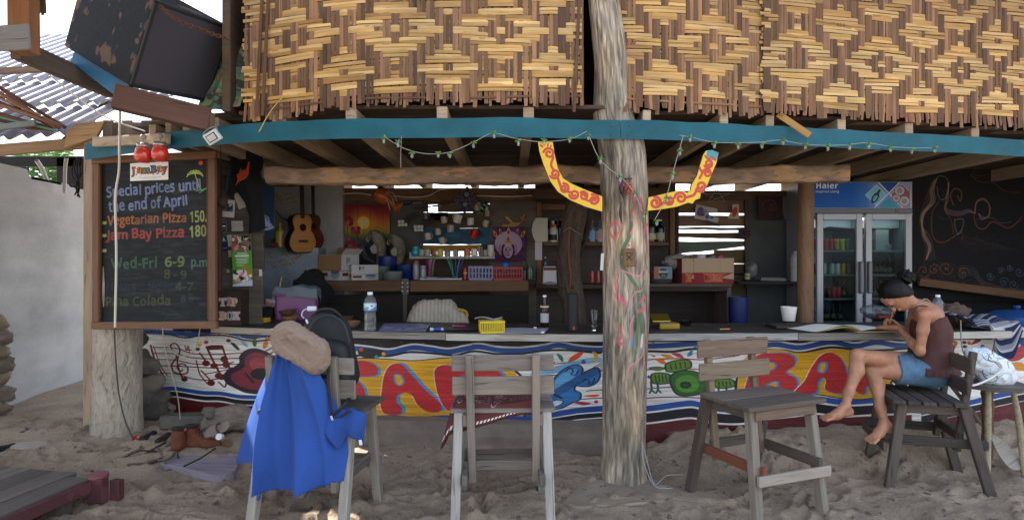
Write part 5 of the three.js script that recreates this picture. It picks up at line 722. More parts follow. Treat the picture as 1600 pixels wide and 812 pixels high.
// ---------- on the counter ----------
{
  const q = P(364,503,5.5); q.y = COUNTER; const s = S(5.5);
  const face = canvasTex(256,384,(c,w,h)=>{ c.fillStyle = '#3a2a22'; c.fillRect(0,0,w,h); const r = rand(2); for (let i = 0; i < 300; i++) { c.fillStyle = `rgba(${90 * r()},${60 * r()},40,0.25)`; c.fillRect(r()*w,r()*h,30*r(),2 + 4*r()); } c.lineJoin = 'round'; c.textBaseline = 'alphabetic'; c.font = 'bold 118px serif'; [['T',22,168, '#b9c9c4'],['I',106,160, '#c86a6a'],['P',150,168, '#c9c08a'],['B',18,320, '#c8a06a'],['O',92,322, '#4fa0a4'],['X',170,322, '#c8b8c8']].forEach(([ch,x,y,col])=>{ c.strokeStyle = '#e4c8c0'; c.lineWidth = 12; c.strokeText(ch,x,y); c.fillStyle = col; c.fillText(ch,x,y); c.strokeStyle = '#6a3a3a'; c.lineWidth = 2; c.strokeText(ch,x,y); }); for (let i = 0; i < 26; i++) { c.fillStyle = ['#c86a6a', '#4fa0a4', '#d8c060', '#e8e0d8'][i % 4]; c.beginPath(); c.arc(20 + r()*216,70 + r()*260,2 + 4*r(),0,7); c.fill(); } });
  const t = boxThing('tip_box', 'brown wooden tip box with painted lettering on the counter', 'box',q,37*s,54*s,30*s,-0.35,wood(0x3f2f27)); part('lettered_face',new THREE.PlaneGeometry(35*s,52*s).translate(0,27*s,15.4*s),printed(face,0.7),t); t.rotation.y = 0.02;
  const y = onTop(407,503),bt = thing('tobacco_box', 'flat yellow cardboard box with black top beside the tip box', 'box',y,-0.12); part('tray',bx(0.155,0.045,0.09,0,0.0225,0),paint(0xd8ac1c,0.6),bt); part('black_lid',bx(0.15,0.014,0.085,0,0.052,-0.004),paint(0x141414,0.6),bt); for (const x of [-0.055,0.035]) part('mark',bx(0.03,0.012,0.002,x,0.02,0.0455,0,0,0,0.0005),paint(0x1a1612,0.7),bt);
  const k = onTop(409,500),kb = thing('black_carton', 'small black box standing behind the yellow box', 'box',k.add(V(0,0,-0.16)),0.2); part('box',bx(0.10,0.12,0.08,0,0.06,0),paint(0x161517,0.5),kb);
  solo('rolled_paper', 'cream paper roll lying on top of the small black box', 'paper roll',new THREE.CylinderGeometry(0.012,0.012,0.13,12).rotateZ(Math.PI/2).rotateY(0.15).translate(k.x,COUNTER + 0.133,k.z),paint(0xcabfa8,0.7));
  bowl('coconut shell bowl nearest the tip box',400,500,0.10,1,0.1).position.z -= 0.22; bowl('coconut shell bowl behind the stacked pair',432,498,0.14,0).position.z -= 0.1; bowl('lower coconut bowl of the stacked pair by the backpack',452,503,0.17,1); bowl('upper coconut bowl of the stacked pair by the backpack',450,503,0.17,2,0.12).position.y += 0.055; bowl('coconut shell bowl between the backpack and the water bottle',549,512,0.16,1); bowl('small dark coconut bowl behind the backpack',533,505,0.13,2).position.z -= 0.2;
  const wl = onTop(578,517); const wt = bottle('water_bottle', 'clear plastic water bottle with white cap on the counter by the backpack',wl,0.335, 'water',new THREE.MeshPhysicalMaterial({ color: 0xf2f6fa,transmission: 0.92,thickness: 0,roughness: 0.12,ior: 1.33 }),[[0.53,0.70,canvasTex(256,64,(c,w,h)=>{ c.fillStyle = '#d6e2ee'; c.fillRect(0,0,w,h); c.fillStyle = '#5a9ac8'; for (let k = 0; k < 4; k++) { c.beginPath(); c.moveTo(k*64,64); c.quadraticCurveTo(k*64 + 36,30,k*64 + 64,28); c.lineTo(k*64 + 64,64); c.fill(); } c.fillStyle = '#2f5f9a'; for (let k = 0; k < 4; k++) c.fillRect(k*64 + 14,16,14,12); })].map((v)=>(v.isTexture ? printed(v,0.4) : v))],0xeef2f6);
  part('water',lathe([[0.0005,0.006],[0.118*0.335,0.006],[0.138*0.335,0.014],[0.128*0.335,0.04],[0.136*0.335,0.12],[0.124*0.335,0.14],[0.140*0.335,0.17],[0.0005,0.171]],20),glass(0xdfe9ee,0.02,0.02),wt);
  flat('laminated_menu', 'shiny laminated sheet lying on the counter right of the water bottle', 'menu',590,664,519,506,canvasTex(256,96,(c,w,h)=>{ c.fillStyle = '#8890b4'; c.fillRect(0,0,w,h); const r = rand(3); for (let i = 0; i < 40; i++) { c.fillStyle = ['#c8cce0', '#5a608a', '#3a3f5a', '#a8b0d0'][i % 4]; c.fillRect(r()*w,r()*h,10 + 50*r(),3 + 10*r()); } }),0.003,10);
  const tc = onTop(683,517),lt = thing('blue_torch', 'small blue and white torch lying on the counter', 'torch',tc.add(V(0,0.015,0)),0.12); part('barrel',new THREE.CylinderGeometry(0.011,0.011,0.07,12).rotateZ(Math.PI/2),paint(0x2a50a8,0.4),lt); part('head',new THREE.CylinderGeometry(0.017,0.013,0.03,12).rotateZ(Math.PI/2).translate(-0.045,0,0),paint(0xb8c8dc,0.3),lt); part('tail',new THREE.CylinderGeometry(0.014,0.014,0.02,12).rotateZ(Math.PI/2).translate(0.042,0,0),paint(0x9fb4d0,0.3),lt);
  flat('black_mat', 'thin black board lying on the counter behind the torch', 'board',668,744,517,506,paint(0x1b1c20,0.4),0.002,8);
  const pen = (label,px,py,hex,len,ang)=>{ const q2 = onTop(px,py),t2 = thing('pen',label, 'pen',q2.add(V(0,0.011,0)),ang); part('barrel',new THREE.CylinderGeometry(0.006,0.006,len,10).rotateZ(Math.PI/2),paint(hex,0.4),t2); part('tip',new THREE.ConeGeometry(0.006,0.016,10).rotateZ(Math.PI/2).translate(-len/2 - 0.008,0,0),paint(0xc9b090,0.5),t2); };
  pen('pink marker pen on the black board',718,511,0xb03a6a,0.11,-0.25); pen('orange pencil stub on the counter right of the trunk post',1134,516,0xc87a24,0.075,0.1);
  const bq = onTop(768,519),bk = crate('yellow_basket', 'small yellow plastic basket holding papers on the counter',bq,0.2,0.1,0.15,0xd8c024,0.16,1,14); bk.scale.set(1,1,1);
  const pa = [sheet((u,v)=>V(bq.x - 0.14 + u*0.17,COUNTER + 0.115 + 0.012*Math.sin(u*4),bq.z - 0.07 + v*0.11 + u*0.03),8,3,0.001),sheet((u,v)=>V(bq.x - 0.05 + u*0.14,COUNTER + 0.10 + 0.02*u*u + 0.006,bq.z - 0.04 + v*0.09),8,3,0.001)];
  solo('order_pad', 'white folded papers resting on the yellow basket, the left sheet', 'paper',pa[0],paint(0xc4c6d6,0.7)); solo('order_pad', 'white notepad resting on the yellow basket, the right one', 'paper',pa[1],paint(0xd0d0dc,0.7));
  flat('paper_sheet', 'pale paper sheet lying right of the yellow basket', 'paper',780,850,522,513,paint(0xb9b8cc,0.5),0.003,8);
  for (const [px,py,l] of [[836,514, 'rear'],[848,521, 'front']]) solo('plastic_disc',l + ' white plastic disc on the pale paper sheet', 'disc',cyl(0.014,0.015,0.012,...onTop(px,py).add(V(0,0.0125,0)).toArray(),14),paint(0xdcdce4,0.4));
  bottle('beer_bottle', 'brown beer bottle with white cap and label on the counter',onTop(851,509),0.28, 'beer',new THREE.MeshPhysicalMaterial({ color: 0x4a1e08,transmission: 0.6,thickness: 0,roughness: 0.1 }),[[0.12,0.42,0xb8b8bc],[0.60,0.66,0xc8c0a8]],0xe4e2dc);
  const sp = onTop(895,516),st = thing('portable_speaker', 'slim black cylindrical speaker with a red mark on the counter', 'speaker',sp); part('body',lathe([[0.0005,0],[0.042,0],[0.046,0.006],[0.046,0.305],[0.042,0.315],[0.0005,0.315]],24),paint(0x242426,0.6,{ weave: 8 }),st); part('red_mark',bx(0.014,0.03,0.004,0.005,0.025,0.046,0,0,0,0.001),paint(0xd0402a,0.5),st);
  const sg = onTop(929,517),gt = thing('sundae_glass', 'empty footed sundae glass beside the trunk post', 'glass',sg); part('glass_body',lathe([[0.0005,0],[0.035,0.003],[0.012,0.012],[0.010,0.03],[0.028,0.05],[0.036,0.10],[0.046,0.175],[0.043,0.175],[0.032,0.10],[0.022,0.055],[0.0005,0.045]],24),glass(0xf2f4f4,0.004,0.06),gt);
  const as = onTop(1043,513),at2 = thing('brass_tin', 'square brass tin with its lid open right of the trunk post', 'tin',as,0.1); const br = paint(0xa08a3a,0.3,{ metal: 0.8 }); part('tray',bx(0.18,0.05,0.13,0,0.025,0),br,at2); part('inside',bx(0.16,0.004,0.11,0,0.051,0,0,0,0,0.001),paint(0x8a8470,0.4,{ metal: 0.5 }),at2); part('lid',bx(0.17,0.012,0.11,-0.03,0.085,-0.10,0.6),br,at2);
  const ga = thing('glass_ashtray', 'clear glass ashtray beside the brass tin', 'ashtray',onTop(1071,508)); part('dish',lathe([[0.0005,0],[0.045,0],[0.062,0.045],[0.052,0.045],[0.038,0.012],[0.0005,0.01]],20),glass(0xd8dcea,0.01,0.08),ga);
  const tr = onTop(1240,512),tb = thing('serving_board', 'dark wooden board on the counter under the white cup', 'board',tr,-0.03); part('board',rough(bx(0.36,0.022,0.26,0,0.013,-0.05),0.002),wood(0x3a322c),tb);
  const cu = onTop(1233,505),cp2 = thing('white_cup', 'white ribbed paper cup on the dark board by the fridge', 'cup',cu.add(V(0,0.025,0))); part('cup',lathe([[0.0005,0],[0.054,0],[0.072,0.125],[0.076,0.13],[0.072,0.132],[0.067,0.125],[0.05,0.006],[0.0005,0.006]],28),paint(0xe9e7df,0.5),cp2);
}
{
  // open sketch book
  const bk = thing('open_book', 'open sketch book with white pages lying on the counter before the woman', 'book'); const d0 = 4.92,page = paint(0xdedbd2,0.75);
  const c = P(1345,509,d0),L = P(1268,509,d0); L.y = c.y = COUNTER; const dx = c.x - L.x;
  part('left_pages',sheet((u,v)=>V(L.x + u*dx - v*0.1,COUNTER + 0.006 + 0.05*Math.sin(Math.pow(u,1.6)*3.0)*(1 - 0.25*v),c.z + 0.02 - v*0.24),20,4,0.003),page,bk);
  part('left_block',sheet((u,v)=>V(L.x + 0.02 + u*(dx - 0.02) - v*0.1,COUNTER + 0.003 + 0.035*Math.sin(Math.pow(u,1.6)*3.0),c.z + 0.022 - v*0.24),20,4,0.006),paint(0xc9bd7a,0.8),bk);
  part('right_pages',sheet((u,v)=>V(c.x + u*0.33 - v*0.1,COUNTER + 0.014 + 0.014*Math.sin(u*3.1),c.z + 0.02 - v*0.26),12,4,0.008),page,bk); part('cover',bx(0.36,0.006,0.28,c.x + 0.13,COUNTER + 0.005,c.z - 0.1,0,-0.0,0,0.001),paint(0xb8a478,0.8),bk);
  const bg = thing('plastic_bag', 'crumpled clear plastic bag with coloured contents beside the book', 'bag'),q = onTop(1372,501); q.y = COUNTER;
  part('bag',lump(0.13,5,0.6,26,5).scale(1.15,0.5,0.8).translate(q.x,COUNTER + 0.085,q.z),new THREE.MeshPhysicalMaterial({ color: 0xdfe4ea,transmission: 0.92,thickness: 0,roughness: 0.15 }),bg); part('contents',lump(0.09,9,0.3,16).scale(1.3,0.45,0.7).translate(q.x + 0.02,COUNTER + 0.045,q.z),paint(0x2c3a34,0.8),bg); part('red_pencil_case',bx(0.16,0.025,0.06,q.x + 0.03,COUNTER + 0.05,q.z + 0.06,0,0.1,0.05),paint(0x7a2a34,0.6),bg);
  const wb = P(1466,478,5.35); wb.y = COUNTER; bottle('water_bottle', 'clear plastic water bottle behind the back of the seated woman',wb,0.29, 'water',new THREE.MeshPhysicalMaterial({ color: 0xe6eef6,transmission: 0.9,thickness: 0,roughness: 0.12 }),[],0xe4ecf2);
  // scarf, striped towel, blue pot
  const sc = onTop(1497,508),brown = new THREE.MeshStandardMaterial({ color: 0x6b564c,roughness: 0.95,map: rep(T.blotch,3,3) });
  solo('brown_scarf', 'brown crumpled headscarf on the counter behind the woman', 'scarf',lump(0.13,17,0.55,30,6).scale(1.0,0.85,0.7).translate(sc.x,COUNTER + 0.10,sc.z - 0.05),brown);
  const stripes = dataTex(64,256,(u,v)=>{ const s = [0.02,0.03,0.09],g = [0.25,0.27,0.32],w = [0.5,0.52,0.56]; const k = (v*15) % 5; return k < 1.5 ? s : k < 2 ? w : k < 3 ? g : k < 4.2 ? s : w; });
  const a = onTop(1503,502),tw = sheet((u,v)=>{ const f = v; let y,z; if (f < 0.45) { y = COUNTER + 0.10 - 0.05*f + 0.035*Math.sin(u*8 + f*6) - 0.05*(u > 0.8 ? (u - 0.8)*5 : 0); z = -5.45 + f*0.85; } else { y = COUNTER + 0.085 - (f - 0.45)*(0.10 + 0.5*smooth(0.25,0.7,u)*smooth(1.05,0.8,u)) + 0.02*Math.sin(u*9); z = -5.07 + 0.06*(f - 0.45) + 0.03*Math.sin(u*8); } return V(P(1500,0,5.15).x + u*0.36 + f*0.02,y,z + 0.06); },40,34,0.012);
  solo('striped_towel', 'navy and grey striped towel draped over the counter edge', 'towel',tw,printed(stripes,0.95,{ bumpMap: rep(T.grit,4,4),bumpScale: 0.004 }));
  const pq = P(1590,506,5.35); pq.y = COUNTER; const pt = thing('blue_pot', 'blue enamel cooking pot with lid at the right end of the counter', 'pot',pq),pm = paint(0x20457a,0.3); part('pot',lathe([[0.0005,0],[0.19,0],[0.225,0.03],[0.23,0.09],[0.225,0.092],[0.0005,0.09]],36),pm,pt); part('lid',lathe([[0.232,0.092],[0.225,0.10],[0.16,0.135],[0.06,0.15],[0.0005,0.152]],36),pm,pt); part('knob',lathe([[0.0005,0.15],[0.014,0.152],[0.03,0.178],[0.024,0.188],[0.0005,0.19]],16),pm,pt);
  solo('grey_pebble', 'grey rounded stone on the counter in front of the blue pot', 'stone',lump(0.05,3,0.2).scale(1.1,0.75,0.9).translate(...P(1572,503,5.05).setY(COUNTER + 0.035).toArray()),paint(0x6d6c6a,0.9));
  solo('white_cloth', 'white cloth corner under the counter towel at the right end', 'cloth',bx(0.7,0.012,0.24,P(1600,505,5.12).x,COUNTER + 0.01,-5.13),printed(canvasTex(128,64,(c2,w,h)=>{ c2.fillStyle = '#c9ccce'; c2.fillRect(0,0,w,h); const r = rand(8); c2.strokeStyle = '#7a8a94'; for (let i = 0; i < 30; i++) { c2.beginPath(); c2.moveTo(r()*w,r()*h); c2.lineTo(r()*w,r()*h); c2.stroke(); } }),0.9));
}

// ---------- signed distance surfaces (naive surface nets) for bodies and soft things ----------
function netMesh(f,min,max,cell) {
  const n = [0,1,2].map((k)=>Math.ceil((max.getComponent(k) - min.getComponent(k))/cell) + 1),[nx,ny,nz] = n,val = new Float32Array(nx*ny*nz),ix = (i,j,k)=>(k*ny + j)*nx + i;
  for (let k = 0; k < nz; k++) for (let j = 0; j < ny; j++) for (let i = 0; i < nx; i++) val[ix(i,j,k)] = f(min.x + i*cell,min.y + j*cell,min.z + k*cell);
  const id = new Int32Array(nx*ny*nz).fill(-1),pos = [],idx = [];
  for (let k = 0; k < nz - 1; k++) for (let j = 0; j < ny - 1; j++) for (let i = 0; i < nx - 1; i++) {
    let m = 0; const c = []; for (let q = 0; q < 8; q++) { const v = val[ix(i + (q & 1),j + ((q >> 1) & 1),k + (q >> 2))]; c.push(v); if (v < 0) m |= 1 << q; } if (m === 0 || m === 255) continue;
    let x = 0,y = 0,z = 0,s = 0; for (let a = 0; a < 8; a++) for (const b of [1,2,4]) { if (a & b) continue; const e = a | b; if ((c[a] < 0) === (c[e] < 0)) continue; const t = c[a]/(c[a] - c[e]); x += (a & 1) + (b === 1 ? t : 0); y += ((a >> 1) & 1) + (b === 2 ? t : 0); z += (a >> 2) + (b === 4 ? t : 0); s++; }
    id[ix(i,j,k)] = pos.length/3; pos.push(min.x + (i + x/s)*cell,min.y + (j + y/s)*cell,min.z + (k + z/s)*cell);
  }
  for (let k = 1; k < nz - 1; k++) for (let j = 1; j < ny - 1; j++) for (let i = 1; i < nx - 1; i++) {
    const a = val[ix(i,j,k)] < 0,quad = (p,q,r,s,flip)=>{ if (p < 0 || q < 0 || r < 0 || s < 0) return; flip ? idx.push(p,q,r,p,r,s) : idx.push(p,r,q,p,s,r); };
    if (a !== val[ix(i + 1,j,k)] < 0) quad(id[ix(i,j - 1,k - 1)],id[ix(i,j,k - 1)],id[ix(i,j,k)],id[ix(i,j - 1,k)],a);
    if (a !== val[ix(i,j + 1,k)] < 0) quad(id[ix(i - 1,j,k - 1)],id[ix(i - 1,j,k)],id[ix(i,j,k)],id[ix(i,j,k - 1)],a);
    if (a !== val[ix(i,j,k + 1)] < 0) quad(id[ix(i - 1,j - 1,k)],id[ix(i,j - 1,k)],id[ix(i,j,k)],id[ix(i - 1,j,k)],a);
  }
  const g = new THREE.BufferGeometry(); g.setAttribute('position',new THREE.Float32BufferAttribute(pos,3)); g.setIndex(idx); g.computeVertexNormals();
  const uv = new Float32Array(pos.length/3*2); for (let i = 0; i < pos.length/3; i++) { uv[i*2] = pos[i*3] + pos[i*3 + 2]*0.6; uv[i*2 + 1] = pos[i*3 + 1] + pos[i*3 + 2]*0.3; } g.setAttribute('uv',new THREE.BufferAttribute(uv,2)); return g;
}
const capD = (x,y,z,a,b,r1,r2)=>{ const dx = b.x - a.x,dy = b.y - a.y,dz = b.z - a.z,px = x - a.x,py = y - a.y,pz = z - a.z,t = clamp((px*dx + py*dy + pz*dz)/(dx*dx + dy*dy + dz*dz + 1e-9)); const ex = px - dx*t,ey = py - dy*t,ez = pz - dz*t; return Math.sqrt(ex*ex + ey*ey + ez*ez) - lerp(r1,r2,t); };
const smin = (a,b,k)=>{ const h = clamp(0.5 + 0.5*(b - a)/k); return lerp(b,a,h) - k*h*(1 - h); };
const capsField = (caps,k)=>(x,y,z)=>{ let d = 1e3; for (const [a,b,r1,r2,kk] of caps) d = smin(d,capD(x,y,z,a,b,r1,r2),kk ?? k); return d; };
function capsMesh(caps,k,cell,extra = 0.02) { const lo = V(9,9,99),hi = V(-9,-9,-99); for (const [a,b,r1,r2] of caps) for (const [p,r] of [[a,r1],[b,r2]]) for (let q = 0; q < 3; q++) { lo.setComponent(q,Math.min(lo.getComponent(q),p.getComponent(q) - r - extra)); hi.setComponent(q,Math.max(hi.getComponent(q),p.getComponent(q) + r + extra)); } return netMesh(capsField(caps,k),lo,hi,cell); }

// ---------- bar chairs ----------
function barChair(label,pos,turn,o) {
  const t = thing('bar_chair',label, 'bar stool',pos,turn, 'wooden bar chairs along the counter'),H = o.h ?? 0.69,W = o.w ?? 0.54,x = W/2,wd = (i)=>wood(o.tones[i % o.tones.length],{ bump: 0.006 });
  const leg = (a,b,w,d,i)=>part('leg',rough(beam(a,b,w,d,V(1,0,0)),0.003),o.legs ? wood(o.legs[i % o.legs.length],{ bump: 0.005 }) : wd(i),t),bw = o.bw ?? 0.055;
  for (const s of [-1,1]) {
    leg(V(s*x,H - 0.025,0.2),V(s*(x + 0.015),-0.06,0.36),0.062,bw,0); leg(V(s*(x - 0.02),H - 0.03,-0.16),V(s*(x + 0.005),-0.06,-0.25),0.06,bw,1);
    part('seat_rail',rough(beam(V(s*(x - 0.04),H - 0.062,-0.21),V(s*(x - 0.04),H - 0.062,0.25),0.034,0.07),0.002),wd(2),t);
    part('side_stretcher',rough(beam(V(s*(x - 0.04),0.30,-0.27),V(s*(x - 0.04),0.30,0.36),0.034,0.062),0.002),o.red && s > 0 ? paint(0x74402e,0.8) : wd(3),t);
    part('back_upright',rough(beam(V(s*(x - 0.075),0.24,0.185),V(s*(x - 0.075),H + 0.345,0.285),0.04,0.048,V(1,0,0)),o.wob ?? 0.004,5),wd(s > 0 ? 1 : 0),t);
  }
  const zb = (y)=>lerp(0.185,0.285,(y - 0.24)/(H + 0.105)) - 0.034; const sl = o.slats ?? [[H + 0.285,0.098],[H + 0.145,0.112]];
  sl.forEach(([y,h],i)=>part('back_slat',rough(beam(V(-x - (o.over ?? 0.04),y,zb(y)),V(x + 0.04,y + (o.sag ?? 0),zb(y)),0.022,h,V(0,1,0)),0.003),wd(i),t));
  const n = o.planks ?? 4,D = 0.46; for (let i = 0; i < n; i++) { const w = D/n; part('seat_plank',rough(bx(W + 0.10 + rr(-0.01,0.01),0.028,w - 0.012,0,H - 0.012,-0.24 + (i + 0.5)*w),0.002),o.seat ? wood(o.seat[i % o.seat.length],{ bump: 0.006 }) : wd(i + 1),t); }
  part('foot_rail',rough(beam(V(-x - 0.03,0.25,-0.275),V(x + 0.03,0.26,-0.275),0.026,0.065),0.002),o.foot ? wood(o.foot) : wd(2),t);
  part('back_rail',rough(beam(V(-x + 0.03,0.345,0.20),V(x - 0.03,0.345,0.20),0.03,0.06),0.002),wd(3),t); part('front_seat_rail',rough(beam(V(-x + 0.02,H - 0.06,-0.2),V(x - 0.02,H - 0.06,-0.2),0.03,0.06),0.002),wd(0),t);
  return t;
}
const GREY = [0x8a8177,0x7a7168,0x94897d,0x6d655c];
barChair('grey wooden bar chair under the blue towel and the black backpack',V(-1.2,0.0,-3.76),-0.14,{ over: -0.07,tones: [0x8f867b,0x80776c,0x988e80,0x746b60],legs: [0xa8a196,0x9c9488],seat: [0x5d5650,0x524b45] });
barChair('grey bar chair seen from behind with whitewashed legs and a maroon cushion',V(-0.06,0.0,-3.83),0.02,{ tones: [0x857b72,0x918577,0x7a7068,0x6d645b],legs: [0xaca89f,0x858179],wob: 0.012,sag: 0.004 });
barChair('dark weathered bar chair turned towards the viewer right of the trunk post',V(1.63,0.02,-3.88),Math.PI + 0.40,{ tones: [0x7d6858,0x84735f,0x665b52,0x5d534a],legs: [0x574c43,0x8a8174],seat: [0x5e544b,0x6a5f54],planks: 2,foot: 0xa3978a,red: true,slats: [[0.975,0.115],[0.825,0.115]] });
const womanSeat = 0.62;
barChair('dark slatted bar chair on which the woman sits',V(2.98,0.03,-4.36),1.27,{ h: womanSeat - 0.03,tones: [0x5a4f48,0x4d443e,0x625750,0x443c36],seat: [0x4a4440,0x3e3936],legs: [0x584c45,0x5e534b],planks: 5,w: 0.52,slats: [[0.845,0.105],[0.70,0.10]] });
{
  const cu = canvasTex(512,256,(c,w,h)=>{ c.fillStyle = '#5a2c2a'; c.fillRect(0,0,w,h); const r = rand(6); c.strokeStyle = '#9a8a84'; c.lineWidth = 3; for (let i = 0; i < 60; i++) { const x = r()*w,y = 60 + r()*140; c.beginPath(); c.arc(x,y,6 + 12*r(),r()*6,r()*6 + 3); c.stroke(); } c.strokeStyle = '#d8d4cc'; c.lineWidth = 6; c.setLineDash([12,9]); c.beginPath(); c.moveTo(0,h - 10); c.lineTo(w,h - 10); c.stroke(); });
  const t = thing('seat_cushion', 'maroon patterned cushion cloth with white stitching hanging off the chair seat', 'cushion',V(-0.08,0.69,-3.83)); t.rotation.y = 0.02;
  part('cushion',sheet((u,v)=>{ const x = -0.30 + u*0.56,z = -0.24 + v*0.52,over = Math.max(0,v - 0.82); return V(x - over*0.35,0.035 + 0.014*Math.sin(u*6.5 + v*2) - 0.9*over*(0.5 + 0.9*(1 - u) ** 2) - (u < 0.08 ? 0.06*(0.08 - u)/0.08 : 0),z - over*0.35); },40,30,0.03),printed(cu,0.95),t);
}
// ---------- things on the first chair ----------
{
  const blue = new THREE.MeshPhysicalMaterial({ color: 0x2a4f9a,roughness: 0.95,sheen: 0.15,sheenColor: new THREE.Color(0.2,0.3,0.9),sheenRoughness: 0.6,bumpMap: rep(T.grit,5,5),bumpScale: 0.002 });
  const d = 3.40,L = [[437,537],[424,580],[412,630],[404,685],[400,735],[398,772]],Rr = [[470,540],[497,580],[519,625],[534,668],[541,710],[536,752]];
  const tw = thing('blue_towel', 'bright blue towel hanging over the back of the first bar chair', 'towel');
  const fold = (u,v)=>(0.014 + 0.045*v)*Math.sin(u*9 + 1.2 + v*1.5) + 0.022*Math.exp(-(((u - 0.3 - 0.25*v)/0.05) ** 2)) + 0.02*Math.exp(-(((u - 0.72 - 0.1*v)/0.04) ** 2)) - 0.018*Math.exp(-(((u - 0.12 - 0.1*v)/0.04) ** 2)) + 0.006*fbm(u*14,v*14,3,2) + 0.02*v*Math.sin(u*19 - v*3) + 0.012*Math.sin(u*4 - v*8);
  part('hanging_cloth',clothLR(L.map(([x,y])=>P(x,y,d)),Rr.map(([x,y])=>P(x,y,d)),(u,v)=>fold(u,v) + 0.03*v - (v < 0.1 ? (0.1 - v)*1.2 : 0),60,60,0.008),blue,tw);
  part('left_flap',clothLR([[427,560],[404,612],[385,667],[369,722]].map(([x,y])=>P(x,y,3.84)),[[446,560],[434,620],[424,680],[414,728]].map(([x,y])=>P(x,y,3.46)),(u,v)=>0.02*Math.sin(u*6 + v*2),20,30,0.008),blue,tw);
  part('lower_flap',clothLR([[398,700],[394,740],[394,786]].map(([x,y])=>P(x,y,3.66)),[[415,700],[412,740],[404,780]].map(([x,y])=>P(x,y,3.44)),(u,v)=>0.01*Math.sin(u*6 + v*2),10,14,0.008),blue,tw);
  part('knotted_tail',clothLR([[500,655],[525,643],[550,638],[572,645]].map(([x,y])=>P(x,y,3.42)),[[528,702],[544,678],[560,685],[567,695]].map(([x,y])=>P(x,y,3.4)),(u,v)=>0.022*Math.sin(u*3.1) + 0.016*Math.sin(v*9 + u*3),16,24,0.01),blue,tw);
  part('care_label',bx(0.018,0.03,0.002,...P(563,691,3.38).toArray(),0,0,0.2),paint(0xd8dae4,0.7),tw);
  const q = (x,y,dd = 3.40)=>P(x,y,dd),s = S(3.4);
  const caps = [[q(450,527),q(488,553),26*s,27*s],[q(488,553),q(493,563),27*s,22*s],[q(441,540,3.37),q(456,551,3.36),15*s,13*s]],fld = capsField(caps,0.012);
  const g0 = q(446,536,3.335),g1 = q(466,552,3.325),g2 = q(473,541,3.32),pil = netMesh((x,y,z)=>{ let d1 = fld(x,y,z*1) ; const dz = Math.abs(z + 3.40) - 0.075; d1 = Math.max(d1,dz > -0.02 ? smin(d1,-1,0)*0 + dz : d1); return d1 + (fbm(x*70 + 90,y*70 + 90,z*70 + 90,2) - 0.5)*0.016 + 0.038*Math.exp(-((Math.min(capD(x,y,z,g0,g1,0,0),capD(x,y,z,g1,g2,0,0))/0.02) ** 2)); },V(-1.42,0.9,-3.56),V(-1.02,1.3,-3.24),0.0065);
  solo('neck_pillow', 'fluffy beige neck pillow resting on top of the blue towel', 'pillow',pil,new THREE.MeshPhysicalMaterial({ color: 0x9c8676,roughness: 1,sheen: 0.6,sheenColor: new THREE.Color(0.6,0.5,0.42),sheenRoughness: 0.5,bumpMap: rep(T.grit,9,9),bumpScale: 0.006 }));
  // backpack
  const bp = thing('backpack', 'black backpack standing on the seat of the first bar chair', 'backpack'),bm = paint(0x1b1d20,0.75,{ weave: 3 }),bm2 = paint(0x131417,0.6,{ weave: 3 }),B = (x,y,dd = 3.78)=>P(x,y,dd),k = S(3.78);
  part('main_bag',capsMesh([[B(510,508),B(515,585),26*k,34*k],[B(495,520),B(498,585),22*k,30*k],[B(528,518),B(535,585),20*k,26*k]],0.06,0.012),bm,bp);
  part('front_pocket',capsMesh([[B(505,548,3.66),B(508,590,3.66),20*k,24*k],[B(528,550,3.66),B(532,590,3.66),18*k,20*k]],0.05,0.012),bm2,bp);
  part('zip_line',tube([B(480,520,3.65),B(492,500,3.66),B(515,492,3.67),B(536,505,3.67),B(546,535,3.66)],0.005,40,5),paint(0x2f3236,0.5),bp);
  part('grab_handle',tube([B(487,494,3.74),B(500,484,3.72),B(520,484,3.72),B(532,494,3.74)],0.011,24,7),bm2,bp); part('white_tag',bx(0.012,0.03,0.012,...B(479,502,3.64).toArray(),0,0,0.4),paint(0xcfd4dc,0.4),bp);
  const strap = (pts,n2,w)=>part('strap',clothLR(pts.map(([x,y,dd])=>P(x - w,y,dd)),pts.map(([x,y,dd])=>P(x + w,y,dd)),()=>0,3,20,0.004),bm2,bp);
  strap([[513,560,3.42],[512,600,3.40],[516,635,3.39],[519,652,3.38]], 'a',2.4); strap([[519,650,3.38],[530,640,3.37],[541,628,3.38],[546,622,3.42]], 'b',3); strap([[522,652,3.36],[535,650,3.34],[546,642,3.36]], 'c',3.5); part('buckle',bx(0.012,0.028,0.008,...P(518,653,3.35).toArray(),0,0,0.35),paint(0xb8bcc4,0.4),bp);
  const ad = thing('white_adapter', 'small white plug adapter on top of the black backpack', 'adapter',P(487,482,3.8),0.2); part('body',new RoundedBoxGeometry(0.058,0.03,0.03,2,0.006),paint(0xc8ccd4,0.4),ad); part('cord',tube([V(-0.028,0,0),V(-0.05,-0.01,0.01),V(-0.06,-0.04,0.02),V(-0.045,-0.06,0.02)],0.004,16,5),paint(0xb8bcc4,0.5),ad);
}
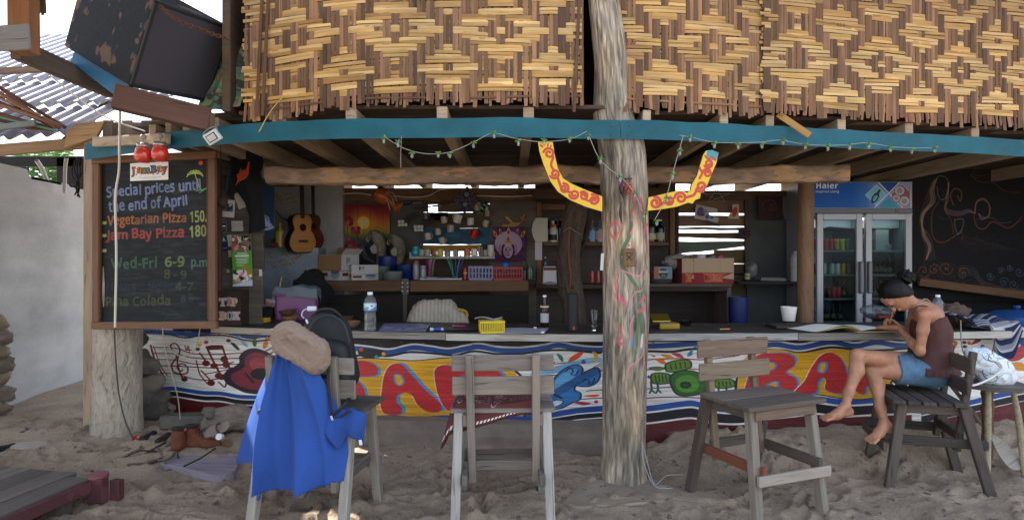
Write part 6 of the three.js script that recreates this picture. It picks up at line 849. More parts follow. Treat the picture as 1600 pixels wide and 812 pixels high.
// ---------- slab and cable at the foot of the trunk ----------
{
  const q = (px,py)=>{ const d = (EYE - 0.05)*FPX/(py - CY); return [(px - CX)/FPX*d,d]; };
  const g = slab(shapeOf([[880,776],[905,755],[945,742],[1010,741],[1050,752],[1062,765],[1020,776],[950,780],[900,782]].map(([x,y])=>q(x,y)),true),0.07,0.012); g.rotateX(-Math.PI/2); g.translate(0,-0.062,0);
  solo('stone_slab', 'pale flat concrete slab around the foot of the trunk post', 'slab',rough(metreUV(g,0),0.01,6),paint(0xa0917e,0.95,{ blotch: 1.5 }));
  solo('white_cable', 'thin white cable trailing over the sand from the trunk post', 'cable',tube([P(1003,690,4.15),P(1010,715,4.12),V(0.99,0.05,-4.1),V(1.10,0.07,-4.2),V(1.22,0.07,-4.22)],0.003,40,5),paint(0x9a9c9a,0.7)); solo('white_cable', 'second thin white cable looping to the slab edge by the trunk', 'cable',tube([P(1003,690,4.14),P(1007,725,4.1),V(0.98,0.06,-4.02),V(1.08,0.065,-3.98)],0.003,40,5),paint(0x9a9c9a,0.7));
}
// ---------- lower left: deck, stones, footwear, driftwood ----------
const ground = (px,py,h = 0.02)=>P(px,py,(EYE - h)*FPX/(py - CY));
{
  const dk = thing('wooden_deck', 'low grey plank deck with dark red painted edges at lower left', 'deck',V(-2.73,0,-3.93),-0.17),tn = [0x5f5750,0x6d645b,0x574f48,0x736a60];
  for (let i = 0; i < 9; i++) part('deck_board',rough(bx(0.178,0.028,1.6,-0.1 - i*0.185,0.16 + (i % 2)*0.003,0.80 - (i === 0 ? -0.06 : i*0.008)),0.004),wood(tn[i % 4],{ bump: 0.008 }),dk);
  const red = new THREE.MeshStandardMaterial({ color: 0x64383a,map: T.worn,roughness: 0.8 });
  part('edge_board',rough(bx(0.025,0.075,1.5,0.006,0.125,0.84),0.003),red,dk); part('corner_block',rough(bx(0.11,0.16,0.06,0.035,0.10,0.06),0.004),red,dk); part('corner_block',rough(bx(0.07,0.13,0.05,0.12,0.085,0.0),0.004),red,dk); part('corner_cap',rough(cyl(0.06,0.06,0.02,0.02,0.186,0.04,14),0.004),paint(0x7d4a50,0.8),dk);
  for (const x of [-0.05,-0.9,-1.6]) part('deck_leg',rough(bx(0.09,0.14,0.09,x,0.06,0.25),0.003),wood(0x4d433b),dk); part('under_beam',bx(1.7,0.07,0.06,-0.85,0.10,0.12),wood(0x4d433b),dk);
  const shoe = (name,label,a,b,r1,r2,m,sole)=>{ const t = thing(name,label, 'shoe'); part('upper',capsMesh([[a,b,r1,r2],[a.clone().add(V(0,r1*0.5,0)),a.clone().lerp(b,0.35).add(V(0,r1*0.3,0)),r1*0.8,r1*0.6]],0.03,0.006),m,t); const x = b.clone().sub(a),L = x.length() + r1 + r2; const g = new THREE.CapsuleGeometry(Math.max(r1,r2)*1.02,L - 2*r1,4,12).rotateZ(Math.PI/2).scale(1,0.25,1); g.rotateY(-Math.atan2(x.z,x.x)); const c = a.clone().lerp(b,0.5); g.translate(c.x,c.y - r1*0.85,c.z); part('sole',g,sole,t); return t; };
  const gr = (px,py,h)=>{ const q = ground(px,py,h); return q; };
  const blk = paint(0x1d1f1e,0.8,{ grit: 3 }),drk = paint(0x111111,0.9);
  shoe('black_shoe', 'worn black trainer lying on the sand near the grey wall',gr(30,686,0.06),gr(38,676,0.055),0.05,0.045,paint(0x2c302e,0.85,{ grit: 3 }),drk);
  solo('flat_stone', 'pale flat stone on the sand above the deck corner', 'stone',lump(0.17,12,0.35,24,3).scale(1.15,0.38,0.7).translate(...gr(40,703,0.04).toArray()),paint(0x9a9086,0.95,{ grit: 2 })); shoe('black_shoe', 'black shoe toe leaning against the flat stone at the left edge',gr(-4,708,0.06),gr(18,700,0.07),0.045,0.04,drk,drk);
  // boots
  const lea = new THREE.MeshStandardMaterial({ color: 0x7a4226,roughness: 0.75,map: rep(T.blotch,4,4),bumpMap: rep(T.grit,5,5),bumpScale: 0.004 }),sol = paint(0x4f4238,0.9),cuff = paint(0x26221f,0.85);
  const boot = (label,heel,dir)=>{ const t = thing('brown_boot',label, 'boot',heel,0, 'brown leather boots'),u = V(dir[0],0,dir[1]).normalize(),A = (f,h)=>u.clone().multiplyScalar(f).setY(h);
    part('upper',capsMesh([[A(0.0,0.055),A(0.0,0.15),0.042,0.045],[A(0.0,0.05),A(0.13,0.045),0.042,0.040],[A(0.13,0.045),A(0.20,0.04),0.043,0.032],[A(0.01,0.13),A(0.10,0.06),0.036,0.03]],0.03,0.006),lea,t); part('collar',new THREE.TorusGeometry(0.044,0.012,8,18).rotateX(Math.PI/2 - 0.12).translate(0,0.192,0),cuff,t); part('lining',cyl(0.040,0.040,0.004,0,0.190,0,14),paint(0x15120f,0.95),t);
    const g = new THREE.CapsuleGeometry(0.044,0.19,4,14).rotateZ(Math.PI/2).scale(1,0.32,1).rotateY(-Math.atan2(u.z,u.x)); const c = A(0.09,0.012); g.translate(c.x,c.y,c.z); part('sole',g,sol,t); for (let i = 0; i < 3; i++) { const c2 = A(0.045 + i*0.022,0.145 - i*0.026); part('lace',new THREE.TorusGeometry(0.034,0.004,5,12,Math.PI).rotateY(-Math.atan2(u.z,u.x) + Math.PI/2).translate(c2.x,c2.y - 0.012,c2.z),paint(0x3a2a20,0.9),t); } return t; };
  const b1 = gr(299,712,0.0),b2 = gr(277,717,0.0); b1.y = 0.055; b2.y = 0.055; boot('brown leather boot seen from the side on the wood slab',b1.add(V(0,0,0)),[1,-0.12]); boot('brown leather boot seen from behind, left of its pair',b2,[0.25,-1]);
  const wsl = (()=>{ const q = (x,y)=>{ const p = ground(x,y,0.05); return [p.x,-p.z]; }; const g = slab(shapeOf([[250,722],[290,706],[345,706],[368,716],[366,733],[335,742],[305,734]].map(([x,y])=>q(x,y)),true),0.075,0.004); g.rotateX(-Math.PI/2); g.translate(0,-0.03,0); return metreUV(g,0); })(); solo('wood_slab', 'sawn slab of pale wood lying on the sand under the boots', 'wood',wsl,wood(0x8f8590));
  shoe('black_shoe', 'black shoe with a red and yellow flash beside the trunk post',gr(222,692,0.06),gr(244,676,0.06),0.045,0.04,blk,drk); const fl = gr(224,679,0.105); solo('coloured_shoe_flash', 'red and yellow cloth patch on the black shoe by the trunk', 'cloth',sheet((u,v)=>V(fl.x - 0.05 + u*0.10,fl.y - v*0.06 + 0.012*Math.sin(u*5) + u*0.025,fl.z + 0.075 + v*0.02),10,6,0.004),printed(canvasTex(64,32,(c,w,h)=>{ c.fillStyle = '#8a2420'; c.fillRect(0,0,w,h); c.fillStyle = '#b8982c'; c.fillRect(30,4,20,20); c.fillStyle = '#c8c0b0'; c.fillRect(2,20,24,10); }),0.9));
  shoe('black_sandal', 'black sandal lying sole up in front of the boots',gr(243,706,0.035),gr(268,702,0.04),0.028,0.026,drk,drk); shoe('dark_shoe', 'dark shoe lying behind the boots under the driftwood',gr(250,694,0.07),gr(262,682,0.07),0.045,0.04,paint(0x241c1a,0.9),drk);
  const sa = thing('old_sandal', 'grey sandal sole leaning behind the brown boot', 'sandal',P(338,671,4.82)); sa.rotation.set(0.9,0.2,0.35); part('sole',new THREE.CapsuleGeometry(0.045,0.16,4,14).rotateZ(Math.PI/2).scale(1,0.22,1),paint(0x7a6e64,0.9),sa); part('strap',new THREE.TorusGeometry(0.04,0.008,6,14,Math.PI).rotateY(Math.PI/2).translate(0.03,0,0),paint(0x4a4038,0.9),sa);
  solo('white_roll', 'small white tape roll lying behind the brown boot', 'roll',new THREE.CylinderGeometry(0.026,0.026,0.04,16).rotateX(1.3).translate(...P(343,682,4.75).toArray()),paint(0xd2d2d6,0.6)); const tin = gr(353,697,0.05); solo('rusty_tin', 'brown ribbed tin lying right of the boots', 'tin',new THREE.CylinderGeometry(0.045,0.045,0.09,18).rotateX(Math.PI/2 - 0.3).rotateY(0.5).translate(tin.x,0.06,tin.z),paint(0x6e553c,0.8,{ grit: 2 }));
  const dw = thing('driftwood', 'twisted grey driftwood lump lying against the foot of the mural', 'driftwood'),d0 = 5.25; part('trunk',rough(limbGeo([[...P(318,668,d0).toArray(),0.05],[...P(340,655,d0).toArray(),0.11],[...P(365,655,d0).toArray(),0.12],[...P(395,660,d0).toArray(),0.10],[...P(440,668,d0).toArray(),0.07]],24,8,(th,l)=>1 + (fbm(Math.cos(th)*2 + 4,Math.sin(th)*2 + 4,l*6,4) - 0.5)*0.9),0.006),trunkMat(0x82776c),dw); part('branch',limbGeo([[...P(335,655,d0).toArray(),0.06],[...P(328,645,d0 - 0.05).toArray(),0.055],[...P(316,640,d0 - 0.08).toArray(),0.03]],14,6),trunkMat(0x82776c),dw);
  solo('concrete_block', 'grey concrete block lying between the rocks and the driftwood', 'block',rough(bx(0.42,0.13,0.2,...P(292,658,5.35).toArray(),0,0.1,-0.03,0.02),0.012,7),paint(0x6e6860,0.95,{ blotch: 2 }));
  const rt = thing('dry_roots', 'tangle of dry roots and cord on the sand beside the shoes', 'roots'); for (let i = 0; i < 9; i++) { const a = gr(172 + i*9,726 - (i % 3)*6,0.03),b = gr(206 + i*8,702 + (i % 4)*7,0.05),c = gr(238 + i*5,688 + (i % 5)*9,0.06); part('root',tube([a,b.add(V(0,0.03*(i % 3),0)),c],0.006 + 0.004*(i % 2),20,6),wood([0x5d4f44,0x77685a,0x463b33][i % 3]),rt); }
  solo('wood_stick', 'short grey stick lying on the sand by the trunk post', 'stick',rough(limbGeo([[...gr(143,704,0.03).toArray(),0.02],[...gr(172,707,0.03).toArray(),0.022],[...gr(194,709,0.03).toArray(),0.015]],10,5),0.004),trunkMat(0x9a948c));
  solo('wood_stick', 'long thin dark stick lying across the wood slab', 'stick',tube([gr(287,728,0.1),gr(310,717,0.1),gr(336,700,0.09)],0.007,20,6),paint(0x3a2e26,0.9));
  solo('trunk_cable', 'thin dark cable hanging down the trunk under the chalkboard', 'cable',tube([P(178,515,4.95),P(180,560,4.96),P(186,620,4.97),P(196,660,4.98),P(210,690,4.98)],0.006,40,5),paint(0x4a4038,0.9));
  // little bits on the sand
  const bits = [],r = rand(19); for (let i = 0; i < 150; i++) { const x = lerp(-4,4,r()),z = -lerp(3.5,4.9,r()); bits.push(lump(0.006 + 0.012*r()*r(),i,0.4,7).translate(x,sandY(x,z) + 0.004,z)); } for (let i = 0; i < 90; i++) { const x = lerp(-4,4,r()),z = -lerp(3.5,4.8,r()),s = 0.012 + 0.02*r(); bits.push(ball(s,0,0,0,1,0.08,0.4,8).rotateX((r() - 0.5)*0.9).rotateY(r()*6).translate(x,sandY(x,z) + 0.006,z)); } stuff('sand_litter',bits,paint(0x5d5348,0.95)).userData.label = 'small scattered bits of bark and shell on the sand'; scene.children[scene.children.length - 1].userData.category = 'litter';
}
// ---------- right: round stool with a bag, paddle ----------
{
  const c = P(1548,601,4.5),t = thing('round_stool', 'old octagonal topped stool with pale turned legs under the white bag', 'stool',V(c.x,0.02,c.z),0.2); part('seat',rough(new THREE.CylinderGeometry(0.245,0.235,0.035,8).translate(0,0.635,0),0.004),wood(0x6d665f),t);
  const ly = wood(0xa89c80),lb = wood(0x76553f); [[-0.14,0.10,ly],[0.10,0.13,ly],[-0.11,-0.13,ly],[0.12,-0.10,lb],[-0.02,-0.02,lb]].forEach(([x,z,m],i)=>part('leg',i < 3 ? limbGeo([[x*0.8,0.62,z*0.8,0.018],[x,0.4,z,0.022],[x*1.15,0.1,z*1.15,0.02],[x*1.2,-0.06,z*1.2,0.016]],12,6) : lathe([[0.02,0.62],[0.032,0.56],[0.018,0.5],[0.034,0.44],[0.02,0.38],[0.026,0.2],[0.018,-0.06]],12).translate(x,0,z),m,t));
  const bagT = canvasTex(256,256,(c2,w,h)=>{ c2.fillStyle = '#d4dade'; c2.fillRect(0,0,w,h); const r = rand(12); for (let i = 0; i < 26; i++) { c2.strokeStyle = ['#7aa4c4', '#5a6a74', '#a8c4d4', '#8ab4c0'][i % 4]; c2.lineWidth = 2 + 3*r(); c2.beginPath(); c2.ellipse(r()*w,r()*h,20 + 60*r(),14 + 40*r(),r()*3,0,3 + 3*r()); c2.stroke(); } }); bagT.wrapS = bagT.wrapT = THREE.RepeatWrapping; bagT.repeat.set(2.5,2.5);
  const bg = thing('drawstring_bag', 'white drawstring bag with blue line pattern lying on the round stool', 'bag'),B = (x,y,d = 4.46)=>P(x,y,d),k = S(4.46),fb = capsField([[B(1528,562),B(1548,580),18*k,19*k],[B(1548,580),B(1572,588),20*k,14*k],[B(1540,560),B(1565,575),15*k,16*k],[B(1522,552),B(1530,560),8*k,14*k]],0.04);
  part('bag_body',metreUV(netMesh((x,y,z)=>fb(x,y,z) + (fbm(x*14 + 50,y*14 + 50,z*14 + 90,3) - 0.5)*0.05,V(3.35,0.55,-4.68),V(3.9,1.0,-4.24),0.011),0),printed(bagT,0.9),bg);
  part('cord',tube([B(1556,552,4.4),B(1545,560,4.38),B(1562,566,4.35),B(1567,575,4.34),B(1550,590,4.33),B(1520,602,4.3),B(1512,600,4.3)],0.008,50,6),paint(0xd8d8d4,0.8),bg); part('strap',tube([B(1502,500,4.7),B(1503,530,4.65),B(1507,552,4.55),B(1520,570,4.42)],0.005,30,5),paint(0x8a8478,0.8),bg); part('strap',tube([B(1556,530,4.75),B(1553,545,4.6),B(1548,560,4.42)],0.005,30,5),paint(0x4a4440,0.8),bg);
  const pd = thing('wooden_paddle', 'grey wooden paddle standing on its blade beside the round stool', 'paddle'),a = P(1568,690,4.55),b = P(1582,735,4.42); part('blade',rough(slab(shapeOf([[-0.02,0.16],[0.02,0.16],[0.055,0.05],[0.05,-0.07],[0,-0.10],[-0.05,-0.06],[-0.055,0.05]],true),0.012),0.002).rotateZ(0.45).rotateX(-0.4).translate(b.x - 0.03,b.y + 0.10,b.z),wood(0x9a9184),pd); part('shaft',limbGeo([[b.x - 0.09,b.y + 0.22,b.z - 0.05,0.017],[b.x - 0.30,0.72,b.z - 0.35,0.015]],10,6),wood(0x8a8072),pd);
}

const pbox = (w,h,d,x,y,z)=>new THREE.BoxGeometry(w,h,d).translate(x,y,z);   // box whose faces carry a whole print
// ---------- inside the bar: walls' hangings, back counter, shelves, fridge ----------
const blots = (c,x,y,w,h,cols,n,seed,s = 1)=>{ const r = rand(seed); for (let i = 0; i < n; i++) { c.fillStyle = cols[r()*cols.length | 0]; c.beginPath(); c.ellipse(x + r()*w,y + r()*h,w*(0.04 + 0.1*r())*s,h*(0.04 + 0.1*r())*s,r()*3,0,7); c.fill(); } };
{
  // guitars
  const guitar = (label,px,py,d,s,front,side,turn,tilt)=>{ const t = thing('guitar',label, 'guitar',P(px,py,d),turn, 'guitars hanging on the pale wall'); t.rotation.z = tilt; t.scale.setScalar(s);
    const prof = [[0.0,-0.24],[0.12,-0.235],[0.175,-0.17],[0.185,-0.10],[0.15,-0.01],[0.115,0.04],[0.125,0.10],[0.135,0.15],[0.105,0.215],[0.04,0.235],[0,0.235]],pts = [...prof,...prof.slice(1,-1).reverse().map(([x,y])=>[-x,y])];
    part('body',slab(shapeOf(pts,true),0.09,0.006).translate(0,0,-0.09),side,t); part('top',slab(shapeOf(pts.map(([x,y])=>[x*0.96,y*0.97]),true),0.004,0.001).translate(0,0,0.008),front,t); part('sound_hole',cyl(0.045,0.045,0.003,0,0,0,20).rotateX(Math.PI/2).translate(0,0.07,0.0165),paint(0x0d0a08,0.9),t); part('bridge',bx(0.13,0.025,0.012,0,-0.10,0.018),paint(0x1c1410,0.6),t);
    part('neck',bx(0.05,0.44,0.022,0,0.40,0.012),paint(0x241a14,0.6),t); const hd = part('headstock',bx(0.065,0.16,0.016,0,0.69,0.006,-0.12),paint(0x2a1c14,0.5),t); for (const sx of [-1,1]) for (let i = 0; i < 3; i++) part('tuning_peg',cyl(0.008,0.008,0.03,0,0,0,8).rotateZ(Math.PI/2).translate(sx*0.045,0.64 + i*0.045,0.004),paint(0xa8a498,0.4,{ metal: 0.6 }),hd); return t; };
  guitar('pale topped acoustic guitar hanging on the wall, nearer the painting of the lotus',472,364,6.95,0.95,wood(0xc08a48,{ rough: 0.35,bump: 0.001 }),paint(0x23140e,0.3),0.92,0.03); guitar('dark red brown acoustic guitar hanging right of the pale topped one',489,361,7.1,0.84,wood(0x5a2818,{ rough: 0.35,bump: 0.001 }),paint(0x1a0e0a,0.3),1.05,0.03);
  // lotus banner
  const lot = canvasTex(128,512,(c,w,h)=>{ c.fillStyle = '#123450'; c.fillRect(0,0,w,h); for (let k = 0; k < 7; k++) { c.fillStyle = k % 2 ? '#8fa4c8' : '#6c86b4'; c.beginPath(); c.moveTo(-20,420); c.quadraticCurveTo(10 + k*16,300 - k*20,20 + k*14,170 + k*44); c.quadraticCurveTo(20 + k*10,360,-20,420); c.fill(); } c.fillStyle = '#9fb0d0'; for (let k = 0; k < 4; k++) { c.beginPath(); c.ellipse(40 + k*18,330 + k*30,40,14,0.5 - k*0.3,0,7); c.fill(); } });
  const a = P(401,286,6.2),b = P(428,372,6.2); solo('lotus_banner', 'dark blue banner with a pale lotus flower right of the t-shirt', 'banner',pbox(b.x - a.x,a.y - b.y,0.012,(a.x + b.x)/2,(a.y + b.y)/2,-6.2),printed(lot,0.8));
  const lb = (px,h,hex,l)=>{ const q = P(px,386,6.98); bottle('small_bottle',l,q,h, 'spirit',paint(hex,0.3),[],hex); }; lb(437,0.30,0xb8a22c, 'yellow small bottle on the wall ledge under the stencils'); lb(446,0.24,0x7a6f86, 'mauve small bottle on the wall ledge under the guitars'); lb(452,0.2,0x86808e, 'grey small bottle on the wall ledge nearest the guitars'); { const q = P(430,386,6.95); solo('small_box', 'small dark red box at the left of the wall ledge', 'box',bx(0.09,0.05,0.08,q.x,q.y + 0.025,q.z),paint(0x6a2a24,0.7)); }
  // tub with a cloth over it, brush
  const q = P(464,480,6.1); q.y = COUNTER - 0.02; const tb = thing('purple_tub', 'big translucent purple storage tub under a grey cloth', 'tub',q,0.25); part('tub',new RoundedBoxGeometry(0.40,0.28,0.3,3,0.03).translate(0,0.14,0),new THREE.MeshPhysicalMaterial({ color: 0x8a4a86,roughness: 0.35,transmission: 0.25,thickness: 0 }),tb); part('rim',new RoundedBoxGeometry(0.43,0.03,0.33,2,0.01).translate(0,0.27,0),paint(0x7a2f72,0.4),tb);
  solo('grey_cloth', 'grey cloth draped over the purple storage tub', 'cloth',sheet((u,v)=>{ const x = (u - 0.5)*0.56,z = (v - 0.5)*0.46,ex = Math.max(0,Math.abs(x) - 0.2),ez = Math.max(0,Math.abs(z) - 0.15); return V(q.x + Math.sign(x)*Math.min(Math.abs(x),0.225) + z*0.2,q.y + 0.325 - ex*0.9 - ez*1.3 + 0.012*Math.sin(u*14)*Math.sin(v*9) + 0.03*(1 - Math.abs(u - 0.5)),q.z + Math.sign(z)*Math.min(Math.abs(z),0.18)); },40,30,0.006),paint(0x76828c,0.95,{ weave: 3 }));
  const br = thing('hand_brush', 'hand brush with pale handle leaning on the purple tub', 'brush',P(427,469,5.95)); part('handle',limbGeo([[0.03,0.0,0,0.009],[0.05,0.12,-0.02,0.009],[0.066,0.24,-0.04,0.008]],8,5),wood(0xc0a06a),br); part('head',rough(bx(0.13,0.035,0.06,0,-0.01,0,0,0,-0.15),0.002),paint(0xb89a98,0.7),br); part('bristles',rough(bx(0.135,0.045,0.05,-0.006,-0.045,0,0,0,-0.15),0.004),paint(0x8d6f6c,0.9),br);
  solo('dark_jacket', 'black jacket heaped behind the purple tub', 'jacket',lump(0.26,21,0.5,26,4).scale(0.8,0.95,0.5).translate(...P(486,458,6.5).toArray()),paint(0x0f0f11,0.9,{ weave: 2 }));
}
// back counter
const BC = 6.85,BY = EYE - (438 - CY)/FPX*BC;            // distance of its front edge, height of its top
const onBack = (px,dd = 0.2)=>{ const q = P(px,400,BC + dd); q.y = BY; return q; };
{
  const x0 = P(497,0,BC).x,x1 = P(826,0,BC).x,t = thing('back_counter', 'dark timber back counter carrying cartons, tubs and crates', 'counter');
  for (let i = 0; i < 3; i++) part('top_board',bx(x1 - x0,0.03,0.2,(x0 + x1)/2,BY - 0.016 - i*0.001,-BC - 0.1 - i*0.204),wood(0x4a3a2e),t); for (const [a,b,k] of [[497,640,0x6b4f38],[641,826,0x74573d]]) part('front_board',rough(beam(P(a,447,BC - 0.02),P(b,446,BC - 0.02),0.03,0.125,V(0,1,0)),0.004),wood(k),t); part('front_panel',bx(x1 - x0,0.75,0.03,(x0 + x1)/2,0.82,-BC - 0.05),wood(0x231c18),t);
  const carton = (label,px,w,h,d,turn,brown)=>{ const q = onBack(px,0.22),bt = thing('carton',label, 'box',q,turn); const pr = canvasTex(256,192,(c,W,H)=>{ c.fillStyle = '#b9b8b6'; c.fillRect(0,0,W,H); c.fillStyle = '#7a2a22'; c.fillRect(0,118,W,5); c.fillStyle = '#5a2018'; c.fillRect(10,136,86,26); c.fillStyle = '#8a8f98'; c.beginPath(); c.ellipse(180,150,52,30,0,0,7); c.fill(); c.fillStyle = '#5c6068'; c.beginPath(); c.ellipse(180,132,50,15,0,0,7); c.fill(); c.fillStyle = '#2c2a2c'; c.fillRect(70,20,14,46); c.fillRect(92,28,30,8); c.fillRect(92,44,30,8); c.fillStyle = '#9a9692'; c.fillRect(60,78,74,6); });
    const pm = printed(pr,0.8),kraft = paint(0x8d6d4a,0.85); part('box_body',new THREE.BoxGeometry(w,h,d).translate(0,h/2,0),[pm,pm,paint(0x2a2420,0.9),kraft,pm,pm],bt); if (brown) { part('brown_flap',bx(w*1.0,h*0.62,0.006,0,h*0.68,d/2 + 0.012,-0.04,0,0,0.001),kraft,bt); part('back_flap',bx(w,0.1,0.005,0,h + 0.04,-d/2,-0.4,0,0,0.001),kraft,bt); part('side_flap',bx(0.005,0.1,d,w/2 + 0.03,h + 0.03,0,0,0,-0.8,0.001),pm,bt); } return bt; };
  carton('white printed carton with brown front flap standing open on the back counter',530,0.34,0.30,0.3,-0.45,true); const c2 = carton('low white printed carton right of the open carton',565,0.32,0.18,0.26,0.55,false);
  const tub = (label,px,w,h,m,dd = 0.2)=>{ const bt = thing('plastic_tub',label, 'tub',onBack(px,dd)); part('tub',lathe([[0.0005,0],[w*0.42,0],[w*0.5,h],[w*0.47,h],[w*0.4,0.006],[0.0005,0.006]],24),m,bt); part('rim',new THREE.TorusGeometry(w*0.49,0.006,6,24).rotateX(Math.PI/2).translate(0,h,0),m,bt); return bt; };
  const cl = new THREE.MeshPhysicalMaterial({ color: 0x9aa6a2,transmission: 0.55,thickness: 0,roughness: 0.3 }); tub('clear plastic tub in front of the blue tubs',614,0.23,0.10,cl,0.1); tub('grey translucent tub right of the low carton',596,0.2,0.16,new THREE.MeshPhysicalMaterial({ color: 0x6c7a78,transmission: 0.4,thickness: 0,roughness: 0.4 }),0.3);
  const bl = paint(0x182a6a,0.4); const t1 = tub('blue tub behind the clear plastic tub',605,0.24,0.28,bl,0.5); const t2 = tub('blue tub with a white label right of the clear tub',636,0.26,0.18,bl,0.3); part('label',new THREE.CylinderGeometry(0.118,0.115,0.07,8,1,true,-0.6,0.6).translate(0,0.1,0),paint(0xb8b0b8,0.6),t2); part('label',new THREE.CylinderGeometry(0.108,0.106,0.06,8,1,true,-0.8,0.5).translate(0,0.2,0),paint(0xb09aa8,0.6),t1);
  const jr = (label,px,h,lid,m,dd = 0.12)=>{ const bt = thing('jar',label, 'jar',onBack(px,dd)); part('jar_body',lathe([[0.0005,0],[0.036,0],[0.04,0.01],[0.04,h*0.8],[0.03,h*0.9],[0.03,h*0.95]],18),m,bt); part('lid',cyl(0.033,0.033,0.03,0,h*0.97,0,16),paint(lid,0.4),bt); };
  const gl = new THREE.MeshPhysicalMaterial({ color: 0xa8aab0,transmission: 0.6,thickness: 0,roughness: 0.1 }); jr('glass jar with a red lid beside the blue tub',650,0.22,0xa02a22,gl); jr('small glass jar right of the red lidded jar',661,0.16,0x8a8a90,gl); jr('dark green glass jar right of the red crate',828,0.17,0x2a4a34,new THREE.MeshPhysicalMaterial({ color: 0x3f5a48,transmission: 0.4,thickness: 0,roughness: 0.2 }));
  const tm = thing('magenta_tumbler', 'magenta plastic tumbler with green straws under the mug shelf', 'tumbler',onBack(672,0.3)); part('cup',lathe([[0.0005,0],[0.04,0],[0.058,0.24],[0.054,0.24],[0.037,0.01]],20),paint(0x8a1c6a,0.4),tm); for (const x of [-0.01,0.03]) part('straw',tube([V(x,0.05,0.05),V(x + 0.02,0.2,0.06),V(x + 0.05,0.29,0.05)],0.007,10,6),paint(0x5a9a3a,0.5),tm);
  const fk = thing('straw_bunch', 'bunch of purple and teal straws under the mug shelf', 'straws',onBack(712,0.35)); [[0,0x3f2f8a],[0.03,0x1f8a94],[-0.04,0x3a7a34],[-0.06,0x1f8a94],[0.055,0x4a2f7a]].forEach(([x,hex],i)=>part('straw',tube([V(x*0.3,0,0),V(x,0.15,0.02),V(x*2.0,0.3,0.0)],0.01,10,6),paint(hex,0.5),fk));
  const tr = thing('steel_tray', 'dull steel tray with cutlery under the mug shelf', 'tray',onBack(690,0.15)); part('tray',new RoundedBoxGeometry(0.5,0.025,0.2,2,0.008).translate(0,0.013,0),paint(0x8a8e94,0.35,{ metal: 0.7 }),tr); for (let i = 0; i < 5; i++) part('cutlery',bx(0.16,0.008,0.012,-0.16 + i*0.08,0.032,0.02 + 0.03*(i % 3),0,i*0.5,0,0.002),paint(0xa8acb4,0.3,{ metal: 0.8 }),tr);
  const can = thing('red_can', 'red drinks can left of the grey crate', 'can',onBack(727,0.1)); part('can_body',lathe([[0.0005,0],[0.024,0],[0.028,0.006],[0.028,0.135],[0.023,0.145],[0.0005,0.145]],20),paint(0xa01c16,0.3),can); part('label_band',new THREE.CylinderGeometry(0.0286,0.0286,0.02,20,1,true).translate(0,0.085,0),paint(0xb8a040,0.4),can);
  crate('grey_crate', 'small grey violet plastic crate on the back counter',onBack(751.5,0.12),0.28,0.165,0.2,0x77799c,0.0,2,7); crate('red_crate', 'red plastic crate holding a blue bowl on the back counter',onBack(794,0.14),0.345,0.155,0.24,0x9a1a1a,0.0,2,10);
  const bo = thing('blue_bowl', 'blue plastic bowl standing in the red crate', 'bowl',onBack(790,0.14).add(V(0,0.11,0))); part('bowl',lathe([[0.0005,0.1],[0.045,0.1],[0.052,0.09],[0.062,0.0],[0.056,0.0]],22),paint(0x1f5aa4,0.4),bo);
  bottle('small_bottle', 'thin dark bottle with a green cap right of the red crate',onBack(819,0.1),0.22, 'beer',paint(0x2a2422,0.3),[],0x2f6a3a);
}
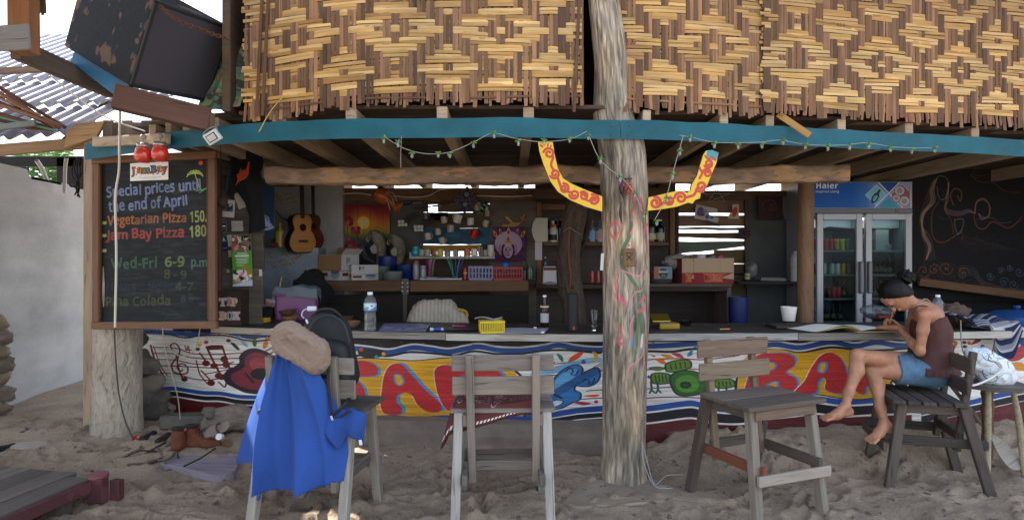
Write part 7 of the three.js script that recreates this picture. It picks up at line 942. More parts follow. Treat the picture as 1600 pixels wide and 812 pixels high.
{
  // painted planks: sunset; koi carvings
  const sunset = canvasTex(512,640,(c,w,h)=>{ const g = c.createLinearGradient(0,0,0,h); [[0, '#6a1420'],[0.12, '#8a2420'],[0.28, '#b2621e'],[0.42, '#8a7a2c'],[0.55, '#2f4a40'],[0.66, '#12263a'],[1, '#0b1626']].forEach(([k,v])=>g.addColorStop(k,v)); c.fillStyle = g; c.fillRect(0,0,w,h); for (let k = 6; k > 0; k--) { c.fillStyle = `rgba(220,170,40,${0.10})`; c.beginPath(); c.arc(250,180,26 + k*22,0,7); c.fill(); } c.fillStyle = '#d8b83c'; c.beginPath(); c.arc(250,180,62,0,7); c.fill(); c.fillStyle = '#c8c08a'; c.beginPath(); c.arc(250,180,38,0,7); c.fill(); const fl = (x,y,s,seed)=>{ const r = rand(seed); for (let i = 0; i < 16; i++) { c.fillStyle = ['#8a2a3a', '#6a1a2a', '#a84a50'][i % 3]; c.beginPath(); c.ellipse(x + (r() - 0.5)*s,y + (r() - 0.5)*s*0.8,s*0.2,s*0.3,r()*3,0,7); c.fill(); } }; c.strokeStyle = '#2a4a2a'; c.lineWidth = 7; c.beginPath(); c.moveTo(100,190); c.quadraticCurveTo(70,330,150,560); c.stroke(); c.beginPath(); c.moveTo(180,300); c.quadraticCurveTo(240,420,210,560); c.stroke(); fl(85,160,90,1); fl(175,260,70,2); fl(80,370,80,3); fl(150,390,80,4); });
  const t = thing('sunset_painting', 'painting of a setting sun and dark red flowers on upright planks', 'painting'),a = P(528,319,7.5),b = P(609,421,7.5),W = b.x - a.x,H = a.y - b.y;
  for (let i = 0; i < 8; i++) { const w = W/8,g = new THREE.BoxGeometry(w - 0.003,H,0.012),uv = g.attributes.uv; for (let k = 0; k < uv.count; k++) uv.setX(k,(i + uv.getX(k))/8); g.translate(a.x + (i + 0.5)*w,(a.y + b.y)/2 + rr(-0.004,0.004),-7.5 - 0.004*(i % 2)); part('plank',g,printed(sunset,0.8),t); }
  const koi = (label,px,py,s,flip)=>{ const k = thing('fish_carving',label, 'carving',P(px,py,7.38),0, 'carved fish figures before the sunset painting'); k.scale.setScalar(s); const sc = new THREE.MeshStandardMaterial({ color: 0x7d7466,map: rep(T.worn,2,4),roughness: 0.7 }); part('body',limbGeo([[-0.10,0.13,0.02,0.03],[-0.05,0.175,0.03,0.062],[0.0,0.14,0.03,0.075],[0.035,0.04,0.02,0.07],[0.03,-0.08,0,0.05],[0.0,-0.17,0,0.025]],18,7),sc,k); part('tail_fin',slab(shapeOf([[-0.02,-0.15],[-0.16,-0.1],[-0.2,0.02],[-0.17,0.06],[-0.13,-0.06],[-0.02,-0.19]],true),0.014),paint(0x4a4440,0.8),k); part('side_fin',slab(shapeOf([[-0.06,0.02],[0,0.06],[0.02,-0.03],[-0.03,-0.04]],true),0.012).translate(-0.01,0,0.09),paint(0x8f8676,0.7),k); part('eye',ball(0.012,-0.055,0.185,0.085),paint(0x15120f,0.3),k); part('lip',new THREE.TorusGeometry(0.022,0.009,6,12).rotateY(1).translate(-0.11,0.12,0.03),paint(0x9a8a74,0.7),k); return k; };
  koi('carved fish figure with open mouth, left one before the sunset painting',590,390,1.05); koi('carved fish figure, right one beside the plank wall',621,394,0.98);
  // drums
  const dr = thing('goblet_drum', 'varnished orange goblet drum hanging from the ceiling', 'drum',P(606,313,6.6)); dr.rotation.z = 0.95; const vm = wood(0xa8551c,{ rough: 0.25,bump: 0.001 }); part('bowl',lathe([[0.075,0.16],[0.088,0.13],[0.092,0.08],[0.075,0.02],[0.035,-0.03],[0.03,-0.06]],26),vm,dr); part('foot',lathe([[0.03,-0.06],[0.045,-0.10],[0.068,-0.145],[0.06,-0.15],[0.0005,-0.12]],26),vm,dr); part('skin',cyl(0.074,0.074,0.004,0,0.162,0,24),paint(0x5a4434,0.7),dr); part('rim',new THREE.TorusGeometry(0.079,0.007,8,26).rotateX(Math.PI/2).translate(0,0.158,0),paint(0x2a1c14,0.6),dr);
  for (const x of [-0.02,0.05,0.09]) part('rope',tube([V(x*0.4 + 0.03,0.05,0.09),V(x + 0.01,-0.02,0.085),V(x*1.1 - 0.05,-0.10,0.06)],0.006,10,5),paint(0x9c8a74,0.9),dr); solo('drum_cord', 'cord by which the goblet drum hangs', 'cord',tube([P(613,275,6.4),P(610,290,6.5),P(604,302,6.55)],0.004,12,5),paint(0x8a8074,0.9));
  for (const [pts,l] of [[[[500,312],[520,305],[560,302],[592,307]], 'left sagging'],[[[615,306],[640,308],[668,306],[690,296],[720,294]], 'middle looping'],[[[720,305],[760,306],[800,307],[836,305]], 'right nearly straight']]) solo('white_cable',l + ' white cable run under the wall plate', 'cable',tube(pts.map(([x,y])=>P(x,y,7.36)),0.007,30,5),paint(0xd0d0c8,0.6));
  // potholder, green print
  const qt = canvasTex(256,256,(c,w,h)=>{ c.fillStyle = '#3a3248'; c.fillRect(0,0,w,h); blots(c,0,0,w,h,['#8a3a5a', '#2f5a6a', '#6a4a3a', '#4a4a7a', '#2a2434', '#7a6a4a'],260,5,0.35); for (const [x,y] of [[80,170],[180,80]]) for (let k = 3; k > 0; k--) { c.strokeStyle = ['#b0a060', '#3f8a94', '#1a1a2a'][k - 1]; c.lineWidth = 9; c.beginPath(); c.arc(x,y,k*14,0,7); c.stroke(); } });
  const ph = thing('pot_holder', 'quilted patterned pot holder hung by a corner above the mugs', 'pot holder',P(728,312,7.2)); ph.rotation.z = 0.72; part('pad',new RoundedBoxGeometry(0.245,0.225,0.02,2,0.008),printed(qt,0.95,{ bumpMap: rep(T.weave,1,1),bumpScale: 0.004 }),ph); part('loop',new THREE.TorusGeometry(0.014,0.004,5,12).translate(0.118,0.118,0),paint(0x6a5a6a,0.9),ph);
  const gp = canvasTex(96,96,(c,w,h)=>{ c.fillStyle = '#8a9a8a'; c.fillRect(0,0,w,h); blots(c,0,0,w,h,['#1f4a2c', '#2f6a3a', '#c8d0c8', '#15301c'],60,9); }); solo('green_print', 'green and white leaf picture behind the hanging mugs', 'picture',pbox(0.2,0.2,0.01,...P(751,322,7.52).toArray()),printed(gp,0.8));
  // mugs
  const MG = 'pale mugs hanging on the plank wall',hm = (px,py,w,hex,l,turn,tilt)=>mug(l,P(px,py - w*30,7.42),w,hex,turn,tilt,hex > 0x900000 && hex < 0xb0ffff && 0 ? null : undefined,true);
  [[693,343,0.075,0xb9aa96, 'tan mug hanging left of the big white mug',0.6,0.2],[716,341,0.10,0xcfcdc8, 'big white mug with a dark rim hanging under the pot holder',2.6,0.35],[735,346,0.085,0xc4c2bc, 'round white pot hanging right of the big white mug',1.4,0],[760,349,0.075,0xb4aa9e, 'tan mug hanging at the right below the green picture',2.5,0.35],[762,333,0.07,0x8f8578, 'tan mug overlapping the lower edge of the green picture',1.2,0.1],[744,324,0.075,0xa59a8c, 'tan mug overlapping the pot holder',0.3,0.3],[704,357,0.085,0x9b9184, 'grey tan mug above the blue plank',1.5,0],[684,362,0.075,0xa79c8c, 'tan mug at the top of the blue plank',0.9,0],[668,369,0.08,0xb8a692, 'tan mug at the left end of the blue plank',0.4,0.2],[690,376,0.08,0xa89f96, 'grey mug at the lower edge of the blue plank',0.6,0.3],[665,338,0.07,0x574f48, 'dark mug high on the plank wall at the left',0.5,0]].forEach(([px,py,w,hex,l,a,b])=>hm(px,py,w,hex,l,a,b));
  hm(743,365,0.10,0xb01c18, 'red mug hanging on the blue plank',2.7,0.5);
  // shelf with mugs
  const sx0 = P(641,402,7.15).x,sx1 = P(771,402,7.15).x,sy = P(0,400,7.15).y,sh = thing('mug_shelf', 'white shelf board carrying a row of mugs', 'shelf'); part('board',bx(sx1 - sx0,0.032,0.2,(sx0 + sx1)/2,sy - 0.017,-7.25),paint(0xb4b2aa,0.7,{ blotch: 2 }),sh); part('shelf_end',bx(0.014,0.085,0.2,sx0 - 0.007,sy + 0.01,-7.25),paint(0xa8a69e,0.7),sh); part('shelf_end',bx(0.014,0.085,0.2,sx1 + 0.007,sy + 0.01,-7.25),paint(0xa8a69e,0.7),sh);
  const onS = (px)=>V(P(px,400,7.2).x,sy,-7.2); [[659,0.075,0x8d8a84, 'grey mug second on the shelf'],[668,0.075,0xa59c8e, 'tan mug third on the shelf'],[678,0.07,0x7a3a22, 'red brown mug on the shelf'],[688,0.08,0xb8a848, 'yellow mug on the shelf'],[712,0.07,0x9c968c, 'grey mug in the middle of the shelf'],[730,0.085,0xb85a2c, 'orange mug on the shelf'],[741,0.08,0xdcdad4, 'white mug right of the orange mug on the shelf'],[758,0.07,0x8a857c, 'grey mug at the right end of the shelf']].forEach(([px,w,hex,l],i)=>mug(l,onS(px),w,hex,0.3 + i*1.1));
  const jg = thing('teal_jug', 'glossy turquoise jug at the left end of the mug shelf', 'jug',onS(649)); part('jug_body',lathe([[0.0005,0],[0.03,0],[0.042,0.03],[0.04,0.07],[0.03,0.1],[0.036,0.115],[0.032,0.115]],20),paint(0x1f9aa4,0.2),jg); part('handle',new THREE.TorusGeometry(0.03,0.007,6,12,Math.PI).rotateZ(-1.57).translate(0.034,0.06,0),paint(0x1f9aa4,0.2),jg);
  const pt = thing('grey_pot', 'small grey lidded pot on the mug shelf', 'pot',onS(699)); part('pot_body',lathe([[0.0005,0],[0.036,0],[0.042,0.03],[0.036,0.075],[0.0005,0.08]],18),paint(0x8f8c84,0.4),pt); part('knob',ball(0.014,0,0.09,0,1,1,1,10),paint(0x77746c,0.4),pt);
  const st = thing('cup_stack', 'stack of white cups at the right end of the mug shelf', 'cups',onS(767)); for (let i = 0; i < 3; i++) part('cup',cyl(0.04,0.033,0.06,0,0.03 + i*0.038,0,16),paint(0xc8c6c0,0.4),st); const bk = thing('small_books', 'few thin upright booklets near the right end of the mug shelf', 'books',onS(751)); [0xb8b8b4,0x4f8a6a,0xa84a3a,0x8a8a94].forEach((hex,i)=>part('booklet',bx(0.009,0.12,0.09,-0.018 + i*0.012,0.06,0,0,0,0,0.001),paint(hex,0.7),bk));
  const spoon = (l,px,py,n)=>{ const t2 = thing('spoon_bunch',l, 'spoons',P(px,py,7.4),0); for (let i = 0; i < n; i++) { const x = (i % 3 - 1)*0.04,y = (i/3 | 0)*0.04; const s2 = part('spoon',ball(0.022,x,y,0.01*(i % 2),1,1,0.6,12),paint(0xc6c4be,0.4),t2); part('spoon_handle',tube([V(x,y,-0.01),V(x + 0.08,y + 0.06,-0.02),V(x + 0.2,y + 0.13,-0.02)],0.005,8,5),paint(0x2a2826,0.5),s2); } }; spoon('bunch of white bowled spoons hanging left of the mugs, the left bunch',629,351,5); spoon('bunch of white bowled spoons hanging just left of the tan mugs, the right bunch',654,359,6);
  const ut = (l,a2,b2)=>{ const t2 = thing('utensil',l, 'utensil'); part('shaft',tube([P(...a2,7.4),P((a2[0] + b2[0])/2,(a2[1] + b2[1])/2 + 1,7.4),P(...b2,7.4)],0.008,10,6),paint(0x141416,0.4),t2); part('grip',tube([P(...b2,7.4),P(b2[0] + 14,b2[1] - 1,7.4)],0.013,6,6),paint(0x8a7a54,0.5),t2); }; ut('dark long handled utensil across the plank wall, the upper one',[626,319],[645,317]); ut('dark long handled utensil across the plank wall, the lower one',[648,325],[676,322]);
  // goddess picture, bird cut-out
  const god = canvasTex(512,512,(c,w,h)=>{ c.fillStyle = '#4a1444'; c.fillRect(0,0,w,h); blots(c,0,0,w,h,['#5c1a56', '#3a0f3a', '#6a2262'],60,3); c.fillStyle = '#a894a8'; c.beginPath(); c.ellipse(245,255,215,190,0,0,7); c.fill(); c.fillStyle = '#4a1444'; c.fillRect(0,440,w,72); const leaf = (x,y,a,s)=>{ c.save(); c.translate(x,y); c.rotate(a); c.fillStyle = '#c89a34'; c.beginPath(); c.moveTo(0,0); c.quadraticCurveTo(50*s,-60*s,0,-140*s); c.quadraticCurveTo(-50*s,-60*s,0,0); c.fill(); c.fillStyle = '#8a2a3a'; c.beginPath(); c.ellipse(0,-62*s,15*s,30*s,0,0,7); c.fill(); c.strokeStyle = '#3a1a10'; c.lineWidth = 4; c.stroke(); c.restore(); }; leaf(70,160,-0.6,0.95); leaf(140,130,-0.35,0.8); leaf(360,130,0.35,0.8); leaf(440,160,0.6,0.95); leaf(245,150,0,1.05); c.fillStyle = '#120c14'; c.beginPath(); c.ellipse(240,360,112,140,0,0,7); c.fill(); c.fillStyle = '#b26a9a'; for (const s of [-1,1]) { c.beginPath(); c.ellipse(240 + s*125,330,26,80,s*-0.15,0,7); c.fill(); } leaf(240,255,0,1.1); c.fillStyle = '#c9a23c'; c.fillRect(172,240,136,26); c.fillStyle = '#b59ab0'; c.beginPath(); c.ellipse(240,360,76,108,0,0,7); c.fill(); c.fillStyle = '#241424'; for (const s of [-1,1]) { c.beginPath(); c.ellipse(240 + s*32,345,22,8,0,0,7); c.fill(); c.beginPath(); c.ellipse(240 + s*32,320,26,5,s*0.15,0,7); c.fill(); } c.fillStyle = '#8a4a7a'; c.beginPath(); c.ellipse(246,385,10,26,0,0,7); c.fill(); c.fillStyle = '#6a1a34'; c.beginPath(); c.ellipse(240,424,26,9,0,0,7); c.fill(); c.beginPath(); c.arc(240,300,9,0,7); c.fill(); c.fillStyle = '#7a3a6e'; c.beginPath(); c.ellipse(205,380,30,70,0.2,0,7); c.globalAlpha = 0.35; c.fill(); c.globalAlpha = 1; });
  solo('goddess_painting', 'purple and gold painting of a crowned face above the red crate', 'painting',pbox(0.405,0.43,0.014,...P(795.5,381,7.42).toArray()),printed(god,0.7));
  const z4 = (x,y)=>{ const q = P(760 + x/5.078,290 + y/5.078,7.46); return [q.x,q.y]; }; const bt = thing('bird_cutout', 'golden flying bird cut-out with a twig above the goddess painting', 'wall decoration'),gm = paint(0xa87f2a,0.5); part('bird',slab(shapeOf([[125,300],[170,310],[200,300],[150,260],[148,238],[165,250],[168,236],[195,270],[215,292],[250,290],[275,295],[255,315],[235,322],[215,335],[130,335]].map(([x,y])=>z4(x,y))),0.008).translate(0,0,-7.47),gm,bt); part('twig',tube([[270,293],[290,270],[300,245]].map(([x,y])=>V(...z4(x,y),-7.46)),0.006,10,5),gm,bt); for (const [x,y] of [[282,252],[300,236],[303,268]]) part('leaf',ball(0.022,...z4(x,y),-7.46,1,0.6,0.3,8),gm,bt);
}
// shelf unit in the middle, driftwood pillar, bottles
{
  const t = thing('bottle_shelf', 'timber shelf unit with bottles behind the driftwood pillar', 'shelf unit'),B = (a,b,w,h,m,d = 7.2,name = 'rail')=>part(name,rough(beam(P(...a,d),P(...b,d),w,h,V(0,1,0)),0.003),m,t),wm = wood(0x6f5238),wm2 = wood(0x574330);
  part('upright',rough(beam(P(842,316,7.2),P(842,450,7.2),0.06,0.10,V(0,0,1)),0.003),wood(0x7d5835),t); B([832,303],[1050,303],0.12,0.13,wm2); B([846,323],[1050,323],0.03,0.07,wm,7.24); B([848,381],[1050,381],0.22,0.045,wm,7.3, 'shelf_board'); part('upright',rough(beam(P(1050,316,7.2),P(1050,450,7.2),0.06,0.10,V(0,0,1)),0.003),wood(0x6e5238),t); B([836,446],[1050,448],0.3,0.05,wm2,7.25, 'shelf_board');
  const z = (x,y)=>{ const q = P(760 + x/5.078,290 + y/5.078,7.1); return [q.x,q.y]; }; solo('white_sign', 'blank white board with a rounded left edge on the shelf upright', 'sign',slab(shapeOf([[485,257],[485,442],[392,447],[370,400],[361,350],[372,295],[394,258]].map(([x,y])=>z(x,y))),0.012).translate(0,0,-7.1),paint(0xb5b0a2,0.8)); solo('paper_notice', 'white paper strip pinned to the upright below the white board', 'paper',bx(0.085,0.215,0.002,...P(841.5,392,7.13).toArray(),0,0,0,0.0005),paint(0xb4b2b4,0.8));
  const sy = P(0,378,7.22).y,on = (px,d = 7.24)=>V(P(px,0,d).x,sy,-d),dk = paint(0x0e0f0c,0.15),clr = new THREE.MeshPhysicalMaterial({ color: 0x7a94a4,transmission: 0.5,thickness: 0,roughness: 0.1 });
  bottle('liquor_bottle', 'white liquor bottle with an orange mark on the shelf by the white board',on(864),0.27, 'spirit',paint(0xc4c0ba,0.35),[[0.08,0.34,0x26241c],[0.68,0.80,0xb8522c]],0xd0ccc6); bottle('liquor_bottle', 'dark bottle behind the white liquor bottle',on(857,7.32),0.29, 'spirit',dk,[],0x1a1a1c); bottle('liquor_bottle', 'dark bottle with a blue cap left of the driftwood pillar',on(868,7.33),0.3, 'spirit',dk,[],0x2a3a7a); bottle('liquor_bottle', 'dark bottle with a red cap next to the driftwood pillar',on(876,7.33),0.3, 'spirit',dk,[],0x8a2a22);
  bottle('liquor_bottle', 'clear bottle with a blue and white label right of the driftwood pillar',on(925),0.27, 'spirit',clr,[[0.12,0.5,0x6f9ac0]],0x9a8a5a); bottle('liquor_bottle', 'clear bottle with a red and white label next to the trunk post',on(937),0.27, 'spirit',clr,[[0.12,0.5,0xb08a86]],0x5a5a5a); bottle('liquor_bottle', 'clear bottle behind the blue labelled one',on(914,7.32),0.28, 'spirit',clr,[[0.1,0.45,0xb8b8b4]],0x8a8a8a);
  bottle('liquor_bottle', 'dark green bottle with a cream label just right of the trunk post',on(1018),0.31, 'spirit',paint(0x1a2410,0.15),[[0.1,0.34,0xb8b08a],[0.38,0.46,0xc8c0a0]],0x2a2a22); bottle('liquor_bottle', 'black bottle with a cream shield label right of the trunk post',on(1032),0.285, 'spirit',dk,[[0.1,0.4,0x9a988a]],0xc8c0b0); bottle('liquor_bottle', 'dark bottle between the two right hand labelled bottles',on(1025,7.34),0.3, 'spirit',dk,[],0x2a3c4a);
  const q = P(859,445,7.0); const bag = thing('snack_bag', 'white bag with a dark red band under the bottle shelf', 'bag',q); part('bag',rough(new RoundedBoxGeometry(0.16,0.215,0.05,3,0.02).translate(0,0.11,0),0.008),paint(0xb8b6b8,0.4),bag); part('band',bx(0.15,0.035,0.004,0,0.19,0.027,-0.06,0,0,0.001),paint(0x5a1a1c,0.5),bag); part('clear_base',lump(0.06,2,0.5,14).scale(1.3,0.4,0.6).translate(0,0.02,0.02),paint(0x8a8a8c,0.3),bag); bottle('small_bottle', 'small bottle with a white cap behind the white bag',P(852,418,7.15),0.13, 'spirit',paint(0x2a3450,0.3),[],0xd0d0d4);
  const dp = thing('driftwood_pillar', 'dark pitted driftwood trunk standing behind the bar left of the trunk post', 'post'),d = 6.2,bp = [[905,300,17],[900,330,19],[893,365,19],[888,400,19],[890,440,19],[896,480,19],[900,560,20]].map(([px,py,w])=>[...P(px,py,d).toArray(),w*S(d)*0.95]); part('trunk',rough(limbGeo(bp,40,12,(th,l)=>1 + (fbm(Math.cos(th)*3 + 5,Math.sin(th)*3 + 5,l*3,4) - 0.5)*0.3 - 0.22*smooth(0.66,0.75,vnoise(Math.cos(th)*5 + 9,Math.sin(th)*5 + 9,l*11))),0.004),trunkMat(0x57483e),dp); part('side_branch',limbGeo([[...P(915,300,6.3).toArray(),0.06],[...P(920,330,6.35).toArray(),0.05],[...P(915,372,6.35).toArray(),0.03],[...P(905,400,6.25).toArray(),0.03]],16,6),trunkMat(0x4a3d35),dp);
  solo('bark_strip', 'thin red brown stick tied to the driftwood pillar', 'stick',tube([P(890,358,6.04),P(889,380,6.03),P(889,405,6.03),P(892,430,6.04),P(891,448,6.05)],0.01,24,6),paint(0x6f4430,0.8)); solo('tie_cord', 'pale cord tied around the driftwood pillar', 'cord',tube([P(880,362,6.06),P(890,356,6.02),P(900,362,6.05),P(908,367,6.1)],0.005,20,5),paint(0x8a7656,0.9)); 
  for (const [px,l] of [[925.5, 'left'],[935, 'right']]) { const c = thing('tall_red_can',l + ' one of two tall red cans left of the trunk post', 'can',P(px,441,6.9)); part('can_body',lathe([[0.0005,0],[0.017,0],[0.02,0.005],[0.02,0.115],[0.016,0.125],[0.0005,0.125]],16),paint(0xc0282c,0.25),c); part('top',cyl(0.015,0.015,0.004,0,0.126,0,14),paint(0xb0b0b0,0.3,{ metal: 0.7 }),c); }
}
// right hand side: cabinet with cartons
{
  const d = 6.6,x0 = P(1012,0,d).x,x1 = P(1145,0,d).x,y = P(0,443,d).y,t = thing('dark_cabinet', 'dark wooden cabinet behind the counter right of the trunk post', 'cabinet',V(0,0,0)); part('top_board',bx(x1 - x0,0.035,0.5,(x0 + x1)/2,y - 0.018,-d - 0.25),wood(0x594a40),t); part('side_panel',bx(0.05,y - 0.5,0.46,x1 - 0.03,(y - 0.036 + 0.46)/2,-d - 0.25),wood(0x5c4f46),t); part('back_board',bx(x1 - x0,y - 0.5,0.03,(x0 + x1)/2,(y - 0.04 + 0.46)/2,-d - 0.45),wood(0x2c221c),t); part('front_rail',bx(x1 - x0 - 0.06,0.05,0.03,(x0 + x1)/2 - 0.03,y - 0.062,-d - 0.02),wood(0x33261f),t);
  const on = (px,dd = 0.15)=>V(P(px,0,d + dd).x,y,-d - dd),kraft = paint(0xa99276,0.85),pr = canvasTex(256,256,(c,w,h)=>{ c.fillStyle = '#a58e72'; c.fillRect(0,0,w,h); c.fillStyle = '#7c1c1e'; c.fillRect(0,146,w,110); c.strokeStyle = '#b8684a'; c.lineWidth = 3; const r = rand(4); for (let i = 0; i < 34; i++) { c.beginPath(); c.moveTo(60 + 130*r(),240); c.quadraticCurveTo(60 + 150*r(),190,50 + 160*r(),152); c.stroke(); } c.fillStyle = '#a58e72'; c.beginPath(); c.moveTo(256,146); c.lineTo(170,200); c.lineTo(256,215); c.fill(); c.strokeStyle = '#8a7458'; c.lineWidth = 2; c.beginPath(); c.moveTo(168,0); c.lineTo(168,146); c.stroke(); });
  const bx1 = (l,px,w,h,dp,turn,m,side)=>{ const b = thing('carton',l, 'box',on(px,dp/2 + 0.06),turn); part('box_body',new THREE.BoxGeometry(w,h,dp).translate(0,h/2,0),[side,side,paint(0x3a2f28,0.9),kraft,m,m],b); part('top_flap',bx(w,0.004,0.06,0,h + 0.014,-dp/2,0.5,0,0,0.001),kraft,b); return b; }; bx1('tan carton with a dark red printed lower half on the cabinet',1109,0.45,0.285,0.3,0,printed(pr,0.8),printed(pr,0.8)); const rc = paint(0x6e2226,0.8); bx1('dark red and tan carton left of the larger printed carton',1068,0.15,0.28,0.3,0.1,printed(pr,0.8),rc);
  solo('plastic_bag', 'translucent plastic bag bulging over the dark red carton', 'bag',lump(0.13,14,0.5,22,4).scale(1.1,0.7,0.7).translate(...on(1056,0.3).add(V(0,0.24,0)).toArray()),new THREE.MeshPhysicalMaterial({ color: 0xa8a49c,transmission: 0.5,thickness: 0,roughness: 0.3 })); for (const [px,hex,l] of [[1096,0xb0b0b4, 'grey crumpled packet sticking out of the tan carton'],[1126,0x9a4658, 'pink crumpled packet sticking out of the tan carton'],[1112,0x5a5a62, 'dark packet in the middle of the tan carton']]) solo('packet',l, 'packet',lump(0.05,px,0.5,14,4).scale(1.1,0.8,0.8).translate(...on(px,0.2).add(V(0,0.29,0)).toArray()),paint(hex,0.4));
  const nt = canvasTex(256,128,(c,w,h)=>{ c.fillStyle = '#54707e'; c.fillRect(0,0,w,h); c.fillStyle = '#8a4a24'; c.fillRect(0,0,60,h); c.fillStyle = '#141212'; c.beginPath(); c.ellipse(130,70,66,52,0,0,7); c.fill(); c.fillStyle = '#d8d4cc'; c.font = 'bold 30px sans-serif'; c.textAlign = 'center'; c.fillText('NESCAFE',130,66); c.strokeStyle = '#b8b0a4'; c.lineWidth = 3; c.beginPath(); c.ellipse(130,96,26,8,0,0,7); c.stroke(); }); boxThing('coffee_box', 'coffee box with a black oval label on a white plate', 'box',on(1034,0.14).add(V(0,0.05,0)),0.21,0.14,0.12,0.05,printed(nt,0.5)); const pl = thing('white_plates', 'stack of white plates under the coffee box', 'plates',on(1033,0.16)); for (let i = 0; i < 3; i++) part('plate',lathe([[0.0005,0],[0.07,0],[0.125,0.012],[0.12,0.016],[0.0005,0.006]],26).translate(0,i*0.015,0),paint(0x8f9298,0.4),pl);
  const pic = (name,l,cat,pts,tex,dd)=>{ const xs = pts.map((p)=>p[0]),ys = pts.map((p)=>p[1]),a = Math.min(...xs),b = Math.max(...xs),e = Math.min(...ys),f = Math.max(...ys),g = new THREE.ShapeGeometry(shapeOf(pts.map(([x,yy])=>[(x - a)/(b - a),1 - (yy - e)/(f - e)]))),A = P(a,f,dd),B = P(b,e,dd); const ex = slab(shapeOf(pts.map(([x,yy])=>{ const q = P(x,yy,dd); return [q.x - A.x,q.y - A.y]; })),0.004,0),uv = ex.attributes.uv,p = ex.attributes.position; for (let i = 0; i < uv.count; i++) uv.setXY(i,p.getX(i)/(B.x - A.x),p.getY(i)/(B.y - A.y)); ex.translate(A.x,A.y,A.z); return solo(name,l,cat,ex,printed(tex,0.8)); };
  pic('child_drawing', 'torn paper with purple and blue painted snail shapes, the larger left piece', 'drawing',[[1088,319],[1121,326],[1122,333],[1106,331],[1110,336],[1124,341],[1121,348],[1085,341]],canvasTex(192,128,(c,w,h)=>{ c.fillStyle = '#b4b0a4'; c.fillRect(0,0,w,h); c.fillStyle = '#6a4a8a'; for (const [x,y,s] of [[50,42,24],[38,62,20],[62,66,18]]) { c.beginPath(); c.arc(x,y,s,0,7); c.fill(); } c.fillStyle = '#2f5a9a'; for (const x of [100,135]) { c.beginPath(); c.arc(x,86,15,0,7); c.fill(); } c.fillStyle = '#8a8a9a'; c.beginPath(); c.arc(86,50,16,0,7); c.fill(); }),7.42); pic('child_drawing', 'torn paper with a red and yellow painted shape, the smaller right piece', 'drawing',[[1144,319],[1155,319],[1155,342],[1137,341],[1140,334],[1145,330]],canvasTex(96,96,(c,w,h)=>{ c.fillStyle = '#b4b0a4'; c.fillRect(0,0,w,h); c.fillStyle = '#b23a2a'; c.beginPath(); c.ellipse(60,50,20,34,0.4,0,7); c.fill(); c.fillStyle = '#b8a83a'; c.beginPath(); c.ellipse(26,64,18,12,0,0,7); c.fill(); }),7.42);
  solo('dark_knife', 'dark flat blade hung under the torn drawings', 'knife',beam(P(1103,345,7.4),P(1125,352,7.4),0.02,0.03,V(0,1,0)),paint(0x1a1a1c,0.5)); const mc = canvasTex(128,128,(c,w,h)=>{ c.fillStyle = '#131a24'; c.fillRect(0,0,w,h); [['#7a2a2c',52,6],['#1f4a4a',42,5],['#7a2a34',32,5],['#2a2f6a',20,8]].forEach(([col,r,lw],k)=>{ c.strokeStyle = col; c.lineWidth = lw; c.beginPath(); for (let i = 0; i <= 8; i++) { const a = i/8*6.283 + 0.39; c.lineTo(64 + r*Math.cos(a),64 + r*Math.sin(a)); } c.stroke(); }); }); { const q = P(1163,364,7.38),g = new THREE.CylinderGeometry(0.078,0.078,0.008,8).rotateX(Math.PI/2).rotateZ(0.39).translate(q.x,q.y,q.z),m = printed(mc,0.9); solo('woven_mandala', 'dark eight sided woven mandala on the edge of the slatted wall', 'wall decoration',g,[paint(0x16202a,0.9),m,m]); }
  solo('dark_red_picture', 'dark red square picture on the grey wall left of the fridge', 'picture',pbox(0.30,0.29,0.015,...P(1204,325,7.36).toArray()),printed(canvasTex(128,128,(c,w,h)=>{ c.fillStyle = '#2e1210'; c.fillRect(0,0,w,h); c.strokeStyle = '#6a4a44'; c.lineWidth = 5; c.setLineDash([6,5]); c.beginPath(); c.arc(58,56,36,2.4,7.0); c.stroke(); c.fillStyle = '#4a1c18'; c.fillRect(56,40,26,40); }),0.7)); solo('tilted_paper', 'grey paper hanging askew right of the dark red picture', 'paper',bx(0.13,0.28,0.003,...P(1230,324,7.38).toArray(),0,0,0.25,0.0005),paint(0x6f706e,0.8));
  const sw = thing('wire_star', 'wire star and twigs hung under the wall plate on the right', 'ornament'); { const c = [1120,306],pts = []; for (let i = 0; i <= 5; i++) { const a = -Math.PI/2 + i*4*Math.PI/5; pts.push(P(c[0] + 22*Math.cos(a),c[1] + 12*Math.sin(a),7.2)); } for (let i = 0; i < 5; i++) part('wire',tube([pts[i],pts[i].clone().lerp(pts[i + 1],0.5),pts[i + 1]],0.004,4,5),paint(0x8a8478,0.8),sw); }
  const jar2 = thing('white_jar', 'small white jar with a yellow label at the right of the slatted wall', 'jar',P(1168,436,7.1)); part('jar_body',cyl(0.032,0.034,0.07,0,0.035,0,16),paint(0xa8a49a,0.5),jar2); part('label',new THREE.CylinderGeometry(0.0345,0.0345,0.03,16,1,true).translate(0,0.035,0),paint(0x9a8a4a,0.6),jar2); solo('plastic_bag', 'hanging clear plastic bag above the small white jar', 'bag',lump(0.08,31,0.5,18,4).scale(0.9,1.2,0.6).translate(...P(1174,420,7.15).toArray()),new THREE.MeshPhysicalMaterial({ color: 0x8a8c8a,transmission: 0.5,thickness: 0,roughness: 0.3 })); solo('back_ledge', 'dark ledge along the grey wall left of the fridge', 'shelf',beam(P(1145,441,7.1),P(1255,441,7.1),0.35,0.03),wood(0x2f2823)); solo('folded_cloths', 'folded pale cloths on the dark ledge left of the fridge', 'cloth',rough(bx(0.3,0.04,0.16,...P(1205,436,7.05).toArray()),0.008,12),paint(0x6f6e6c,0.9));
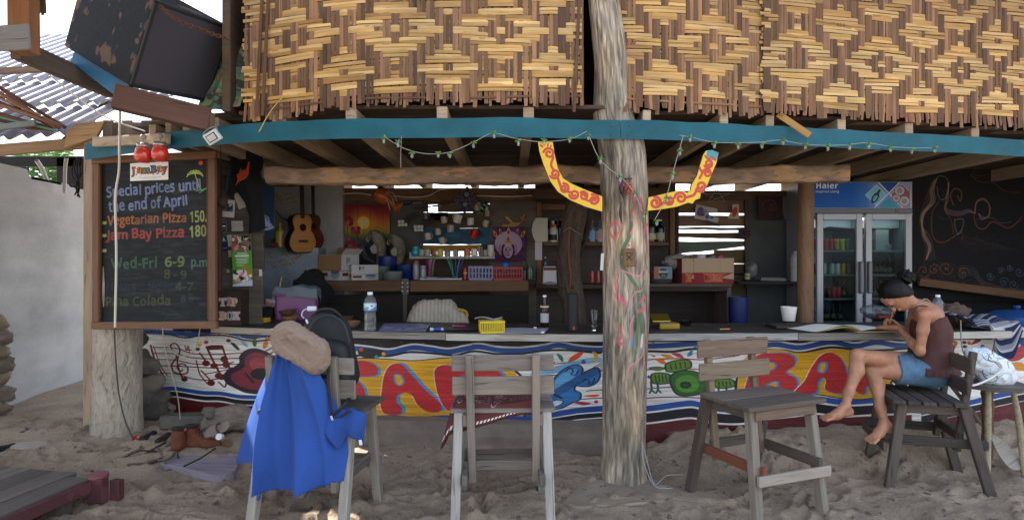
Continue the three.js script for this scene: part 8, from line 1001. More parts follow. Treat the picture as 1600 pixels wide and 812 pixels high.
  const bin = thing('blue_bin', 'dark blue plastic bin behind the counter', 'bin',P(1154,500,6.4)); bin.position.y = 0.72; part('bin_body',lathe([[0.0005,0],[0.09,0],[0.105,0.48],[0.1,0.48],[0.085,0.01]],22),paint(0x121c58,0.5),bin);
  const wbt = P(1243,440,6.9); bottle('white_canister', 'pale plastic bottle half hidden behind the timber post by the fridge',wbt,0.36, 'water',paint(0x8f9694,0.5),[],0x8a8f90);
  const ps = limbGeo([[...P(1258,560,6.3).toArray(),0.085],[...P(1259,440,6.3).toArray(),0.082],[...P(1259,350,6.3).toArray(),0.08],[...P(1260,270,6.3).toArray(),0.078]],24,8,(th,l)=>1 + (fbm(Math.cos(th)*2 + 3,Math.sin(th)*2 + 3,l,3) - 0.5)*0.12); solo('timber_post', 'smooth brown timber post left of the drinks fridge', 'post',ps,new THREE.MeshStandardMaterial({ color: 0x8a6a4c,map: plainPost,roughness: 0.7 }));
}
// fridge
{
  const d = 6.7,s = S(d),X = (px)=>(px - 1350)*s,Y = (py)=>(503 - py)*s,c = P(1350,503,d),t = thing('drinks_fridge', 'two door glass drinks fridge with a blue header behind the counter', 'fridge',V(c.x,c.y - 0.8,c.z)),yo = 0.8,silver = paint(0x94979a,0.4,{ metal: 0.3 }),dark = paint(0x1a1b1d,0.4);
  const W = X(1428) - X(1272),y0 = -0.72 + yo,yTop = Y(283) + yo,box = (w,h,dp,x,y,z,m,n)=>part(n,bx(w,h,dp,x,y,z,0,0,0,0.003),m,t),cx = (X(1272) + X(1428))/2;
  box(0.03,yTop - y0,0.62,X(1273) ,(yTop + y0)/2,-0.34,silver, 'side_panel'); box(0.03,yTop - y0,0.62,X(1427),(yTop + y0)/2,-0.34,silver, 'side_panel'); box(W - 0.03,yTop - y0,0.03,cx,(yTop + y0)/2,-0.63,paint(0xd8dcdc,0.5), 'back_panel'); box(W - 0.03,0.06,0.6,cx,y0 + 0.03,-0.33,dark, 'floor_panel'); box(W,Y(283) - Y(325),0.58,cx,(Y(283) + Y(325))/2 + yo,-0.33,silver, 'header_box');
  const hd = canvasTex(1024,288,(k,w,h)=>{ const g = k.createLinearGradient(0,0,w,0); [[0, '#0f58b0'],[0.4, '#125cb4'],[0.55, '#3f74c0'],[0.62, '#6688c8'],[1, '#8a9cd0']].forEach(([a,b])=>g.addColorStop(a,b)); k.fillStyle = g; k.fillRect(0,0,w,h); const dia = (x,y,r,col)=>{ k.fillStyle = col; k.beginPath(); k.moveTo(x - r,y); k.lineTo(x,y - r); k.lineTo(x + r,y); k.lineTo(x,y + r); k.closePath(); k.fill(); }; k.save(); k.beginPath(); k.rect(0,0,w,h); k.clip(); dia(800,6,108, '#164a90'); dia(800,290,112, '#2f9ab4'); dia(668,145,120, '#c8d8e4'); dia(668,145,112, '#7ac0d4'); dia(940,145,126, '#c8c4cc'); dia(940,145,118, '#8a5a68'); k.strokeStyle = '#cdd8e6'; k.lineWidth = 12; k.beginPath(); k.moveTo(690,0); k.lineTo(950,288); k.moveTo(915,0); k.lineTo(650,288); k.stroke(); k.restore(); k.save(); k.translate(670,150); k.rotate(0.5); k.fillStyle = '#1a3450'; k.beginPath(); k.ellipse(0,30,34,66,0,0,7); k.fill(); k.fillRect(-12,-74,24,60); k.fillStyle = '#7ab0cc'; k.beginPath(); k.ellipse(2,34,18,40,0,0,7); k.fill(); k.restore(); for (const [x,y,r] of [[915,96,52],[965,214,54],[880,180,40]]) { k.fillStyle = '#8a2230'; k.beginPath(); k.arc(x,y,r + 7,0,7); k.fill(); k.fillStyle = '#b8b8bc'; k.beginPath(); k.arc(x,y,r,0,7); k.fill(); k.fillStyle = '#8f9096'; k.beginPath(); k.arc(x,y,r*0.6,0,7); k.fill(); } k.fillStyle = '#e8eef6'; k.font = 'bold 92px sans-serif'; k.fillText('Haier',22,70); k.font = '38px sans-serif'; k.fillText('Inspired Living',22,118); k.font = '30px sans-serif'; k.fillStyle = '#c8d4e8'; k.fillText('ตู้แช่เครื่องดื่ม',30,252); });
  part('header_sign',new THREE.PlaneGeometry(W - 0.03,Y(284) - Y(324)).translate(cx,(Y(284) + Y(324))/2 + yo,-0.036),printed(hd,0.75),t); box(W + 0.01,Y(325) - Y(333),0.61,cx,(Y(325) + Y(333))/2 + yo,-0.325,paint(0x35322f,0.25), 'control_strip'); box(0.05,0.02,0.006,X(1405),Y(329) + yo,-0.016,paint(0x8a1c1c,0.4), 'red_display'); box(W,0.012,0.62,cx,Y(335) + yo,-0.32,silver, 'trim');
  const shelfY = [392,430,468,505].map((py)=>Y(py) + yo);
  for (const y of shelfY) box(W - 0.08,0.022,0.5,cx,y,-0.34,paint(0x9aa0a4,0.4), 'wire_shelf'); box(0.03,yTop - y0 - 0.3,0.5,X(1348),(yTop + y0)/2 - 0.15,-0.35,paint(0x8f9498,0.5), 'divider'); box(W - 0.06,0.10,0.4,cx,Y(348) + yo,-0.4,paint(0xb4b8b8,0.5), 'cooling_unit');
  const fr = 0.07,dH = Y(338) - Y(512),dy = (Y(338) + Y(512))/2 + yo - 0.12; for (const [a,b,hx] of [[1276,1347,1343],[1352,1424,1356]]) { const w = X(b) - X(a),x = (X(a) + X(b))/2,H = dH + 0.3; const door = part('door',[bx(fr,H,0.045,x - w/2 + fr/2,dy,0),bx(fr,H,0.045,x + w/2 - fr/2,dy,0),bx(w - 2*fr,fr,0.045,x,dy + H/2 - fr/2,0),bx(w - 2*fr,fr,0.045,x,dy - H/2 + fr/2,0)],silver,t); part('glass_pane',bx(w - 2*fr - 0.004,H - 2*fr,0.008,x,dy,-0.005,0,0,0,0.001),new THREE.MeshPhysicalMaterial({ color: 0xc6d4d6,transmission: 1,thickness: 0,roughness: 0.03,specularIntensity: 0.12 }),door); part('handle',new RoundedBoxGeometry(0.045,0.36,0.05,2,0.015).translate(X(hx),Y(433) + yo,0.045),paint(0x6a6c70,0.4),door); }
  const tubeM = new THREE.MeshStandardMaterial({ color: 0xffffff,emissive: new THREE.Color(0.9,0.97,1),emissiveIntensity: 0.8 }),ly = Y(341) + yo; part('light_tube',cyl(0.012,0.012,W - 0.16,0,0,0,10).rotateZ(Math.PI/2).translate(cx,ly,-0.075),tubeM,t);
  const lamp = new THREE.RectAreaLight(new THREE.Color(0.9,0.97,1),2.6,W - 0.16,0.03); lamp.position.set(t.position.x + cx,t.position.y + ly - 0.02,t.position.z - 0.08); lamp.lookAt(t.position.x + cx,t.position.y + ly - 1,t.position.z - 0.4); scene.add(lamp);   // the fridge's own strip light, behind the header
  const can = (px,sh,hex,h = 0.125,r = 0.03,dz = 0)=>{ const x = t.position.x + X(px),y = t.position.y + shelfY[sh] + 0.0115,z = t.position.z - 0.105 - dz; const cth = thing('drink_can', 'drinks can in the fridge', 'can',V(x,y,z)); part('can_body',lathe([[0.0005,0],[r*0.85,0],[r,0.006],[r,h*0.92],[r*0.82,h],[0.0005,h]],14),paint(hex,0.3,{ metal: 0.2 }),cth); part('lid',cyl(r*0.8,r*0.8,0.002,0,h + 0.001,0,12),paint(0xb0b0b0,0.3,{ metal: 0.7 }),cth); return cth; };
  const rows = [['top left shelf',0,[[1283,0xc02430],[1290,0xd83440],[1299,0xe03c46],[1307,0xd83440],[1316,0xc8ac20],[1325,0xd8c430],[1333,0x3f7a4a]]],['second left shelf',1,[[1284,0x8a2a30],[1296,0xd0d0c8],[1308,0xe0dcd0],[1317,0xe4dcc8],[1326,0xd8a030],[1334,0x6a6458]]],['third left shelf',2,[[1285,0x4a2438],[1303,0x7a2230],[1311,0xc8242c],[1319,0xd02a32]]]];
  const colour = (h)=>{ const c = new THREE.Color(h),o = {}; c.getHSL(o); return o.s < 0.25 ? 'silver' : o.h < 0.04 || o.h > 0.9 ? (o.l < 0.22 ? 'dark red' : 'red') : o.h < 0.2 ? 'yellow' : 'green'; }; const ord = ['first', 'second', 'third', 'fourth', 'fifth', 'sixth', 'seventh'];
  for (const [nm,sh,l] of rows) l.forEach(([px,hex],i)=>{ const c = can(px,sh,hex); c.userData.label = colour(hex) + ' can standing ' + ord[i] + ' from the left on the ' + nm + ' of the fridge'; c.userData.group = 'drinks in the fridge'; });
  const fb = (px,sh,hex,h,l)=>{ const x = t.position.x + X(px),y = t.position.y + shelfY[sh] + 0.0115; const b = bottle('fridge_bottle',l,V(x,y,t.position.z - 0.2),h, 'beer',paint(hex,0.2),[[0.15,0.4,0x8a8468]],0x8a7a4a, 'drinks in the fridge'); };
  const pos = ['leftmost', 'second', 'third', 'fourth', 'fifth', 'sixth', 'seventh']; for (let i = 0; i < 7; i++) fb(1363 + i*7.6,1,0x1a160e,0.185,pos[i] + ' brown bottle on the second right shelf of the fridge'); for (let i = 0; i < 5; i++) fb(1284 + i*11,3,0x15181c,0.2,pos[i] + ' dark bottle on the bottom left shelf of the fridge'); for (let i = 0; i < 5; i++) fb(1364 + i*10,2,0x14130f,0.19,pos[i] + ' dark bottle on the third right shelf of the fridge'); for (let i = 0; i < 2; i++) fb(1328 + i*7,2,0x10140f,0.19,pos[i] + ' dark bottle at the right of the third left shelf of the fridge'); for (let i = 0; i < 4; i++) fb(1364 + i*12,3,0x15140f,0.19,pos[i] + ' dark bottle on the bottom right shelf of the fridge');
  const ob = (l,px,w,h,hex,n = 'fridge_carton')=>solo(n,l,n === 'fridge_carton' ? 'carton' : 'bag',n === 'fridge_carton' ? bx(w,h,0.12,t.position.x + X(px),t.position.y + shelfY[0] + 0.0115 + h/2,t.position.z - 0.25) : lump(w/2,5,0.4,16).scale(1,h/w,0.7).translate(t.position.x + X(px),t.position.y + shelfY[0] + 0.012 + h/2,t.position.z - 0.22),paint(hex,0.5)); ob('white carton with a green top on the upper right fridge shelf',1396,0.15,0.24,0xb4b8b0); solo('green_packet', 'green packet lying on the white carton in the fridge', 'packet',bx(0.19,0.02,0.13,t.position.x + X(1396),t.position.y + shelfY[0] + 0.263,t.position.z - 0.25),paint(0x4a7a3a,0.5)); ob('brown paper bag on the upper right fridge shelf',1374,0.16,0.18,0x7a6c58, 'paper_bag'); ob('silver foil packet on the upper right fridge shelf',1405,0.14,0.08,0x9a9c9e, 'foil_bag'); solo('black_tray', 'black tray lying on top inside the fridge', 'tray',bx(0.36,0.03,0.2,t.position.x + X(1330),t.position.y + Y(357) + yo,t.position.z - 0.2,0,0,-0.08),paint(0x121214,0.5));
  solo('fridge_plinth', 'dark plinth under the drinks fridge', 'plinth',bx(W,0.3,0.6,t.position.x + cx,t.position.y + y0 - 0.16,t.position.z - 0.34),dark);
}
// chair back with cloths, guitar head behind the counter
{
  const d = 6.05,q = (x,y)=>P(x,y,d),k = S(d),t = thing('striped_shawl', 'cream striped cloth thrown over a chair back behind the counter', 'cloth'); const cm = canvasTex(256,128,(c,w,h)=>{ c.fillStyle = '#aaa294'; c.fillRect(0,0,w,h); for (let i = 0; i < 26; i++) { c.fillStyle = i % 2 ? '#93887a' : '#b6ae9f'; c.fillRect(i*10,0,3,h); } }); cm.wrapS = cm.wrapT = THREE.RepeatWrapping; cm.repeat.set(2,2);
  const f = capsField([[q(662,486),q(700,484),17*k,17*k],[q(655,500),q(712,500),20*k,18*k],[q(650,515),q(715,515),16*k,18*k]],0.05); part('shawl',metreUV(netMesh((x,y,z)=>f(x,y,z) + (fbm(x*9 + 50,y*9 + 50,z*9 + 90,3) - 0.5)*0.05 + 0.004*Math.sin(x*90 + y*40),V(-1.2,0.75,-6.3),V(-0.4,1.25,-5.8),0.011),0),printed(cm,0.95),t);
  const pc = canvasTex(128,192,(c,w,h)=>{ c.fillStyle = '#3f5a68'; c.fillRect(0,0,w,h); c.fillStyle = '#8a5a2c'; c.fillRect(0,0,w,30); c.fillRect(0,110,w,60); const r = rand(3); for (let i = 0; i < 120; i++) { c.fillStyle = ['#b8b0a0', '#1f3a4a', '#a84a2c', '#c8a04a'][i % 4]; c.fillRect(r()*w,r()*h,8,5); } }); const f2 = capsField([[q(712,492),q(722,492),12*k,10*k],[q(712,512),q(723,512),14*k,12*k]],0.04); solo('patterned_cloth', 'orange and teal patterned cloth at the right of the cream shawl', 'cloth',metreUV(netMesh((x,y,z)=>f2(x,y,z),V(-0.75,0.78,-6.22),V(-0.35,1.2,-5.85),0.011),0),printed(pc,0.9)); 
  const g = thing('guitar', 'dark guitar headstock standing up behind the counter', 'guitar',P(633,500,6.1)); part('neck',bx(0.05,0.34,0.025,0,0.1,0),paint(0x1c120e,0.5),g); const hd = part('headstock',rough(bx(0.07,0.17,0.02,0,0.345,0),0.003),paint(0x2a1410,0.4),g); for (const sx of [-1,1]) for (let i = 0; i < 3; i++) part('tuning_peg',ball(0.010,sx*0.028,0.30 + i*0.042,0.016,1,1,0.6,8),paint(0xa8a8a8,0.3,{ metal: 0.7 }),hd);
}

// ---------- the woman on the last chair ----------
{
  const w = thing('person', 'woman in brown camisole and denim shorts seated barefoot, leaning over a book with a pencil', 'person');
  const skin = new THREE.MeshPhysicalMaterial({ color: 0xc28a69,map: rep(T.blotch,4,4),roughness: 0.55,sheen: 0.2,sheenColor: new THREE.Color(0.5,0.3,0.2) });
  const lat = V(-0.37,0,0.93),L = (p,k)=>p.clone().addScaledVector(lat,k);
  const pel = P(1450,578,4.5),wai = P(1455,550,4.5),che = P(1455,518,4.5),upp = P(1453,492,4.48),nk0 = P(1440,482,4.47),nk1 = P(1420,471,4.46),hd = P(1400,461,4.45);
  const hL = P(1458,583,4.41),hR = P(1446,572,4.6),kL = P(1360,578,4.44),kR = P(1340,556,4.35),aL = P(1382,658,4.25),aR = P(1322,633,4.24);
  const sL = P(1446,492,4.32),sR = P(1430,490,4.62),eL = P(1438,549,4.34),eR = P(1418,524,4.84),wL = P(1405,512,4.60),wR = P(1396,503,4.82);
  const mid = (a,b,t)=>a.clone().lerp(b,t),m = (a,b,t,up,z = 0)=>mid(a,b,t).add(V(0,up,z));
  const torso = [[L(pel,0.06),L(wai,0.05),0.112,0.088],[L(pel,-0.06),L(wai,-0.05),0.112,0.088],[L(wai,0.05),L(che,0.06),0.088,0.098],[L(wai,-0.05),L(che,-0.06),0.088,0.098],[L(che,0.06),L(upp,0.07),0.098,0.07],[L(che,-0.06),L(upp,-0.07),0.098,0.07],[upp,sL,0.066,0.041],[upp,sR,0.066,0.041],[upp,nk0,0.075,0.052],[nk0,nk1,0.056,0.046]];
  const leg = (h,k,a,calf)=>[[h,mid(h,k,0.5),0.09,0.072],[mid(h,k,0.5),k,0.072,0.049],[k,m(k,a,0.3,0,0).add(calf),0.047,0.048],[m(k,a,0.3,0,0).add(calf),mid(k,a,0.75),0.048,0.031],[mid(k,a,0.75),a,0.034,0.029]];
  const foot = (a,heel,toe)=>{ const side = toe.clone().sub(heel).cross(V(0,1,0)).normalize(),ball = mid(heel,toe,0.72),l = [[a,heel,0.03,0.027],[heel,mid(heel,toe,0.45),0.028,0.03],[a,mid(heel,toe,0.45).add(V(0,0.012,0)),0.029,0.028],[mid(heel,toe,0.45),ball.clone().addScaledVector(side,0.014),0.028,0.021],[mid(heel,toe,0.45),ball.clone().addScaledVector(side,-0.014),0.027,0.02]]; for (let i = 0; i < 5; i++) { const o = (i - 2)*0.0155,b = ball.clone().addScaledVector(side,o),e = toe.clone().addScaledVector(side,o*1.15).lerp(b,Math.abs(i - 1)*0.14); l.push([b,e,0.0125,i === 0 ? 0.0115 : 0.0085,0.006]); } return l; };
  const arm = (s,e,a)=>[[s,mid(s,e,0.4),0.041,0.036],[mid(s,e,0.4),e,0.036,0.030],[e,mid(e,a,0.3),0.030,0.031],[mid(e,a,0.3),a,0.031,0.021]];
  const feetL = foot(aL,P(1388,665,4.25),P(1357,691,4.10)),feetR = foot(aR,P(1327,643,4.26),P(1284,655,4.15));
  const gT = capsField(torso,0.05),groups = [leg(hL,kL,aL,V(0.02,0,0)),leg(hR,kR,aR,V(0.02,0,0)),arm(sL,eL,wL),arm(sR,eR,wR)].map((g)=>capsField(g,0.03));
  const fl = [[gT,null],...groups.map((g)=>[g,null])];
  const bodyF = (x,y,z)=>{ let d = gT(x,y,z); for (const g of groups) d = smin(d,g(x,y,z),0.022); return d; };
  const body = netMesh(bodyF,V(2.28,0.27,-5.05),V(3.42,1.42,-4.02),0.0105);
  // head with face
  const fd = V(-0.42,-0.86,0.1).normalize(),up = V(-0.86,0.42,0).normalize(),q = (f,u,l)=>hd.clone().addScaledVector(fd,f).addScaledVector(up,u).addScaledVector(lat,l);
  const face = [[q(-0.01,0.02,0),q(-0.01,0.0,0),0.088,0.084],[q(0.03,0.03,0),q(0.035,-0.06,0),0.066,0.052],[q(0.05,-0.085,0),q(0.055,-0.09,0),0.03,0.026],[q(0.088,0.005,0),q(0.108,-0.03,0),0.009,0.015,0.012],[q(0.088,-0.066,0.016),q(0.088,-0.066,-0.016),0.010,0.010,0.01],[q(0.08,0.022,0.035),q(0.08,0.022,-0.035),0.016,0.016,0.02],[nk1,q(-0.04,-0.05,0),0.046,0.05],[nk0,nk1,0.055,0.046]],fF = capsField(face,0.028);
  const eyeD = (x,y,z)=>Math.min(...[-1,1].map((s)=>capD(x,y,z,q(0.098,0.0,s*0.033),q(0.098,0.0,s*0.033),0.016,0.016)));
  const headG = netMesh((x,y,z)=>Math.max(fF(x,y,z),-eyeD(x,y,z)),V(2.72,1.08,-4.62),V(3.2,1.5,-4.28),0.0055);
  const ear = (s)=>{ const g = new THREE.SphereGeometry(1,14,10).scale(0.03,0.036,0.012); const c = q(-0.012,-0.012,s*0.082); const mtx = new THREE.Matrix4().makeBasis(fd.clone().multiplyScalar(-1),up,lat.clone().multiplyScalar(s)); return g.applyMatrix4(mtx).translate(c.x,c.y,c.z); };
  // hands: palm, four fingers with a bend, thumb from the side
  const hand = (wr,f,s,n,curl,spread = 0.0165)=>{ f.normalize(); s.normalize(); n.normalize(); const at3 = (a,b,c)=>wr.clone().addScaledVector(f,a).addScaledVector(s,b).addScaledVector(n,c),l = [[at3(0,0,0),at3(0.03,0,0),0.022,0.022]]; for (let i = 0; i < 4; i++) { const o = (1.5 - i)*spread,len = [0.066,0.074,0.069,0.053][i],c1 = curl[i],b = at3(0.082 - 0.004*Math.abs(i - 1),o,0.002),k = b.clone().addScaledVector(f,len*0.5*Math.cos(c1)).addScaledVector(n,-len*0.5*Math.sin(c1)),e = k.clone().addScaledVector(f,len*0.5*Math.cos(c1*2.1)).addScaledVector(n,-len*0.5*Math.sin(c1*2.1)); l.push([at3(0.02,o*0.75,0),b,0.0145,0.0115,0.012],[b,k,0.0098,0.0088,0.005],[k,e,0.0088,0.0072,0.004]); } const t0 = at3(0.022,0.024,-0.004),t1 = at3(0.05,0.044,-0.012),t2 = t1.clone().addScaledVector(f,0.03).addScaledVector(s,0.006 - curl[0]*0.02).addScaledVector(n,-0.006); l.push([t0,t1,0.0145,0.0115,0.01],[t1,t2,0.0108,0.0085,0.005]); return l; };
  const fL = P(1352,509,4.80).sub(wL),hl = hand(wL,fL,V(-0.2,0,-1),V(0,1,0),[0.12,0.1,0.14,0.2]),fR = P(1378,500,4.78).sub(wR),hr = hand(wR,fR,V(-0.1,0.5,0.86),V(0.1,0.86,-0.5),[0.75,0.85,0.95,1.0],0.0155);
  const hm = (l)=>capsMesh(l,0.012,0.0042,0.012);
  part('body',[body,headG,ear(1),ear(-1),hm(hl),hm(hr),capsMesh(feetL,0.02,0.0055),capsMesh(feetR,0.02,0.0055)],skin,w);
  for (const s of [-1,1]) part('eye',ball(0.011,...q(0.086,0.0,s*0.033).toArray(),1,1,1,10),paint(0x2a1a14,0.2),w);
  for (const s of [-1,1]) part('eyebrow',tube([q(0.094,0.026,s*0.018),q(0.094,0.03,s*0.034),q(0.084,0.024,s*0.05)],0.003,8,5),paint(0x120c0a,0.9),w); part('lips',ball(0.014,...q(0.093,-0.066,0).toArray(),0.5,0.6,1.3,10),paint(0x8a4638,0.5),w);
  // hair: cap with a messy bun
  const hf = (x,y,z)=>{ const px = x - hd.x,py = y - hd.y,pz = z - hd.z,f = px*fd.x + py*fd.y + pz*fd.z,u = px*up.x + py*up.y + pz*up.z,l = px*lat.x + py*lat.y + pz*lat.z; const d = capD(x,y,z,q(-0.014,0.026,0),q(-0.022,-0.03,0),0.102,0.088); const cut = Math.max(f - 0.032 - 0.75*Math.max(0,u - 0.0) + 0.9*Math.max(0,-u - 0.0),(0.0 - u)*0.6 + f*0.9 - 0.02 + 0*l); return Math.max(d + (vnoise(u*26 + 30,l*130 + 60,f*26 + 30) - 0.5)*0.006,cut); };
  const hair = new THREE.MeshPhysicalMaterial({ color: 0x080605,roughness: 0.6,specularIntensity: 0.5 }); const hr0 = part('hair',netMesh(hf,V(2.72,1.16,-4.62),V(3.12,1.52,-4.28),0.005),hair,w); const b0 = P(1416,433,4.46); part('bun',rough(lump(0.054,6,0.55,26,7).translate(b0.x,b0.y,b0.z),0.004,60),hair,hr0);
  for (let i = 0; i < 9; i++) part('loose_strand',tube([b0.clone().add(V(rr(-0.03,0.03),rr(-0.02,0.03),rr(-0.02,0.04))),b0.clone().add(V(rr(-0.06,0.07),rr(0.0,0.06),rr(-0.02,0.05))),b0.clone().add(V(rr(-0.05,0.08),rr(-0.03,0.05),rr(-0.02,0.05)))],0.0025,8,4),hair,hr0);
  // camisole
  const brown = new THREE.MeshStandardMaterial({ color: 0x4c2f2c,roughness: 0.9,bumpMap: rep(T.weave,5,5),bumpScale: 0.0015 }),yTop = P(0,493,4.48).y,yHem = P(0,576,4.5).y,tx = wai.x;
  const wr = (x,y,z)=>(fbm(x*16 + 40,y*7 + 40,z*16 + 90,3) - 0.5)*0.022;
  const topF = (x,y,z)=>{ let d = capsField(torso.slice(0,6),0.05)(x,y,z) - 0.013 - 0.05*smooth(che.y,yHem,y)*0.55 + wr(x,y,z); d = Math.max(d,y - yTop - 0.10*(tx - 0.03 - x)*0 - 0.015*Math.sin((x - tx)*8),yHem - y + 0.004*Math.sin(x*60 + z*50)); return d; };
  const top = part('camisole',netMesh(topF,V(2.85,0.62,-4.82),V(3.48,1.3,-4.15),0.0085),brown,w);
  { const c = P(1451,575,4.5),N = 140,pos = [],idx = []; for (let i = 0; i <= N; i++) for (let j = 0; j < 4; j++) { const a = i/N*6.2832,fr = j/3,k = 1 + 0.09*fr + 0.055*fr*Math.sin(a*26) + 0.03*fr*Math.sin(a*11 + 1); const o = V(0,0,0).addScaledVector(V(-0.93,0,-0.37),Math.cos(a)*0.178*k).addScaledVector(lat,Math.sin(a)*0.232*k); pos.push(c.x + o.x,c.y + 0.03 - 0.055*fr + 0.004*Math.sin(a*26 + 1)*fr,c.z + o.z); } for (let i = 0; i < N; i++) for (let j = 0; j < 3; j++) { const a = i*4 + j; idx.push(a,a + 4,a + 1,a + 1,a + 4,a + 5); } const g = new THREE.BufferGeometry(); g.setAttribute('position',new THREE.Float32BufferAttribute(pos,3)); g.setIndex(idx); g.computeVertexNormals(); const uv = new Float32Array(pos.length/3*2); for (let i = 0; i < uv.length; i++) uv[i] = i*0.01; g.setAttribute('uv',new THREE.BufferAttribute(uv,2)); part('ruffle',g,brown,top); }
  part('strap',tube([P(1425,492,4.40),P(1434,479,4.385),P(1447,478,4.385),P(1462,486,4.40),P(1475,494,4.43)],0.005,30,6),brown,top); part('strap',tube([P(1440,480,4.6),P(1447,469,4.56),P(1462,478,4.56),P(1476,492,4.56)],0.005,24,6),brown,top); part('bra_strap',tube([P(1430,484,4.41),P(1439,471,4.41),P(1448,467,4.42),P(1458,476,4.43),P(1466,490,4.44)],0.0035,24,6),paint(0x8f8a88,0.4),top);
  // shorts
  const denim = new THREE.MeshStandardMaterial({ color: 0x6488a6,roughness: 0.9,map: rep(T.blotch,5,5),bumpMap: rep(T.weave,8,8),bumpScale: 0.001 }),thL = kL.clone().sub(hL).normalize(),thR = kR.clone().sub(hR).normalize(),base = [...torso.slice(0,2),[hL,mid(hL,kL,0.6),0.096,0.082],[hR,mid(hR,kR,0.6),0.096,0.082]],bF = capsField(base,0.03);
  const cut = (h,t,k)=>(x,y,z)=>(x - h.x)*t.x + (y - h.y)*t.y + (z - h.z)*t.z - k,cL = cut(hL,thL,0.265),cR = cut(hR,thR,0.26);
  const fray = (x,y,z)=>0.006*Math.sin(y*300 + z*200)*Math.sin(y*90); const sh = part('shorts',netMesh((x,y,z)=>Math.max(bF(x,y,z) - 0.011 + (fbm(x*22 + 9,y*22 + 9,z*22 + 90,2) - 0.5)*0.012,z > -4.5 ? cL(x,y,z) + fray(x,y,z) : cR(x,y,z),y - P(0,552,4.5).y),V(2.75,0.55,-4.85),V(3.45,0.95,-4.15),0.008),denim,w);
  const pc = thing('pencil', 'orange pencil held upright in the fingers of the woman', 'pencil'); const p0 = P(1391,506,4.72),p1 = P(1398,478,4.68); part('shaft',new THREE.TubeGeometry(new THREE.LineCurve3(p0,p1),1,0.0055,6),paint(0xc98a3c,0.5),pc); part('tip',new THREE.TubeGeometry(new THREE.LineCurve3(p0,p0.clone().lerp(p1,-0.12)),1,0.003,6),paint(0x3a2c20,0.6),pc);
}

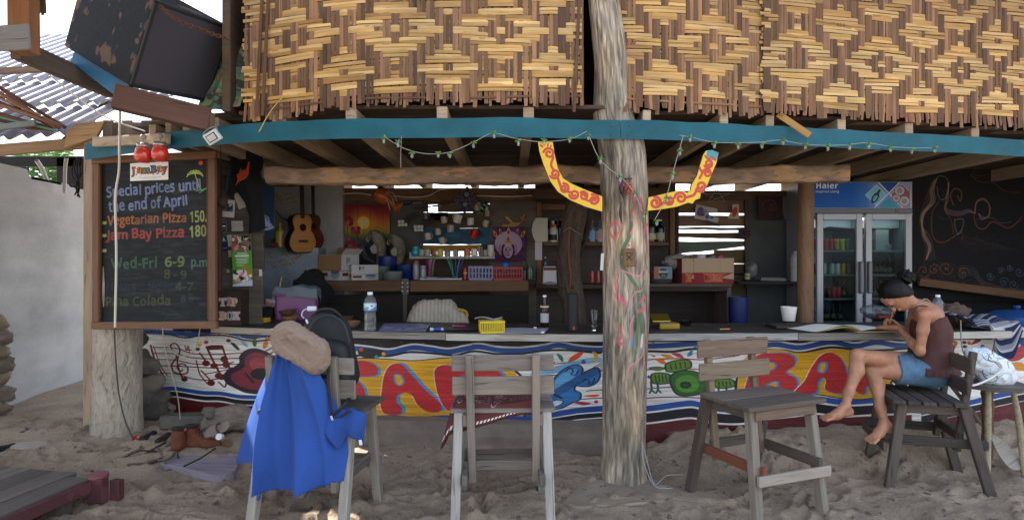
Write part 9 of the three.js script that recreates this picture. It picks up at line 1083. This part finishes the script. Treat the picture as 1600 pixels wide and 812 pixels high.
// ---------- on the trunk post: painted horn boards, plaque, charms; garland on the fascia ----------
{
  const Z = (x,y)=>[820 + x/2.539,220 + y/2.539],d = 4.07;
  const horn = (label,outline,spirals,end)=>{ const w = outline.map(([x,y])=>{ const [px,py] = Z(x,y),q = P(px,py,d); return [q.x,q.y]; }),xs = w.map((p)=>p[0]),ys = w.map((p)=>p[1]),a = Math.min(...xs),b = Math.max(...xs),e = Math.min(...ys),f = Math.max(...ys),t = thing('painted_horn_board',label, 'painted board');
    const W = 512,H = Math.round(512*(f - e)/(b - a)); const tex = canvasTex(W,H,(c)=>{ c.fillStyle = '#d9b427'; c.fillRect(0,0,W,H); const q = (x,y)=>{ const [px,py] = Z(x,y),v = P(px,py,d); return [(v.x - a)/(b - a)*W,(f - v.y)/(f - e)*H]; }; if (end) { c.fillStyle = '#3f8c96'; const [x,y] = q(...end); c.beginPath(); c.arc(x,y,46,0,7); c.fill(); } const r = rand(3); for (let i = 0; i < 600; i++) { c.fillStyle = `rgba(${120 + 80 * r()},${100 + 60 * r()},30,0.15)`; c.fillRect(r()*W,r()*H,6*r(),6*r()); } c.strokeStyle = '#b8402c'; c.lineCap = 'round'; for (const [pts,lw] of spirals) { const s = new THREE.CatmullRomCurve3(pts.map(([x,y])=>V(x,y,0)),false, 'centripetal').getPoints(pts.length*6); c.lineWidth = lw*W/((b - a)*FPX/d*2.539); c.beginPath(); s.forEach((p,i)=>{ const v = q(p.x,p.y); i ? c.lineTo(...v) : c.moveTo(...v); }); c.stroke(); } });
    const g = slab(shapeOf(w),0.022,0.002),uv = g.attributes.uv,p = g.attributes.position; for (let i = 0; i < uv.count; i++) uv.setXY(i,(p.getX(i) - a)/(b - a),(p.getY(i) - e)/(f - e)); g.translate(0,0,-d); part('board',g,[printed(tex,0.6),paint(0x5a4a30,0.8)],t); return t; };
  const sp = (x,y,r,s = 1,a0 = 0,n = 1.35)=>{ const l = []; for (let i = 0; i <= 16; i++) { const a = a0 + s*i/16*n*6.283; const k = r*(1 - 0.75*i/16); l.push([x + k*Math.cos(a),y + k*Math.sin(a)]); } return l; };
  horn('left yellow board with red scrolls curving up from the trunk post',[[52,5],[110,8],[118,60],[130,110],[150,150],[185,172],[230,192],[305,222],[305,281],[240,262],[180,236],[130,202],[100,160],[74,95],[58,45]],[[sp(95,52,22,1,3.4),10],[[[112,66],[104,100],[118,122]],10],[sp(118,132,20,-1,2.6),10],[[[130,150],[150,195],[180,205]],11],[sp(155,190,20,1,4.6),10],[sp(195,213,20,-1,3),10],[sp(232,220,18,1,4),10],[[[240,235],[262,240],[285,225]],9],[sp(272,235,22,1,4.4),11],[[[62,20],[70,26]],7],[[[92,15],[90,24]],6],[[[104,22],[100,28]],6]]);
  horn('right yellow board with red scrolls and a blue tip curving up from the trunk post',[[484,278],[488,226],[540,214],[600,200],[625,200],[640,208],[655,196],[658,178],[680,140],[705,58],[716,42],[740,39],[765,50],[756,90],[735,140],[708,205],[694,208],[692,228],[672,236],[662,250],[645,246],[600,262],[540,272]],[[sp(515,247,24,1,4.6),12],[[[535,255],[560,240],[575,225]],11],[sp(572,238,18,-1,3),10],[sp(615,228,24,1,3.2),11],[[[640,225],[668,215],[680,190]],11],[sp(695,182,22,-1,2.4),11],[[[690,150],[700,130],[690,110]],10],[sp(720,130,18,1,3.4),10],[sp(725,92,18,-1,2.6),10],[[[712,62],[724,74],[740,66],[752,78]],8]],[742,55]);
  const pq = P(983,402,4.11),t = thing('carved_plaque', 'small carved wooden plaque with scratched marks on the trunk post', 'plaque',pq); part('plate',rough(bx(0.085,0.125,0.018),0.003),wood(0x77593c),t); for (const [a,b] of [[[-0.02,0.02],[0.02,-0.02]],[[0.02,0.02],[-0.02,-0.02]],[[-0.025,0.03],[0.025,0.03]],[[-0.02,0.0],[-0.02,0.03]]]) part('mark',beam(V(a[0],a[1],0.011),V(b[0],b[1],0.011),0.003,0.005,V(0,1,0),0.001),paint(0x2a1c12,0.9),t); part('nail',ball(0.006,0,0.085,0),paint(0x5a4a40,0.6),t);
  const ch = thing('seed_pod_charm', 'dark seed pods and red beads hung on a wire from the trunk post', 'charm'),Q = (x,y,dd = 4.09)=>P(...Z(x,y),dd); part('twig',tube([Q(362,146),Q(385,150),Q(425,150)],0.007,12,6),paint(0x4a3024,0.8),ch); for (const [a,b,c,hex,r] of [[[390,150],[384,190],[392,225],0x3a1c18,0.011],[[404,150],[402,185],[394,215],0x6a2a26,0.012],[[383,240],[380,290],[386,330],0x241a16,0.007]]) part('pod',limbGeo([[...Q(...a).toArray(),r*0.4],[...Q(...b).toArray(),r*1.5],[...Q(...c).toArray(),r*0.4]],10,6),paint(hex,0.5),ch); for (const [x,y] of [[420,172],[417,184],[423,194],[415,205],[392,176]]) part('bead',ball(0.014,...Q(x,y).toArray(),1,0.8,0.7,10),paint(0xb0402c,0.5),ch);
  solo('paper_tag', 'small white tag hanging at the left side of the trunk post', 'tag',bx(0.022,0.12,0.003,...P(941,409,4.2).toArray(),0,0,-0.06,0.0005),paint(0xc0bdb8,0.7));
  // light garland: wires with leafy bulb holders
  const wm = paint(0x9aa090,0.7),lf = [paint(0x55782e,0.6),paint(0x6f923a,0.6),paint(0x456a2c,0.6)],gl2 = new THREE.MeshPhysicalMaterial({ color: 0xdfe4e0,transmission: 0.8,thickness: 0,roughness: 0.15 });
  const garland = (label,pts,blooms)=>{ const t2 = thing('light_garland',label, 'fairy lights'),D = (px)=>{ let q = 4.1; for (let k = 0; k < 8; k++) q = beamD((px - CX)/FPX*q); return q - 0.035; }; part('wire',tube(pts.map(([x,y,dd])=>P(x,y,dd ?? D(x))),0.0024,pts.length*10,5),wm,t2); blooms.forEach(([x,y,dd],i)=>{ const q = P(x,y,dd ?? D(x)); const b = part('bulb',lathe([[0.0005,-0.03],[0.008,-0.026],[0.011,-0.01],[0.007,0.006],[0.0005,0.008]],10).translate(q.x,q.y,q.z + 0.01),gl2,t2); for (let k = 0; k < 5; k++) part('leaf',ball(0.011,0.011,0,0,1.3,0.45,0.7,8).rotateZ(k*1.26 + i).rotateX(0.5*k).translate(q.x,q.y + 0.006,q.z + 0.014),lf[(i + k) % 3],b); }); };
  garland('string of leafy fairy lights on the turquoise beam left of the trunk post',[[600,210],[605,216],[632,232],[665,240],[700,238],[740,222],[770,208],[800,215],[838,221],[870,220],[895,216],[917,205]],[[600,218],[622,224],[644,241],[685,240],[703,241],[740,225],[772,210],[810,222],[850,220],[890,217],[919,213]]);
  garland('string of leafy fairy lights on the turquoise beam right of the trunk post',[[1062,211],[1078,214],[1116,222],[1150,223],[1188,222],[1218,219],[1256,225],[1294,227],[1326,226],[1354,223],[1392,229],[1425,231],[1458,231]],[[1078,216],[1116,226],[1153,227],[1190,226],[1223,221],[1258,228],[1293,230],[1327,229],[1357,227],[1391,232],[1424,235],[1460,233]]);
  garland('short hanging strand of fairy lights crossing the right horn board',[[1068,212,4.03],[1060,240,4.02],[1050,275,4.02],[1040,312,4.03],[1024,342,4.05]],[[1062,237,4.02],[1051,274,4.01],[1042,310,4.02],[1026,346,4.04]]);
  garland('short strand of fairy lights hanging down the left side of the trunk post',[[921,214,4.05],[935,245,4.04],[950,262,4.04],[972,278,4.05],[990,300,4.07],[1005,332,4.1]],[[938,250,4.03],[969,278,4.04],[992,303,4.06],[1006,335,4.1]]);
  solo('hanging_thread', 'thin dark thread hanging from the fascia left of the horn board', 'thread',tube([P(627,212,4.0),P(626,235,4.02),P(626,262,4.05)],0.003,10,4),paint(0x8a8478,0.9));
  solo('loose_straw', 'long dry straw sticking out of the left woven panel', 'straw',tube([P(404,206,3.98),P(425,170,4.1),P(455,140,4.2),P(495,110,4.2)],0.004,16,5),paint(0xb8964c,0.8)); solo('broken_strip', 'broken bamboo strip hanging over the turquoise beam on the right', 'bamboo strip',rough(beam(P(1216,178,4.32),P(1266,211,4.22),0.006,0.045,V(0.3,1,0)),0.003),wood(0xb98d4c));
}

renderer.render(scene,camera);
